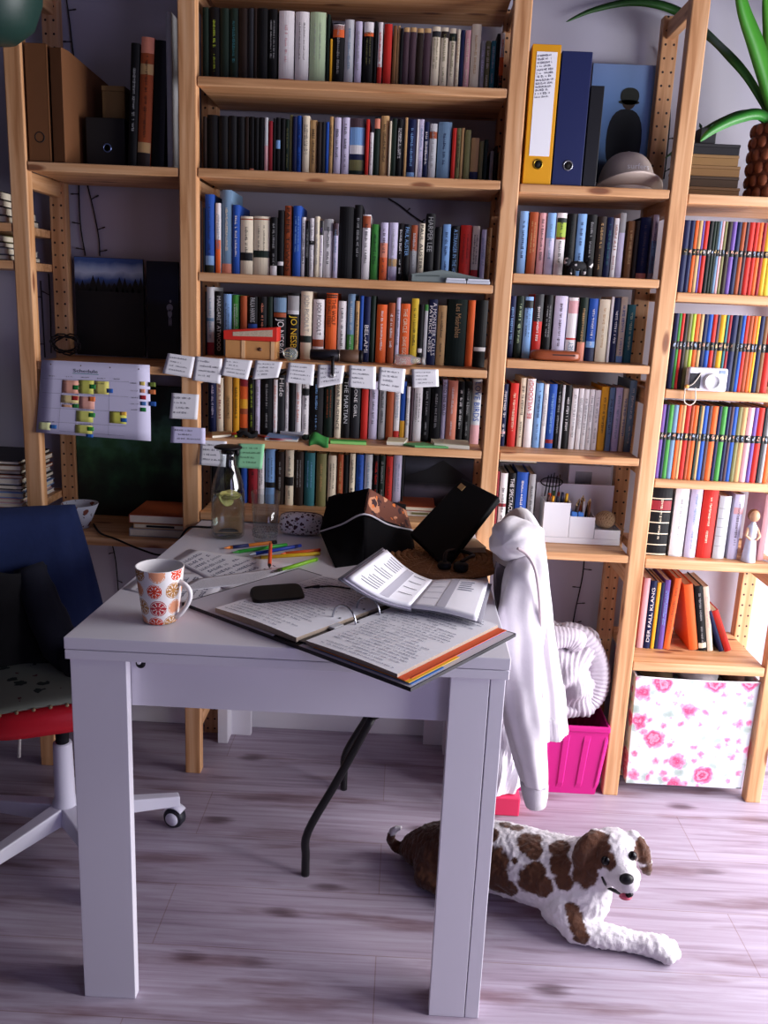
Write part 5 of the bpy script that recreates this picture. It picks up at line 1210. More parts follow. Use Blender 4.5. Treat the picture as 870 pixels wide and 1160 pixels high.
# bottom shelf of that bay
z = ZB[4]+.0005
b5 = BOOKROWS[-1]
x0 = atY(565, 530, 2.29).x; x1 = atY(608, 534, 2.29).x; zt = max(atY(585, 536, 2.295).z, .9075); 
flat_book(x0, x1, 2.292, 2.44, zt+.0008, zt+.0115, '4a4230', 'dark olive book lying across the tops of the upright ones')
OW = mat('e6e6ec', .4, key='organiser')
yo = 2.296
xs = [atY(p, 610, yo).x for p in (613.5, 643.5, 672.5, 702.5)]; zts = [atY(625, 569, yo).z, atY(657, 585.5, yo).z, atY(687, 600.5, yo).z]; zbase = atY(660, 609, yo).z
t_ = thing('desk_organiser', 'white stepped desk organiser holding pens and a ball of twine', 'organiser', ((xs[0]+xs[3])/2, yo, z))
mb = MB(); th = .002
for i in range(3):
    a, b2, zt_ = xs[i]+(.0006 if i else 0), xs[i+1]-.0006, zts[i]; dpt = .075
    mb.box(a, b2, yo, yo+th, z+.018, zt_); mb.box(a, b2, yo+dpt-th, yo+dpt, z+.018, zt_); mb.box(a, a+th, yo, yo+dpt, z+.018, zt_); mb.box(b2-th, b2, yo, yo+dpt, z+.018, zt_); 
    c = build(MB().box(a, b2, yo, yo+th, z+.018, zt_).box(a, b2, yo+dpt-th, yo+dpt, z+.018, zt_).box(a, a+th, yo+th, yo+dpt-th, z+.018, zt_).box(b2-th, b2, yo+th, yo+dpt-th, z+.018, zt_).box(a, b2, yo, yo+dpt, z+.0165, z+.018), 'compartment', OW, t_, .0005)
build(MB().box(xs[0], xs[3], yo-.0008, yo+.08, z, z+.016), 'drawer', OW, t_, .001)
zb_ = atY(655, 548.5, 2.40).z
tag(build(MB().box(xs[0]-.008, xs[3]-.004, 2.40, 2.4035, z, zb_), 'display_card', mat('e3dfea', .6)), 'large white card leaning upright behind the desk organiser', 'card')
rd = random.Random(9)
for i in range(9):
    a = xs[0]+.006+(xs[1]-xs[0]-.012)*(i+.5)/9; y_ = yo+.012+.05*((i*5) % 9)/9; c = ['3a1a18', 'd84a20', 'e8a020', '2a4a2a', '23233a', '7a1c1c', '1a2038', '5a2a1a', 'e8b020'][i]
    t_ = thing('marker', ['maroon', 'orange red', 'amber', 'dark green', 'indigo', 'crimson', 'midnight blue', 'brown', 'yellow'][i]+' marker in the tall left compartment of the organiser', 'marker', (a, y_, z+.018), 'markers in the organiser')
    zt_ = zts[0]+rd.uniform(.012, .024); build(MB().tube([(a, y_, z+.0185), (a+.001, y_, zts[0]-.01)], .0042, 8), 'barrel', mat(c, .4), t_); build(MB().tube([(a+.001, y_, zts[0]-.0098), (a+.002, y_, zt_)], [.0044, .004], 8), 'cap', mat(c, .4), t_)
for i in range(11):
    a = xs[1]+.006+(xs[2]-xs[1]-.012)*(i+.5)/11; y_ = yo+.02+.045*((i*4) % 11)/11; ln = rd.uniform(.022, .042); tx_ = rd.uniform(-.012, .02)
    c = ['2a5aa8', '17161b', '6f4a2a', '3a241a', '8a3a20', '5a3a24', 'c8c4c8', '6a4424', '2a1a14', '7a4a2a', '8a5a30'][i]
    t_ = thing('pencil', ['blue', 'black', 'light brown', 'dark brown', 'reddish', 'walnut', 'white', 'ochre brown', 'blackish brown', 'copper brown', 'tan brown'][i]+' pencil in the middle compartment of the organiser', 'pencil', (a, y_, z+.018), 'pencils in the organiser')
    p0 = Vector((a, y_, z+.0185)); p1 = Vector((min(max(a+tx_*.5, xs[1]+.006), xs[2]-.006), y_, zts[1])); p2 = Vector((a+tx_, y_, zts[1]+ln)); build(MB().tube([p0, p1, p2], .0032, 7), 'shaft', mat(c, .5), t_); build(MB().tube([p2, p2+(p2-p1).normalized()*.008], [.003, .0006], 7), 'point', mat('c9a878', .6), t_)
for dx, l in ((0, 'left'), (.017, 'right')):
    a = xs[1]+.004+dx; tag(build(MB().prism([(a, yo+.004, zts[1]-.03), (a+.015, yo+.004, zts[1]-.03), (a+.016, yo+.004, zts[1]+.010), (a+.001, yo+.004, zts[1]+.013)], (0, .009, 0)), 'eraser', mat('3f78c8', .6), bevel=.002), l+' one of two bright blue erasers in the organiser', 'eraser', 'blue erasers in the organiser')
tc_ = Vector((atY(686, 591, yo+.03).x, yo+.036, zts[2]+.0205))
t_ = thing('twine_ball', 'ball of beige twine sitting on the low step of the organiser', 'twine', tc_-Vector((0, 0, .024)))
build(MB().ball(tc_, (.026, .022, .0225), 20, 12), 'core', mat('8a6a4c', .95), t_)
rd = random.Random(2)
for i in range(4):
    ax = Vector((rd.uniform(-1, 1), rd.uniform(-1, 1), rd.uniform(-.6, .6))).normalized(); e1_ = ax.orthogonal().normalized(); e2_ = ax.cross(e1_)
    pts = []
    for s in range(150):
        a = s*2*PI/22; off = (s/150-.5)*1.5; r_ = math.sqrt(max(.05, 1-off*off)); d = e1_*math.cos(a)*r_+e2_*math.sin(a)*r_+ax*off; pts.append(tc_+Vector((d.x*.0268, d.y*.0228, d.z*.0234)))
    build(MB().tube(pts, .0011, 5), 'strand', mat('b49474', .95), t_)
build(MB().tube(smooth([tc_+Vector((.024, -.006, -.004)), tc_+Vector((.036, -.014, -.012)), tc_+Vector((.05, -.02, -.022))]), .0012, 5), 'loose_end', mat('b49474', .95), t_)
x0, x1 = atY(644, 540, 2.44).x, atY(692, 540, 2.44).x; zt = atY(668, 527.5, 2.44).z
t_ = thing('framed_photo', 'white picture frame with a grey photo above the organiser', 'picture frame', ((x0+x1)/2, 2.44, z)); build(MB().box(x0, x1, 2.44, 2.452, z, zt), 'frame', mat('d9d6e0', .5), t_, .001)
build(MB().box(x0+(x1-x0)*.16, x0+(x1-x0)*.55, 2.4388, 2.4402, zt-.055, zt-.018), 'photo', picture_mat('print_grey', [(0, '4a4c50'), (.5, '7a7e84'), (1, 'a0a4aa')], 60, .5), t_)
mb = MB(); c = atY(627, 535, 2.38)
t_ = thing('wire_basket', 'thin dark wire stand behind the organiser markers', 'wire stand', (c.x, 2.37, z))
for i in range(5): mb = MB().tube([(c.x-.03+.012*i, 2.38, z), (c.x-.012+.008*i, 2.385, c.z+.004*(i % 3)-.01)], .0016, 6); build(mb, 'wire', BLK, t_)
build(MB().tube([Vector((c.x-.002+.03*math.cos(a*.4), 2.383, c.z-.028+.013*math.sin(a*.4))) for a in range(17)], .0018, 6), 'hoop', BLK, t_)

# --- striped comics bay
def comics(spec, zsh, ymid, ptop, a0, a1, where, group):
    s = ''
    for it in spec.split(','):
        x0, x1, c = it.split(); s += f'{x0} {x1} {ptop+(float(x0)-770)*.035:.2f} {c} - {a0}:{a1}:black;'
    out = row(s, zsh, ymid, .012, where, group, jit=.001)
    rd = random.Random(len(spec))
    for t_ in out:
        bw, h = t_['_w3']; base = Vector(t_['_w']); mb = MB(); hb = h*(a1-a0)
        for q in range(3):
            x = base.x+bw*rd.uniform(-.35, .1); zz_ = base.z+h*a0+hb*rd.uniform(.3, .6); wq = bw*rd.uniform(.18, .4); hq = hb*rd.uniform(.2, .42)
            mb.add([(x, base.y-.0007, zz_), (x+wq, base.y-.0007, zz_), (x+wq*1.1, base.y-.0007, zz_+hq), (x+wq*.3, base.y-.0007, zz_+hq*.8)], [(0, 1, 2, 3)])
        build(mb, 'band_picture', mat(rd.choice(['d8d0c8', 'e8c890', 'a8b8d0', 'e0a890']), .5), t_)
        t_['_bands'] = ''
BO2 = 'striped comic paperbacks'
comics('770 777 navy,777 782 navy,782.3 786.3 orange,786.5 790.5 tan,790.5 793 purple,793 798 red,798 803 black,803 806 forest,806 809 forest,809 812 steel,812 815 pink,815 818.5 olive,818.5 824 umber,824 829 purple,829 834.5 navy,834.5 839.5 rust,839.5 843 mauve,843 849.5 red,849.5 854 red,854 858.5 orange,858.5 862.5 crimson,862.5 868 gold,868 874 yellow', ZD[1], 291, 249, .52, .61, 'uppermost striped comic row', BO2)
comics('760.5 765 navy,765 768 green,768 771.5 red,771.5 776 umber,776 780 olive,780 784 lime,784 789 orange,789 793 tan,793 798 navy,798 803 blue,803 808 red,808 811.5 mauve,811.5 818 gold,818 821 teal,821 824.5 crimson,824.5 832 navy,832 836 charcoal,836 840 blue,840 844 red,844 849 rust,849 853 orange,853 856 gold,856 861.5 navy,861.5 866 brown,866 874 red', ZD[2], 388, 355, .53, .64, 'middle striped comic row', BO2)
comics('745 749.5 purple,749.5 753 navy,753 758 green,758 763.5 steel,763.5 768 orange,768 771.5 tan,771.5 777.5 red,777.5 781 rust,781 786 orange,786 789 forest,789 792 tan,792 797 blue,797 801 mauve,801 808 orange,808 812 navy,812 818 green,818 822 navy,822 825.5 mauve,825.5 830 blue,830 835 olive,835 841 tan,841 848.5 pink,848.5 853 purple,853 860 red,860 863.5 charcoal,863.5 867.5 grey,867.5 873 orange', ZD[3], 500, 459, .53, .63, 'lowest striped comic row', BO2)
# white camera with strap
z = ZD[2]+.0005
cx0, cx1 = atY(780, 432, 2.18).x, atY(825, 432, 2.18).x; zt = atY(802, 417, 2.18).z
t_ = thing('compact_camera', 'white compact camera with strap before the striped comics', 'camera', ((cx0+cx1)/2, 2.19, z))
build(MB().box(cx0, cx1, 2.186, 2.2105, z, zt), 'body', mat('e3e2ea', .35), t_, .005, seg=3)
build(MB().lathe([(.021, 0), (.021, .006), (.019, .010), (.016, .0105), (.015, .007), (.001, .007)], (0, 0, 0), 28, T((cx0+(cx1-cx0)*.60, 2.186, z+.024)) @ Matrix.Rotation(PI/2, 4, 'X')), 'lens_cap', mat('eeedf2', .3), t_)
build(MB().box(cx0+.004, cx0+(cx1-cx0)*.32, 2.1845, 2.187, z+.006, zt-.014), 'grip', mat('1c1c22', .5), t_, .001); build(MB().box(cx1-.022, cx1-.006, 2.1845, 2.187, zt-.013, zt-.005), 'viewfinder', mat('8fa0c0', .2), t_, .001)
sp_ = smooth([Vector((cx0+.03, 2.184, zt-.012)), Vector((cx0+.012, 2.180, z+.018)), Vector((cx0-.003, 2.186, z+.008)), Vector((cx0-.002, 2.192, z-.004)), Vector((cx0+.0, 2.193, z-.028)), Vector((cx0+.014, 2.192, z-.036)), Vector((cx0+.026, 2.193, z-.026)), Vector((cx0+.024, 2.192, z-.004)), Vector((cx0+.02, 2.184, z+.008))])
build(MB().tube(sp_, .0016, 6), 'strap', mat('cfc6b8', .7), t_); build(MB().ball((cx0-.002, 2.183, z+.010), (.006, .005, .005), 10, 7), 'toggle', mat('e0a050', .5), t_)
# encyclopedia row
row('''734 757 553 black cream 0.01:.03:cream .155:.17:cream .32:.335:cream .485:.5:cream .65:.665:cream .84:.855:cream .68:.82:crimson;760 776 550 white grey 0:.02:silver;777.5 790.5 551 lilac steel;791.5 808.5 553 red cream;810 823.5 562 silver - .2:.21:grey .36:.37:grey .5:.51:grey .64:.65:grey .8:.81:grey;827 838 560 lilac mauve .7:.8:pink;861 868 560 pink''', ZD[4], 596, .03, 'row with the doll below the comics', 'books beside the doll',
    {3: [('DE ANDERE EEUW', .55, .4, .3, .1)][:0] or None}, up=True)
z = ZD[4]+.0005
dp = atY(849, 632, 2.215); dp = Vector((dp.x, 2.222, z))
t_ = thing('doll', 'small figurine with brown hair and a white blue robe', 'figurine', dp)
build(MB().lathe([(.001, 0), (.018, 0), (.0165, .02), (.0135, .05), (.0115, .075), (.0125, .092), (.006, .103), (.0045, .108)], dp, 20), 'robe', mat('c9cfe2', .6, var=.15, scale=120), t_)
build(MB().ball(dp+Vector((0, -.001, .122)), (.0135, .013, .0155), 16, 10), 'head', mat('c99a78', .55), t_); build(MB().grid(lambda u, v: dp+Vector((.0150*math.sin(PI*v*.72)*math.cos(2*PI*u), .0025+.0146*math.sin(PI*v*.72)*math.sin(2*PI*u)+.002, .123+.0165*math.cos(PI*v*.72))), 20, 8), 'hair', mat('7a4a28', .7), t_)
for s in (-1, 1): build(MB().tube([dp+Vector((s*.011, 0, .09)), dp+Vector((s*.018, -.008, .07)), dp+Vector((s*.006, -.016, .062))], [.0045, .004, .0028], 8), 'arm', mat('d8a888', .6), t_)
tag(build(MB().tube(smooth([Vector((.965, 2.23, z+.003)), Vector((.985, 2.205, z+.002)), Vector((.99, 2.195, z-.004)), Vector((1.0, 2.19, z-.03)), Vector((1.0, 2.188, z-.08))]), .0022, 6), 'white_cable', mat('c8c4cc', .5)), 'grey white cable trailing over the shelf edge by the doll', 'cable')
# leaning books on the shelf above the floral box
z = ZD[5]+.0005; bl = []
def lb(px0, px1, pym, ptop, col, let, zn, lean, y=2.30, d=.13, title=None):
    A = atY(px0, pym, y); B = atY(px1, pym, y); zt = atY((px0+px1)/2, ptop, y).z
    M = Matrix.Translation(((B.x if lean > 0 else A.x), 0, z)) @ Matrix.Rotation(lean, 4, 'Y') @ Matrix.Translation((-(B.x if lean > 0 else A.x), 0, -z))
    b_ = book_at(A.x, B.x, z+.0006, zt, y, d, col, let, title, True, zn, M=M if lean else None); tag(b_, None, 'book', 'books above the floral box'); b_['_where'] = 'on the shelf above the floral box'; bl.append(b_); return b_
lb(726.5, 733.5, 690, 655, 'pink', None, (), 0); lb(734, 741.5, 690, 658, 'navy', 'white', (), 0, title=[('DER FALL KLANG', .5, .8, .5, 0)]); lb(742, 746, 690, 660, 'gold', None, (), 0); lb(746.3, 750, 690, 660, 'navy', None, (), 0); lb(750.3, 756.5, 690, 657, 'purple', 'sky', (), 0)
lb(757, 764.5, 690, 655, 'orange', 'rust', (), .045)
lb(783, 793.5, 722, 662, 'orange', None, (), -.20, d=.15); lb(794, 803, 722, 664, 'black', 'grey', ((.04, .12, 'cream'),), -.185); lb(803.5, 810, 724, 664, 'cream', 'pink', (), -.19)
lb(817, 822, 727, 690, 'navy', None, (), -.40, d=.11); lb(823, 831, 728, 690, 'red', 'rust', (), -.42, d=.11)
BOOKROWS.append(bl)
# plant, boxes on the top right shelf
z = ZD[0]+.0005
y = 2.27
for i, (a, b2, c, l) in enumerate(((206, 214, '6a4a2a', 'dark brown box at the bottom of the pile beside the plant pot'), (196, 205, '3c2a1a', 'second lowest dark box of the pile beside the plant'), (184, 195, '7a5a34', 'tan banded box of the pile beside the plant'), (172, 183, '7f6038', 'second tan banded box under the topmost black one'), (160, 171, '16151a', 'flat black box beneath the dark plant tray'))):
    x0, x1 = .662, atY(838, b2, y).x; z0 = z+.001+i*.0245; x0 += .002*(i % 2)
    t_ = thing('storage_box', l, 'box', ((x0+x1)/2, y, z0), 'flat boxes piled beside the plant'); build(MB().box(x0, x1-.003*(i % 2), y, y+.16, z0, z0+.017), 'base', mat(c, .8), t_, .001); build(MB().box(x0-.001, x1+.001-.003*(i % 2), y-.001, y+.161, z0+.0172, z0+.024), 'lid', mat(c, .7), t_, .001)
x0, x1 = atY(793, 140, y).x, atY(817, 140, y).x
t_ = thing('black_pot', 'small black square pot with dark foliage on the boxes', 'pot', ((x0+x1)/2, y+.03, z+.124)); build(MB().prism([(x0+.006, y+.006, z+.124), (x1-.006, y+.006, z+.124), (x1-.006, y+.05, z+.124), (x0+.006, y+.05, z+.124)], (0, 0, .036)), 'pot', mat('17181c', .5), t_, .002)
mb = MB(); rd = random.Random(6)
for i in range(14):
    c = Vector(((x0+x1)/2+rd.uniform(-.018, .018), y+.028+rd.uniform(-.015, .015), z+.158)); d = Vector((rd.uniform(-1, 1)*.014, rd.uniform(-1, .3)*.012, rd.uniform(.004, .016))); s_ = d.cross(Vector((0, 0, 1))).normalized()*.005
    mb.add([c, c+d*.5+s_, c+d, c+d*.5-s_], [(0, 1, 2, 3)])
build(mb, 'foliage', mat('1f4a34', .6), t_)
pp = Vector((atY(877, 200, 2.30).x, 2.31, z))
t_ = thing('potted_plant', 'strap leaved green plant in a brown scaly pot', 'potted plant', pp)
rr0 = pp.x-atY(845, 200, 2.31).x; hp2 = atY(860, 142, 2.31).z-z
mb = MB().lathe([(.001, 0), (rr0*.86, 0), (rr0*.95, hp2*.5), (rr0*.92, hp2), (rr0*.82, hp2), (rr0*.8, hp2-.02), (.001, hp2-.02)], pp, 28); pot = build(mb, 'pot', mat('6a3520', .7), t_)
mb = MB()
for r_ in range(6):
    for j in range(15):
        a = 2*PI*(j+.5*(r_ % 2))/15; q = rr0*(.9+.05*math.sin(PI*r_/6)); c = pp+Vector((q*math.cos(a), q*math.sin(a), hp2*(r_+.55)/6)); M_ = Matrix.Rotation(a, 3, 'Z'); mb.ball(c, (.006, .0125, .0135), 8, 5, M=M_)
build(mb, 'scales', mat('8a4a2c', .65, var=.2, scale=80), pot)
top = pp+Vector((0, 0, hp2-.01))
def strap_leaf(ctrl, w0, label=None, col='3f8a2a'):
    p = smooth(ctrl, 7); n = len(p); mb = MB(); vs = []
    for i, q in enumerate(p):
        t = i/(n-1); wd = w0*(math.sin(PI*min(.999, .18+.82*t))**.6)*(1 if t < .5 else 1); d = (p[min(i+1, n-1)]-p[max(i-1, 0)]).normalized(); sd = d.cross(Vector((0, -1, 0)))
        if sd.length < .1: sd = Vector((1, 0, 0))
        sd.normalize(); nn = sd.cross(d)
        vs += [q+sd*wd, q-nn*wd*.25, q-sd*wd, q+nn*.0008-nn*wd*.2]
    fs = []
    for i in range(n-1):
        for k_ in range(4): fs.append((i*4+k_, i*4+(k_+1) % 4, i*4+4+(k_+1) % 4, i*4+4+k_))
    fs += [(0, 1, 2, 3), ((n-1)*4+3, (n-1)*4+2, (n-1)*4+1, (n-1)*4)]
    mb.add(vs, fs, True); build(mb, 'leaf', mat(col, .4, var=.12, scale=30), t_)
strap_leaf([top, atY(868, 90, 2.29), atY(856, 50, 2.27), atY(842, 10, 2.25), atY(832, -40, 2.23)], .021)
strap_leaf([top, atY(874, 90, 2.33), atY(872, 40, 2.33), atY(866, -10, 2.33)], .020, col='4f9a30')
strap_leaf([top, atY(850, 92, 2.31), atY(825, 62, 2.33), atY(802, 40, 2.42), atY(775, 17, 2.483), atY(745, 5, 2.483), atY(710, 3, 2.483), atY(670, 12, 2.48), atY(641, 25, 2.475)], .012, col='27541f')
strap_leaf([top, atY(862, 130, 2.26), atY(835, 134, 2.24), atY(808, 147, 2.23), atY(793, 160, 2.23)], .013, col='2f7a2a')
strap_leaf([top+Vector((0, .02, 0)), atY(850, 128, 2.38), atY(815, 138, 2.45), atY(780, 160, 2.485), atY(752, 180, 2.485)], .008, col='24502a')
# ------------------------------------------------------------ black bag, mat and small things on the table
FAB = mat('0a090c', .9, var=.1, scale=120, bump=.15, spec=.15, key='fab')
tl, tc2, tr2 = atY(372, 563, 2.075), atY(418, 553, 2.01), atY(460, 578, 2.085)
rl, rc, rr_b = atY(362, 602, 2.02), atY(413, 582, 1.955), atY(467, 600, 2.06)
bl_, bc_, br_ = atZ(380, 643, TZ+.001), Vector((rc.x+.005, 1.885, TZ+.001)), Vector((rr_b.x+.01, 1.965, TZ+.001))
bkL, bkR = Vector((tl.x+.02, 2.175, TZ+.001)), Vector((tr2.x, 2.175, TZ+.001))
t_ = thing('camera_bag', 'open black bag with white piping and a brown floral side panel', 'bag', (-.07, 2.02, TZ))
def patch(a, b2, c, d, n=10, bulge=0.0, wr_=0.0, sd=1):
    rd = random.Random(sd); ph = [rd.uniform(0, 6) for _ in range(4)]
    nn = (b2-a).cross(d-a).normalized()
    def fn(u, v):
        p = a.lerp(b2, u).lerp(d.lerp(c, u), v); e = math.sin(PI*u)*math.sin(PI*v)
        return p+nn*(bulge*e+wr_*e*(math.sin(9*u+5*v+ph[0])+math.sin(7*v-6*u+ph[1])))
    return fn
body = MB()
for i, (a, b2, c, d) in enumerate(((rl, rc, bc_, bl_), (rc, rr_b, br_, bc_))): body.grid(patch(a, b2, c, d, bulge=.008, wr_=.003, sd=i), 12, 10, -.002)
bkt_l, bkt_r = Vector((bkL.x, 2.17, rl.z+.02)), Vector((bkR.x, 2.17, rl.z+.02))
body.grid(patch(bkt_l, rl, bl_, bkL, bulge=.004), 8, 8, -.002).grid(patch(rr_b, bkt_r, bkR, br_, bulge=.004), 8, 8, -.002).grid(patch(bkt_r, bkt_l, bkL, bkR), 8, 8, -.002)
body.add([bl_, bc_, br_, bkR, bkL], [(4, 3, 2, 1, 0)])
build(body, 'body', FAB, t_)
build(MB().grid(patch(tl, tc2, rc, rl, bulge=.004), 10, 8, -.003).grid(patch(Vector((bkL.x, 2.17, tl.z-.01)), tl, rl, bkt_l), 6, 6, -.003), 'lid_side', FAB, t_)
build(MB().grid(patch(tc2, tr2, rr_b, rc, bulge=.006), 10, 8, -.003), 'floral_panel', flower_mat('6a3a2a', [('c98a66', .8, .42), ('3a1a1c', 1.2, .30), ('d9702c', 1.5, .2)], 26, name='brown_floral_cloth'), t_)
tp_ = MB().grid(patch(Vector((bkL.x, 2.17, tl.z-.01)), Vector((bkR.x, 2.17, tr2.z-.005)), tr2, tl.lerp(tc2, .0), bulge=0), 8, 6, -.002); tp_.add([tl, tc2, tr2], [(0, 1, 2)])
build(tp_, 'lid_top', FAB, t_)
pp_ = [rl+Vector((0, -.003, 0)), rl.lerp(rc, .5)+Vector((0, -.004, -.003)), rc+Vector((0, -.004, 0)), rc.lerp(rr_b, .5)+Vector((0, -.004, -.006)), rr_b+Vector((0, -.004, 0))]
build(MB().tube(smooth(pp_), .0022, 6), 'piping', mat('d6d2d8', .6), t_)
a, b2 = rl.lerp(rc, .35)+Vector((0, -.006, -.018)), rl.lerp(rc, .88)+Vector((.0, -.006, -.022)); build(MB().prism([a, b2, b2+Vector((0, .001, .008)), a+Vector((0, .001, .008))], (0, .0012, 0)), 'label', mat('d8d5d6', .7), t_)
f0, f1, f2, f3 = atY(464, 604, 1.975), atY(523, 541, 2.10), atY(565.5, 562.5, 2.02), atZ(504, 641, TZ+.017)
nn = (f1-f0).cross(f3-f0).normalized(); nn = nn if nn.y > 0 else -nn
fl = MB(); n_ = 6
mb = MB().grid(lambda u, v: f0.lerp(f1, u).lerp(f3.lerp(f2, u), v)+nn*(.004*math.sin(PI*u)*math.sin(PI*v)), 10, 8, .02 if False else None)
top_ = mb.v; w_ = 11; m2 = MB(); m2.v = [p.copy() for p in top_]+[p+nn*.018 for p in top_]; n0 = len(top_)
for f in mb.f: m2.f.append(list(f)); m2.f.append([i+n0 for i in reversed(f)])
for i in range(10): m2.f += [[i+1, i, i+n0, i+1+n0], [8*w_+i, 8*w_+i+1, 8*w_+i+1+n0, 8*w_+i+n0]]
for j in range(8): m2.f += [[j*w_, (j+1)*w_, (j+1)*w_+n0, j*w_+n0], [(j+1)*w_+10, j*w_+10, j*w_+10+n0, (j+1)*w_+10+n0]]
m2.smooth = [False]*len(m2.f); m2.mi = [0]*len(m2.f)
flp = build(m2, 'flap', mat('07080c', .7, var=.06, scale=50, spec=.15), t_, .004)
c = f0.lerp(f1, .88).lerp(f3.lerp(f2, .88), .16)-nn*.0012; d1 = (f1-f0).normalized(); d2 = (f3-f0).normalized(); build(MB().prism([c-d1*.008-d2*.010, c+d1*.008-d2*.010, c+d1*.008+d2*.010, c-d1*.008+d2*.010], nn*.001), 'tag', mat('9a7a50', .6), flp)
# coiled straw mat
mc = Vector((.096, 1.945, TZ+.0005))
t_ = thing('placemat', 'round coiled straw placemat half under the black bag flap', 'placemat', mc)
pts = []; N_ = 11
for i in range(N_*36): a = i*2*PI/36; r_ = .004+.0134*i/36; pts.append(mc+Vector((r_*math.cos(a), r_*math.sin(a)*.98, .0065)))
def straw():
    m = mat('a8784c', .9, var=.45, scale=220, bump=1.0, key='straw'); return m
build(MB().tube(pts, .0072, 7), 'coil', straw(), t_)
mb = MB()
for i in range(0, len(pts), 2):
    r_ = (pts[i]-mc); r_.z = 0
    if r_.length < .02: continue
    r_.normalize(); tg = Vector((-r_.y, r_.x, 0)); p = pts[i]+Vector((0, 0, .0062)); mb.add([p-r_*.006-tg*.0016, p+r_*.006+tg*.0006, p+r_*.006+tg*.0032, p-r_*.006+tg*.001], [(0, 1, 2, 3)])
build(mb, 'stitches', mat('c29a6c', .9), t_)
zm = TZ+.0145
c = atZ(522, 622, zm); flat_book(c.x-.035, c.x+.05, c.y-.03, c.y+.05, zm, zm+.012, 'cream', 'small cream book lying at the back of the straw mat', rz=.25)
c = atZ(522, 642, zm+.01)
t_ = thing('headphones', 'black earphone with band lying on the straw mat', 'headphones', (c.x, c.y, zm))
build(MB().lathe([(.001, 0), (.014, .001), (.017, .006), (.016, .016), (.010, .020), (.001, .021)], (c.x, c.y, zm), 22), 'ear_cup', BLK, t_); build(MB().lathe([(.001, 0), (.013, .001), (.016, .006), (.014, .014), (.001, .016)], (c.x-.035, c.y+.012, zm), 22), 'ear_cup', BLK, t_)
bz = TZ+.0275
bpts = smooth([Vector((c.x-.035, c.y+.012, zm+.014)), Vector((c.x-.03, c.y+.04, zm+.03)), Vector((c.x, c.y+.075, bz+.012)), Vector((c.x+.03, c.y+.05, bz+.01)), Vector((c.x+.018, c.y+.02, zm+.026)), Vector((c.x, c.y, zm+.02))])
build(MB().tube(bpts, .0042, 8), 'band', BLK, t_)

# ------------------------------------------------------------ folding chair with hoodie
t_ = thing('folding_chair', 'black folding chair pushed under the table, a hoodie over its back', 'chair', (.03, 1.88, 0))
CH = mat('111014', .4, key='chair')
def leg(f, top, r=.0098):
    return MB().tube(smooth([f, f+Vector((0, 0, .05)), f+Vector((.004, 0, .115)), f+Vector((.07, .01, .25)), top], 5), r, 10)
F1_, F2_ = Vector((-.174, 1.784, 0)), Vector((-.111, 2.16, 0))
for f, y in ((F1_, 1.80), (F2_, 2.10)):
    build(leg(f, Vector((-.035, y+.01, .395))), 'front_leg', CH, t_); 
    build(MB().tube(smooth([Vector((-.03, y+.01, .40)), Vector((.03, y, .435)), Vector((.16, y-.03, .45)), Vector((.245, y-.06, .50)), Vector((.268, y-.07, .66)), Vector((.272, y-.08, .83))], 5), .0098, 10), 'back_tube', CH, t_)
build(MB().tube(smooth([Vector((.178, 1.68, 0)), Vector((.176, 1.69, .15)), Vector((.172, 1.71, .32)), Vector((.165, 1.73, .44))], 5), .009, 10), 'rear_leg', CH, t_)
build(MB().tube(smooth([Vector((.235, 2.045, 0)), Vector((.232, 2.045, .15)), Vector((.222, 2.04, .32)), Vector((.205, 2.03, .44))], 5), .009, 10), 'rear_leg', CH, t_)
build(MB().prism([(-.06, 1.80, .452), (.21, 1.745, .452), (.21, 2.03, .452), (-.03, 2.105, .452)], (0, 0, .016)), 'seat', CH, t_, .005)
build(MB().grid(lambda u, v: Vector((.262+.012*math.sin(PI*u), 1.725+.29*u, .66+.17*v)), 10, 4, .008), 'backrest', CH, t_)
rows_ = [(.420, .262, .402), (.47, .258, .392), (.52, .262, .380), (.60, .247, .361), (.68, .230, .346), (.73, .222, .335), (.765, .219, .329), (.80, .222, .322), (.84, .236, .314), (.862, .250, .304), (.874, .262, .290)]
def prof(z):
    for a, b2 in zip(rows_, rows_[1:]):
        if a[0] <= z <= b2[0]:
            t = (z-a[0])/(b2[0]-a[0]); return a[1]+(b2[1]-a[1])*t, a[2]+(b2[2]-a[2])*t
    return rows_[-1][1:]
CLO = mat('d8d2d8', .9, var=.05, scale=40, bump=.25, sheen=.3, key='hoodie')
hd_ = thing('hoodie', 'off-white hoodie draped over the folding chair, one sleeve hanging', 'hoodie', (.30, 1.85, .25))
def hood(u, v):
    z = .420+(.8745-.420)*(v**.85); x0, x1 = prof(z); a = 2*PI*u
    ry = .165*(1-.06*v); 
    if z > .80: ry *= math.sqrt(max(.03, 1-((z-.80)/.078)**2*.95))
    f = .15*(1-.7*v)
    m_ = 1+f*(math.sin(7*a+2.2*v+.6)*.5+math.sin(11*a-3*v+1.7)*.35+.4*math.sin(4*a+5*v))
    xc = (x0+x1)/2; hx = (x1-x0)/2
    sgn = lambda t, p: math.copysign(abs(t)**p, t)
    return Vector((xc+hx*sgn(math.cos(a), .9)*(1+(m_-1)*.75), 1.855+ry*sgn(math.sin(a), .85)*m_, z))
mb = MB().grid(hood, 96, 40)
topc = Vector((.277, 1.855, .877)); n0 = len(mb.v); mb.v.append(topc); base = 40*97
for i in range(96): mb.f.append([base+i, base+i+1, n0]); mb.smooth.append(True); mb.mi.append(0)
build(mb, 'body', CLO, hd_)
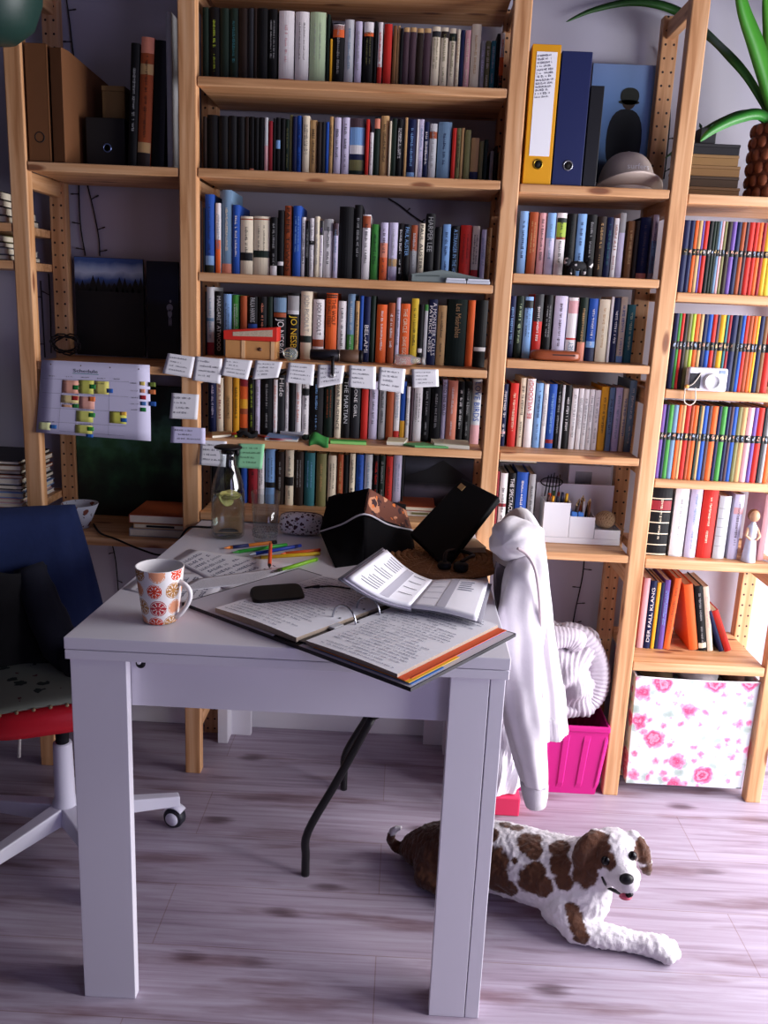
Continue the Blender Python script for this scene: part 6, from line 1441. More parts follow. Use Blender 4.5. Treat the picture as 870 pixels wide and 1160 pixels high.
build(MB().grid(lambda u, v: hood(u, .0)*(1-v)+hood(u, .075)*v+(hood(u, .04)-Vector((.33, 1.855, hood(u, .04).z))).normalized()*(.003+.0012*math.sin(u*2*PI*60)), 180, 4, .002), 'hem', CLO, hd_)
sp_ = smooth([Vector((.272, 1.735, .835)), Vector((.262, 1.690, .80)), Vector((.256, 1.668, .72)), Vector((.264, 1.660, .61)), Vector((.281, 1.664, .50)), Vector((.300, 1.675, .41)), Vector((.321, 1.70, .315))], 12)
mb = MB(); vs = []; na = 44; ns = len(sp_)
for i, c in enumerate(sp_):
    t = i/(ns-1); r_ = .043*min(1, .25+4.5*t)**.6-.011*max(0, (t-.55)/.45)
    for j in range(na):
        a = 2*PI*j/na
        w_ = 1+.10*math.sin(3*a+7*t)+.06*math.sin(7*a-9*t+1)+.045*math.sin(5*a+26*t)*math.sin(PI*t)
        vs.append(c+Vector((r_*w_*math.cos(a)*(1-.06*math.sin(14*t)), r_*w_*.75*math.sin(a), .007*math.cos(a+3*t))))
fs = [(i*na+j, i*na+(j+1) % na, (i+1)*na+(j+1) % na, (i+1)*na+j) for i in range(ns-1) for j in range(na)]+[tuple(reversed(range(na))), tuple(range((ns-1)*na, ns*na))]
mb.add(vs, fs, True)
build(mb, 'sleeve', CLO, hd_)
cf = MB().tube([Vector((.3225, 1.7155, .318)), Vector((.326, 1.717, .30)), Vector((.330, 1.719, .275)), Vector((.333, 1.72, .252))], [.028, .0285, .026, .021], 60)
for i, p in enumerate(cf.v):
    j = i % 60; d = Vector((p.x-.327, p.y-1.717, 0)); p += d*(.06 if j % 2 else -.04)
build(cf, 'cuff', CLO, hd_)
# hood folded over the top left, its darker lining and the seam cord
hA_, hB_ = atY(603, 602, 1.80), atY(569, 618, 1.675)
hd1 = (hB_-hA_).normalized(); he1 = (Vector((0, -1, 0))-hd1*Vector((0, -1, 0)).dot(hd1)).normalized(); he2 = hd1.cross(he1)
def hoodtube(u, v, sc=1.0):
    a = 2*PI*u; r_ = (.0405*math.sin(min(1, .12+v*1.6)*PI/2)+.003*math.sin(5*v))*sc*(math.sqrt(max(0.0, 1-((v-.72)/.28)**2)) if v > .72 else 1)
    w_ = 1+.07*math.sin(3*a+2*v)+.05*math.sin(5*a-4*v)+.03*math.sin(9*a+6*v)
    return hA_.lerp(hB_, v)+he1*(r_*1.25*w_*math.cos(a))+he2*(r_*w_*math.sin(a))
build(MB().grid(hoodtube, 40, 22), 'hood', CLO, hd_)
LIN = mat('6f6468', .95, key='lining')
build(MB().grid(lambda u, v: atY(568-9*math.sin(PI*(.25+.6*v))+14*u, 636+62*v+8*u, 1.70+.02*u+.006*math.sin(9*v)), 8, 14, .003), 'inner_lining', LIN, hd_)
build(MB().tube(smooth([atY(586, 621, 1.652), atY(597, 629, 1.650), atY(606, 645, 1.640), atY(610, 668, 1.640), atY(612, 695, 1.645), atY(613, 735, 1.65), atY(614, 790, 1.655)]), .0030, 8), 'seam', mat('cbb9bd', .9), hd_)

# ------------------------------------------------------------ pink box, knitted blanket, white bag
t_ = thing('storage_tub', 'translucent pink plastic tub under the knitted blanket', 'tub', (.446, 2.30, 0))
def plastic():
    m = mat('d42a88', .25, trans=.12, ior=1.3, spec=.5, key='pinktub'); return m
PK = plastic(); X0, X1, Yf, Yb, Zt = .290, .6045, 2.188, 2.45, .212
def tubp(u, v, s=0.0):
    """walls around: u along the perimeter, v up"""
    tp = .018*(1-v)
    x0, x1, y0, y1 = X0+tp+s, X1-tp-s, Yf+tp*.6+s, Yb-tp*.6-s; L_ = [(x0, y0), (x1, y0), (x1, y1), (x0, y1), (x0, y0)]; k_ = min(3, int(u*4)); f = u*4-k_
    rib = .0035*(1 if abs(((u*22) % 1)-.5) < .16 and .1 < v < .86 else 0)
    nx, ny = [(0, -1), (1, 0), (0, 1), (-1, 0)][k_]
    return Vector((L_[k_][0]+(L_[k_+1][0]-L_[k_][0])*f+nx*rib, L_[k_][1]+(L_[k_+1][1]-L_[k_][1])*f+ny*rib, .002+(Zt-.014)*v))
mb = MB().grid(lambda u, v: tubp(u, v), 352, 12, -.002 if False else .002); mb.smooth = [False]*len(mb.f)
mb.box(X0+.02, X1-.02, Yf+.012, Yb-.012, 0, .003)
build(mb, 'walls', PK, t_)
mb = MB()
for a, b2, c, d in ((X0-.006, X1+.002, Yf-.006, Yf+.004), (X0-.006, X1+.002, Yb-.004, Yb+.006), (X0-.006, X0+.004, Yf+.004, Yb-.004), (X1-.004, X1+.002, Yf+.004, Yb-.004)): mb.box(a, b2, c, d, Zt-.016, Zt)
build(mb, 'rim', PK, t_, .003)
for i, (x, y, r_, c) in enumerate(((.355, 2.26, .05, '7a2a5a'), (.44, 2.27, .052, '5a3a6a'), (.53, 2.27, .055, '8a3a3a'), (.44, 2.37, .06, '3a3a5a'))):
    tag(build(MB().ball((x, y, .068), (r_*.75, r_*.7, .062), 14, 9), 'folded_cloth', mat(c, .9)), ['plum cloth bundle showing through the left of the pink tub', 'violet cloth bundle in the middle of the pink tub', 'red cloth bundle at the right inside the pink tub', 'blue cloth bundle at the back inside the pink tub'][i], 'cloth', 'cloth bundles in the pink tub')
KN = mat('b8aeb8', .95, var=.1, scale=90, bump=.4, key='knit')
t_ = thing('knitted_blanket', 'cream ribbed knitted blanket bundled on top of the pink tub', 'blanket', (.47, 2.26, .2))
cb_ = Vector((.475, 2.285, .335))
def blob(c, rx, ry, rz, ribs, amp, ax, ph=0, tw=0.0):
    def fn(u, v):
        a = 2*PI*u; t = PI*v; d = Vector((math.sin(t)*math.cos(a), math.sin(t)*math.sin(a), -math.cos(t)))
        q = d.dot(ax)
        m_ = 1+amp*math.sin(ribs*q*3+ph+tw*a)+.05*math.sin(5*d.x+4*d.z+ph)+.04*math.sin(7*d.y-5*d.z)
        return c+Vector((d.x*rx*m_, d.y*ry*m_, d.z*rz*m_))
    return fn
def fold(ctrl, rad, flat, ribs, amp, nn, name, ph=0, n=20):
    """a bunched fold of ribbed knit: flattened, uneven tube with ribs across it"""
    arc = smooth([Vector(c) for c in ctrl], n); k = len(arc); m = MB(); vs = []; na = 28
    for i, p in enumerate(arc):
        t = i/(k-1); d = (arc[min(i+1, k-1)]-arc[max(i-1, 0)]).normalized(); e1 = nn-d*nn.dot(d); e1.normalize(); e2 = d.cross(e1)
        r_ = rad*(.72+.28*math.sin(PI*t)+.10*math.sin(7*t+ph)+.06*math.sin(13*t+2*ph))*min(1, .12+2.2*math.sqrt(min(t, 1-t)))
        for j in range(na):
            a = 2*PI*j/na; q = r_*(1+amp*math.sin(ribs*2*PI*t+1.1*math.sin(a+ph))+.07*math.sin(2*a+9*t+ph)+.04*math.sin(5*a-6*t))
            vs.append(p+e1*(q*flat*math.cos(a))+e2*(q*math.sin(a)))
    fs = [(i*na+j, i*na+(j+1) % na, (i+1)*na+(j+1) % na, (i+1)*na+j) for i in range(k-1) for j in range(na)]
    m.add(vs, fs, True); return build(m, name, KN, t_)
NY = Vector((0, -1, .15)).normalized()
def bundle(u, v):
    a = 2*PI*u; t = PI*v; d = Vector((math.sin(t)*math.cos(a), math.sin(t)*math.sin(a), -math.cos(t)))
    q = d.x*.80-d.z*.35+.25*math.sin(2.2*d.z+1.5*d.x)
    big = .10*math.sin(5.2*d.x+3.6*d.z+.6)+.07*math.sin(4*d.z-6*d.x+2.2)+.05*math.sin(9*d.z+2)
    pk = -.30*math.exp(-(((d.x-.05-.5*(d.z+.12))/.16)**2+((d.z+.12)/.30)**2)) if d.y < 0 else 0
    m_ = 1+.018*math.sin(60*q)+(big if d.y < .3 else big*.3)+pk
    return Vector((.468+d.x*.124*m_, 2.285+d.y*.128*m_, .335+d.z*.132*m_))
build(MB().grid(bundle, 190, 150), 'bundle', KN, t_)
fold([(.46, 2.26, .470), (.515, 2.25, .445), (.553, 2.245, .395), (.567, 2.24, .330), (.553, 2.235, .275), (.51, 2.225, .250), (.44, 2.215, .246), (.37, 2.21, .250)], .036, 1.0, 40, .035, NY, 'outer_fold', .4, 34)
fold([(.335, 2.22, .40), (.375, 2.195, .440), (.425, 2.185, .462), (.475, 2.19, .462), (.51, 2.20, .435)], .034, .8, 24, .03, Vector((0, -1, .5)).normalized(), 'top_fold', 1.1, 26)
mb = MB().grid(lambda u, v: Vector((.345+.10*u, 2.165-.02*math.sin(PI*v)-.006*math.sin(14*u+4*v), .275-.075*v+.010*math.sin(9*u)+.02*u)), 26, 16, .004); build(mb, 'loose_corner', KN, t_)
t_ = thing('paper_bag', 'crumpled white paper bag between table leg and hoodie sleeve', 'bag', (.31, 2.12, .0))
rd = random.Random(8); ph = [rd.uniform(0, 6) for _ in range(8)]
def crum(u, v):
    a = 2*PI*u; z = .058+.30*v; r_ = .050*(1-.55*max(0, v-.45))
    k_ = 1+.18*math.sin(3*a+ph[0]+4*v)+.12*math.sin(5*a-7*v+ph[1])+.08*math.sin(8*a+11*v+ph[2])+.05*math.sin(13*a+ph[3])
    return Vector((.304+r_*k_*math.cos(a)*(1.0)+.01*math.sin(6*v), 2.115+r_*k_*math.sin(a)*.9, z))
mb = MB().grid(crum, 40, 16); mb.smooth = [False]*len(mb.f)
c = Vector((.304, 2.115, .055)); k0 = len(mb.v); mb.v.append(c)
for i in range(40): mb.f.append([i+1, i, k0]); mb.smooth.append(False); mb.mi.append(0)
build(mb, 'bag_body', mat('dcd6e0', .7), t_); mb = MB().grid(lambda u, v: crum(.45+.3*u, .62+.2*v)+Vector((.01*v, -.012-.03*v, -.02*v+.01*math.sin(8*u))), 14, 6, .0008); build(mb, 'torn_flap', mat('e6e0ea', .7), t_)
tag(build(MB().box(.285, .36, 2.07, 2.16, 0, .0545), 'pink_basket', mat('d8305a', .5), bevel=.004), 'low pink red box under the crumpled white bag', 'box')

# ------------------------------------------------------------ floral storage box
t_ = thing('floral_box', 'white fabric storage box with pink rose print under the right bay', 'storage box', (.83, 2.33, .0))
def rose_mat():
    m = bpy.data.materials.new('rose_print_fabric'); m.use_nodes = True; nt = m.node_tree; b = nt.nodes['Principled BSDF']
    tc = nt.nodes.new('ShaderNodeTexCoord'); n = nt.nodes.new('ShaderNodeTexNoise'); n.inputs['Scale'].default_value = 70; n.inputs['Detail'].default_value = 3; nt.links.new(tc.outputs['Object'], n.inputs['Vector'])
    mx = nt.nodes.new('ShaderNodeMix'); mx.data_type = 'RGBA'; mx.blend_type = 'LINEAR_LIGHT'; mx.inputs[0].default_value = .011; nt.links.new(tc.outputs['Object'], mx.inputs[6]); nt.links.new(n.outputs['Color'], mx.inputs[7])
    last = None
    for i, (sc, gate, stops) in enumerate(((22, .25, [(0, '8fa39b'), (.26, 'b4c2bc'), (.33, 'c9d2d0')]), (30, .15, [(0, 'c83a70'), (.2, 'e08aae'), (.31, 'e8b4cc')]), (13, .30, [(0, 'a01f50'), (.09, 'e488ac'), (.15, 'b82c60'), (.23, 'e9a0bc'), (.28, 'c83a70'), (.36, 'e08aae'), (.40, 'e9b4cc')]))):
        off = nt.nodes.new('ShaderNodeVectorMath'); off.operation = 'ADD'; off.inputs[1].default_value = (i*1.37, i*.9, i*2.3); nt.links.new(mx.outputs[2], off.inputs[0])
        v = nt.nodes.new('ShaderNodeTexVoronoi'); v.inputs['Scale'].default_value = sc; v.inputs['Randomness'].default_value = .85; nt.links.new(off.outputs[0], v.inputs['Vector'])
        r = ramp(nt, stops); nt.links.new(v.outputs['Distance'], r.inputs['Fac'])
        sp = nt.nodes.new('ShaderNodeSeparateColor'); nt.links.new(v.outputs['Color'], sp.inputs[0])
        g = nt.nodes.new('ShaderNodeMath'); g.operation = 'GREATER_THAN'; g.inputs[1].default_value = gate; nt.links.new(sp.outputs[0], g.inputs[0])
        lt = nt.nodes.new('ShaderNodeMath'); lt.operation = 'LESS_THAN'; lt.inputs[1].default_value = stops[-1][0]; nt.links.new(v.outputs['Distance'], lt.inputs[0])
        a = nt.nodes.new('ShaderNodeMath'); a.operation = 'MULTIPLY'; nt.links.new(g.outputs[0], a.inputs[0]); nt.links.new(lt.outputs[0], a.inputs[1])
        m2 = nt.nodes.new('ShaderNodeMix'); m2.data_type = 'RGBA'; nt.links.new(a.outputs[0], m2.inputs[0])
        if last is None: m2.inputs[6].default_value = hexc('d2d8de')
        else: nt.links.new(last, m2.inputs[6])
        nt.links.new(r.outputs['Color'], m2.inputs[7]); last = m2.outputs[2]
    nt.links.new(last, b.inputs['Base Color']); b.inputs['Roughness'].default_value = .85
    return m
FL = rose_mat()
tag(build(MB().box(PX[3][1]+.002, PX[4][0]-.002, 2.29, YBK, .012, .032), 'shelf_board', pine('x'), None, .002), 'low pine board under the floral box', 'shelf', SH)
xa, xb, ya, yb2, zb, zt = .668, 1.000, 2.215, 2.46, .0325, .352
def fwall(u, v):
    bg_ = .006*math.sin(PI*v); k_ = min(3, int(u*4)); f = u*4-k_; tp = .006*(1-v)
    x0, x1, y0, y1 = xa+tp, xb-tp, ya, yb2; L_ = [(x0, y0), (x1, y0), (x1, y1), (x0, y1), (x0, y0)]; nx, ny = [(0, -1), (1, 0), (0, 1), (-1, 0)][k_]
    e = math.sin(PI*f)
    return Vector((L_[k_][0]+(L_[k_+1][0]-L_[k_][0])*f+nx*bg_*e*.3, L_[k_][1]+(L_[k_+1][1]-L_[k_][1])*f+ny*bg_*e, zb+(zt-zb)*v-(.004*e*v if k_ == 0 else 0)))
mb = MB().grid(fwall, 80, 14, .003); mb.smooth = [False]*len(mb.f); mb.box(xa+.006, xb-.006, ya, yb2, zb, zb+.003); build(mb, 'fabric_body', FL, t_)
build(MB().tube([fwall(i/80, 1)+Vector((0, 0, .0005)) for i in range(81)], .0026, 6), 'top_binding', mat('ece9ee', .8), t_)
for i, (x0, x1, c, l) in enumerate(((.69, .80, '5a4a34', 'brown striped cloth at the left inside the floral box'), (.80, .93, 'd9d6da', 'white and blue cloth in the middle of the floral box'), (.93, .99, '6a4a3a', 'dark brown cloth at the right inside the floral box'))):
    tag(build(MB().grid(blob(Vector(((x0+x1)/2, 2.335, .335)), (x1-x0)*.46, .095, .028, 6, .02, Vector((1, .3, 0)).normalized(), i), 30, 20), 'folded_cloth', mat(c, .9, var=.3, scale=60)), l, 'cloth', 'cloths in the floral box')
tag(build(MB().box(.6905, .7005, 2.375, 2.39, .0, .0001).box(.655, .6575, 2.27, 2.40, .42, .66), 'red_folder', mat('b0502a', .6)), 'rust red folder leaning behind the upright beside the tub', 'folder')

# ------------------------------------------------------------ office chair
hb = Vector((-.757, 1.845, 0)); fdir = Vector((.42, -.907, 0)).normalized(); sdir = Vector((fdir.y*-1, fdir.x, 0))
sdir = Vector((.907, .42, 0))
t_ = thing('office_chair', 'red seated swivel chair with white star base and dark jacket', 'office chair', hb)
CW = mat('e2e0ee', .35, key='chairwhite'); RED = mat('c8202e', .3, key='chairred')
zh = .062
for kk in range(5):
    a = math.radians(24+72*kk); d = Vector((math.cos(a), math.sin(a), 0)); s_ = Vector((-d.y, d.x, 0)); e = hb+d*.268
    mb = MB(); p0, p1 = hb+d*.02, e
    vs = []
    for p, w_, z0, z1 in ((p0, .022, zh+.012, zh+.055), (p0.lerp(p1, .6), .018, zh+.004, zh+.036), (p1, .015, zh-.002, zh+.024)):
        vs += [p-s_*w_+Vector((0, 0, z0)), p+s_*w_+Vector((0, 0, z0)), p+s_*w_*.8+Vector((0, 0, z1)), p-s_*w_*.8+Vector((0, 0, z1))]
    fs = [(i*4+j, i*4+(j+1) % 4, i*4+4+(j+1) % 4, i*4+4+j) for i in range(2) for j in range(4)]+[(3, 2, 1, 0), (8, 9, 10, 11)]
    mb.add(vs, fs); build(mb, 'base_arm', CW, t_, .003)
    wc = e+Vector((0, 0, .0265))-d*.012; ca_ = a+.9; M_ = T(wc, ca_) @ Matrix.Rotation(PI/2, 4, 'Y')
    w1 = MB().lathe([(.008, -.016), (.0225, -.015), (.0265, -.009), (.0265, .009), (.0225, .015), (.008, .016)], (0, 0, 0), 24, M_); cs_ = build(w1, 'castor', mat('24242e', .5), t_)
    build(MB().lathe([(.001, -.0172), (.017, -.0168), (.017, .0168), (.001, .0172)], (0, 0, 0), 20, M_), 'castor_cap', CW, cs_)
    build(MB().grid(lambda u, v: wc+Vector((math.cos(ca_)*(-.014+.028*v), math.sin(ca_)*(-.014+.028*v), 0))+Vector((-math.sin(ca_)*.031*math.cos(PI*u*.62+.5), math.cos(ca_)*.031*math.cos(PI*u*.62+.5), .031*math.sin(PI*u*.62+.5))), 10, 3, .002), 'castor_hood', CW, cs_)
build(MB().lathe([(.001, zh+.005), (.03, zh+.005), (.032, zh+.05), (.024, zh+.07), (.0215, .27), (.0205, .275), (.001, .275)], hb, 28), 'column', CW, t_)
build(MB().lathe([(.001, .274), (.015, .274), (.015, .34), (.001, .34)], hb, 20), 'gas_lift', BLK, t_)
sc_ = hb-fdir*.075-sdir*.025
def seatp(u, v):
    a = 2*PI*u; ca_, sa = math.cos(a), math.sin(a); p = .55; rr2 = .172
    q = [1.0, 1.0, .97, .90, .55, .001][min(5, int(v*5+.0001))]; zz_ = [.343, .357, .384, .400, .394, .392][min(5, int(v*5+.0001))]
    return sc_+sdir*(rr2*q*math.copysign(abs(ca_)**p, ca_))+fdir*(rr2*.97*q*math.copysign(abs(sa)**p, sa))+Vector((0, 0, zz_))
st = MB().grid(seatp, 56, 5); k0 = len(st.v); st.v.append(sc_+Vector((0, 0, .345)))
for i in range(56): st.f.append([i+1, i, k0]); st.smooth.append(False); st.mi.append(0)
build(st, 'seat', RED, t_)
build(MB().box(-.06, .06, -.05, .07, .328, .346, Matrix.Translation(hb) @ Matrix.Rotation(math.atan2(fdir.y, fdir.x), 4, 'Z')), 'mechanism', BLK, t_, .003)
bk = sc_-fdir*.150-sdir*.045
def backp(u, v): return bk+sdir*((u-.5)*.30*(1-.2*v*v))-fdir*(.03*v+.035*(1-(2*u-1)**2)*.8)+Vector((0, 0, .40+.345*v))
build(MB().grid(backp, 16, 12, .006), 'backrest', RED, t_)
for s in (-1, 1): build(MB().tube(smooth([sc_-fdir*.12+sdir*(.05*s)+Vector((0, 0, .315)), bk-fdir*.01+sdir*(.05*s)+Vector((0, 0, .33)), bk-fdir*.05+sdir*(.05*s)+Vector((0, 0, .42)), bk-fdir*.065+sdir*(.05*s)+Vector((0, 0, .55))]), .009, 8), 'back_support', CW, t_)
# jacket over the backrest
j_ = thing('jacket', 'dark navy jacket hung over the back of the red chair', 'jacket', bk+Vector((0, 0, .5)))
def jac(u, v):
    a = 2*PI*u; z = .425+.355*v; w_ = .200-.062*v**1.5; d_ = .062-.014*v
    if v > .88: d_ *= math.sqrt(max(.02, 1-((v-.88)/.12)**2))
    k_ = 1+.07*(1-v*.6)*(math.sin(6*a+3*v)+.6*math.sin(9*a-4*v+1)+.4*math.sin(15*a+7*v))
    c = bk-fdir*(.015+.03*v)
    sg = lambda t, p: math.copysign(abs(t)**p, t)
    return c+sdir*(w_*sg(math.cos(a), .7)*(1+.25*(k_-1)))+fdir*(d_*sg(math.sin(a), .8)*k_)+Vector((0, 0, z))
mb = MB().grid(jac, 80, 30); c = jac(0, 1)*.5+jac(.5, 1)*.5; k0 = len(mb.v); mb.v.append(c)
for i in range(80): mb.f.append([30*81+i, 30*81+i+1, k0]); mb.smooth.append(True); mb.mi.append(0)
build(mb, 'body', mat('16254f', .95, var=.12, scale=50, bump=.3, key='jk'), j_)
mb = MB().tube(smooth([bk+fdir*.06+sdir*.02+Vector((0, 0, .66)), bk+fdir*.09+sdir*.05+Vector((0, 0, .56)), bk+fdir*.12+sdir*.09+Vector((0, 0, .46)), bk+fdir*.16+sdir*.13+Vector((0, 0, .455)), bk+fdir*.20+sdir*.10+Vector((0, 0, .452))], 6), [.03, .042, .046, .04, .034][:1]*0+[.034+.012*math.sin(PI*i/24)+.002*math.sin(i*1.9) for i in range(25)], 20)
build(mb, 'sleeve', mat('0d1020', .95, var=.1, scale=50, bump=.3, key='jk2'), j_)
mb = MB().grid(lambda u, v: bk+fdir*(.055+.045*math.sin(PI*u)*(1-v)+.035*v+.006*math.sin(11*u+3*v))+sdir*(-.19+.25*u)+Vector((0, 0, .70-.285*v-.05*u*(1-v)+.01*math.sin(7*u))), 24, 18, .004)
build(mb, 'lining', mat('0b0b10', .95, key='jk3'), j_)
# cushion cloth on the seat
cu = thing('seat_cushion', 'grey green seat cushion with dark dabs on the red chair', 'cushion', sc_+Vector((0, 0, .402)))
def cus(u, v):
    return sc_+sdir*((u-.5)*.315)+fdir*((v-.5)*.30+.006)+Vector((0, 0, .404+.014*(math.sin(PI*u)*math.sin(PI*v))**.4+.004*math.sin(5*u+2)*math.sin(4*v)+.02*max(0, .5-v)))
build(MB().grid(cus, 24, 24, -.006 if False else .006), 'cloth', flower_mat('7c8276', [('26322e', .62, .20), ('5a3434', .8, .12)], 26, name='dabbed_cloth'), cu)
for i in range(9):
    u = .06+.88*i/8; p = cus(u, 1)+fdir*.004; build(MB().ball(p, (.0048, .0048, .0045), 8, 6), 'bead', mat('8f7a5c', .5), cu)
t2 = MB().tube([hb+fdir*.06-sdir*.09+Vector((0, 0, .345)), hb+fdir*.06-sdir*.095+Vector((0, 0, .285))], [.0035, .0045], 8); build(t2, 'height_lever', mat('b8b4b0', .4), t_)
# ------------------------------------------------------------ dog: one continuous body grown from overlapping volumes
from mathutils import noise as mnoise
from mathutils.bvhtree import BVHTree
def capsule(mb, pts, n=16, sub=5):
    """chain of (point, radius); spheres blended along the way"""
    for (a, ra), (b2, rb) in zip(pts, pts[1:]):
        a, b2 = Vector(a), Vector(b2)
        for i in range(sub+1):
            t = i/sub; mb.ball(a.lerp(b2, t), ra+(rb-ra)*t, n, 9)
dgm = MB()
capsule(dgm, [((.085, 1.850, .040), .040), ((.125, 1.828, .058), .058), ((.18, 1.80, .076), .074), ((.28, 1.762, .088), .080), ((.375, 1.715, .095), .082), ((.425, 1.69, .11), .074), ((.455, 1.668, .15), .058), ((.485, 1.652, .185), .05)])
dgm.ball((.44, 1.655, .085), (.062, .052, .078), 18, 12)                       # chest
dgm.ball((.39, 1.655, .065), (.045, .03, .062), 16, 10)                        # near shoulder
dgm.ball((.155, 1.79, .058), (.075, .05, .056), 16, 10)                          # near thigh
capsule(dgm, [((.11, 1.785, .045), .034), ((.10, 1.765, .025), .022), ((.15, 1.725, .020), .019), ((.205, 1.71, .018), .018)])   # hind foot
capsule(dgm, [((.40, 1.64, .06), .042), ((.42, 1.612, .032), .030), ((.475, 1.600, .028), .0265), ((.545, 1.590, .024), .0225), ((.585, 1.580, .024), .025)])   # stretched foreleg
for j, (dx, dy) in enumerate(((.606, 1.608), (.620, 1.594), (.621, 1.574), (.605, 1.558))):
    capsule(dgm, [((.583, 1.582, .020), .021), ((dx, dy, .0155), .0145)], 12, 3)
capsule(dgm, [((.45, 1.70, .05), .038), ((.462, 1.715, .027), .026), ((.472, 1.70, .022), .021)])  # tucked foreleg
capsule(dgm, [((.085, 1.855, .035), .03), ((.055, 1.872, .022), .017), ((.034, 1.876, .026), .013), ((.022, 1.872, .044), .011), ((.022, 1.867, .064), .010), ((.032, 1.862, .082), .0085), ((.043, 1.858, .088), .006)], 10)   # tail
# head
HC = Vector((.492, 1.648, .198))
dgm.ball(HC, (.050, .052, .047), 20, 14); dgm.ball(HC+Vector((.002, -.006, .012)), (.042, .042, .036), 18, 12)
capsule(dgm, [((.499, 1.615, .186), .033), ((.506, 1.590, .179), .0265), ((.509, 1.577, .176), .0225)], 16, 4)
dgm.ball((.489, 1.602, .169), (.020, .022, .018), 14, 9); dgm.ball((.524, 1.604, .172), (.018, .020, .017), 14, 9)
capsule(dgm, [((.500, 1.622, .160), .026), ((.507, 1.594, .152), .016), ((.510, 1.583, .151), .013)], 14, 4)      # lower jaw
dgm.ball((.475, 1.612, .213), (.012, .010, .008), 10, 7); dgm.ball((.516, 1.613, .217), (.011, .010, .008), 10, 7)   # brows
ML = Matrix.Rotation(.16, 3, 'Y'); MRt = Matrix.Rotation(-.34, 3, 'Y')
dgm.ball((.433, 1.640, .190), (.029, .017, .055), 16, 12, ML); dgm.ball((.452, 1.650, .226), (.020, .018, .020), 12, 8)
dgm.ball((.555, 1.648, .192), (.016, .020, .052), 16, 12, MRt); dgm.ball((.532, 1.655, .226), (.016, .018, .018), 12, 8)
for p in dgm.v: p.z = max(p.z, .0015)
tmp = build(dgm, 'dog_volume', mat('ffffff'))
rm = tmp.modifiers.new('remesh', 'REMESH'); rm.mode = 'VOXEL'; rm.voxel_size = .0036; rm.use_smooth_shade = True
sm = tmp.modifiers.new('smooth', 'SMOOTH'); sm.factor = .5; sm.iterations = 7
dg = bpy.context.evaluated_depsgraph_get(); dg.update()
dme = bpy.data.meshes.new_from_object(tmp.evaluated_get(dg)); off = tmp.location.copy()
bpy.data.objects.remove(tmp)
dme.name = 'dog_body'
co = [v.co+off for v in dme.vertices]; nor = [v.normal.copy() for v in dme.vertices]
bvh = BVHTree.FromPolygons(co, [tuple(p.vertices) for p in dme.polygons])
def on_dog(px, py):
    h = bvh.ray_cast(CAM, ray(px, py).normalized())
    return h[0], h[1]
BRN, WHT, DRK = Vector((.085, .026, .008)), Vector((.66, .62, .65)), Vector((.022, .008, .004))
patches = []
for px, py, r_ in ((600, 953, 15), (604, 962, 13), (606, 990, 14), (600, 1000, 15), (613, 1004, 14), (585, 937, 9), (573, 934, 8), (560, 978, 18), (562, 998, 18), (575, 1006, 12), (548, 990, 22), (556, 945, 10), (583, 975, 4), (634, 960, 13), (635, 980, 14), (638, 998, 11), (648, 1032, 9), (652, 1042, 10), (655, 1052, 10), (658, 1062, 10),
                  (660, 950, 18), (660, 972, 20), (662, 992, 16), (668, 938, 11), (686, 974, 12), (681, 960, 12), (681, 948, 9), (676, 976, 10), (721, 968, 8.5), (728, 956, 9), (733, 970, 13), (736, 988, 12), (729, 946, 8), (485, 950, 30), (480, 975, 30), (490, 990, 30), (465, 965, 20), (500, 965, 28), (520, 990, 26), (449, 968, 9), (457, 978, 12)):
    h, n = on_dog(px, py)
    if h is not None: patches.append((h, r_*pxm(h)))
col = dme.color_attributes.new('fur_colour', 'FLOAT_COLOR', 'POINT')
for i, p in enumerate(co):
    d = min(((p-c).length/r_ for c, r_ in patches), default=9)
    d += .22*mnoise.noise(p*70)+.14*mnoise.noise(p*190)
    if p.x < .13 and not (p.x < .052 and p.z > .068) and p.z > .006: d = min(d, .7+.25*mnoise.noise(p*30))
    t = min(1, max(0, (1.06-d)/.16)); k = .5+.5*mnoise.noise(Vector((p.x*160, p.y*160, p.z*60)))
    c = WHT.lerp(BRN.lerp(DRK, .55*k), t) if t > 0 else WHT*(.9+.1*k)
    col.data[i].color = (c.x, c.y, c.z, 1)
# fur: shallow streaked relief
for v, p, n in zip(dme.vertices, co, nor):
    face = (p-Vector((.505, 1.60, .18))).length
    a = .0022 if face > .05 else .0007
    if p.z < .004: a = 0
    f = mnoise.noise(Vector((p.x*95, p.y*150, p.z*70)))+.6*mnoise.noise(Vector((p.x*240, p.y*240, p.z*150)))
    q = p+n*(a*f*1.4); q.z = max(q.z, .0005)
    v.co = q
root = thing('dog', 'small white dog with brown patches lying on the floor, smiling', 'dog', (.30, 1.74, 0))
fm = bpy.data.materials.new('dog_fur'); fm.use_nodes = True; nt = fm.node_tree; b = nt.nodes['Principled BSDF']
at = nt.nodes.new('ShaderNodeAttribute'); at.attribute_name = 'fur_colour'; nt.links.new(at.outputs['Color'], b.inputs['Base Color'])
b.inputs['Roughness'].default_value = .8; b.inputs['Sheen Weight'].default_value = .25; b.inputs['Specular IOR Level'].default_value = .25
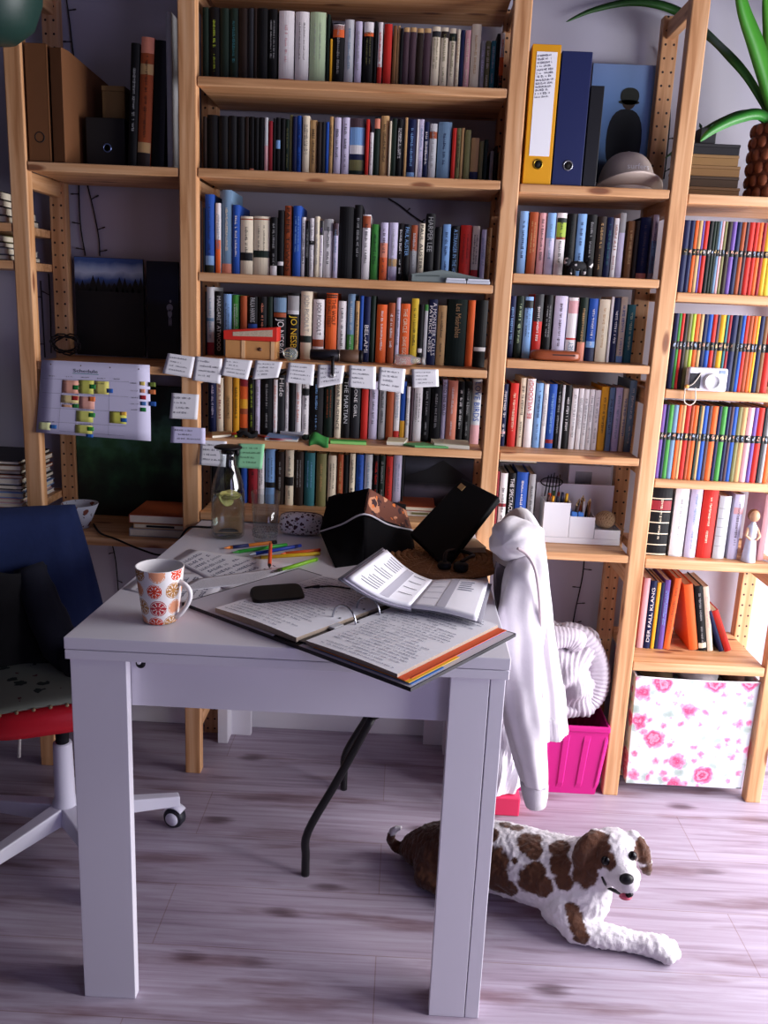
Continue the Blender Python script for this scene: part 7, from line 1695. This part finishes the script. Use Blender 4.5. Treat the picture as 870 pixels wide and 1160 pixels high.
geo = nt.nodes.new('ShaderNodeNewGeometry'); mpn = nt.nodes.new('ShaderNodeMapping'); mpn.inputs['Scale'].default_value = (260, 420, 160); nt.links.new(geo.outputs['Position'], mpn.inputs['Vector'])
nz = nt.nodes.new('ShaderNodeTexNoise'); nz.inputs['Scale'].default_value = 1; nz.inputs['Detail'].default_value = 4; nt.links.new(mpn.outputs['Vector'], nz.inputs['Vector'])
bp2 = nt.nodes.new('ShaderNodeBump'); bp2.inputs['Strength'].default_value = .5; bp2.inputs['Distance'].default_value = .003; nt.links.new(nz.outputs['Fac'], bp2.inputs['Height']); nt.links.new(bp2.outputs['Normal'], b.inputs['Normal'])
for v in dme.vertices: v.co = v.co-Vector(root['_w'])
dme.materials.clear(); dme.materials.append(fm)
for p in dme.polygons: p.use_smooth = True
bo = bpy.data.objects.new('body', dme); COL.objects.link(bo); bo.parent = root; bo['_w'] = root['_w']
EYE = mat('060405', .22, spec=.3, key='eye'); NOSE = mat('08070a', .4, spec=.3, key='nose')
for px, py in ((686, 975.5), (717, 970)):
    h, n = on_dog(px, py); e = build(MB().ball(h-n*.0025, (.0105, .0085, .0105), 16, 10), 'eye', EYE, root)
h, n = on_dog(709.5, 996); build(MB().ball(h+Vector((0, -.001, .001)), (.0150, .010, .0118), 16, 10).ball(h+Vector((-.005, -.006, -.002)), (.005, .004, .004), 8, 6).ball(h+Vector((.005, -.006, -.002)), (.004, .004, .0035), 8, 6), 'nose', NOSE, root)
mp2 = []
for px, py in ((682, 993), (685, 1000), (690, 1006), (696, 1010), (703, 1013), (710, 1014), (715, 1012)):
    h, n = on_dog(px, py)
    if h is not None: mp2.append(h+n*.0004)
build(MB().tube(smooth(mp2, 4), [.0022+.0030*min(1, i/14) for i in range(len(smooth(mp2, 4)))], 7), 'mouth', NOSE, root)
h, n = on_dog(709, 1014)
if h is not None: build(MB().ball(h+n*.002+Vector((0, 0, -.002)), (.0135, .009, .0062), 14, 8), 'tongue', mat('c0556a', .35), root)
label_books()
for o in SC.objects:
    for k in ('_w',):
        if k in o: del o[k]
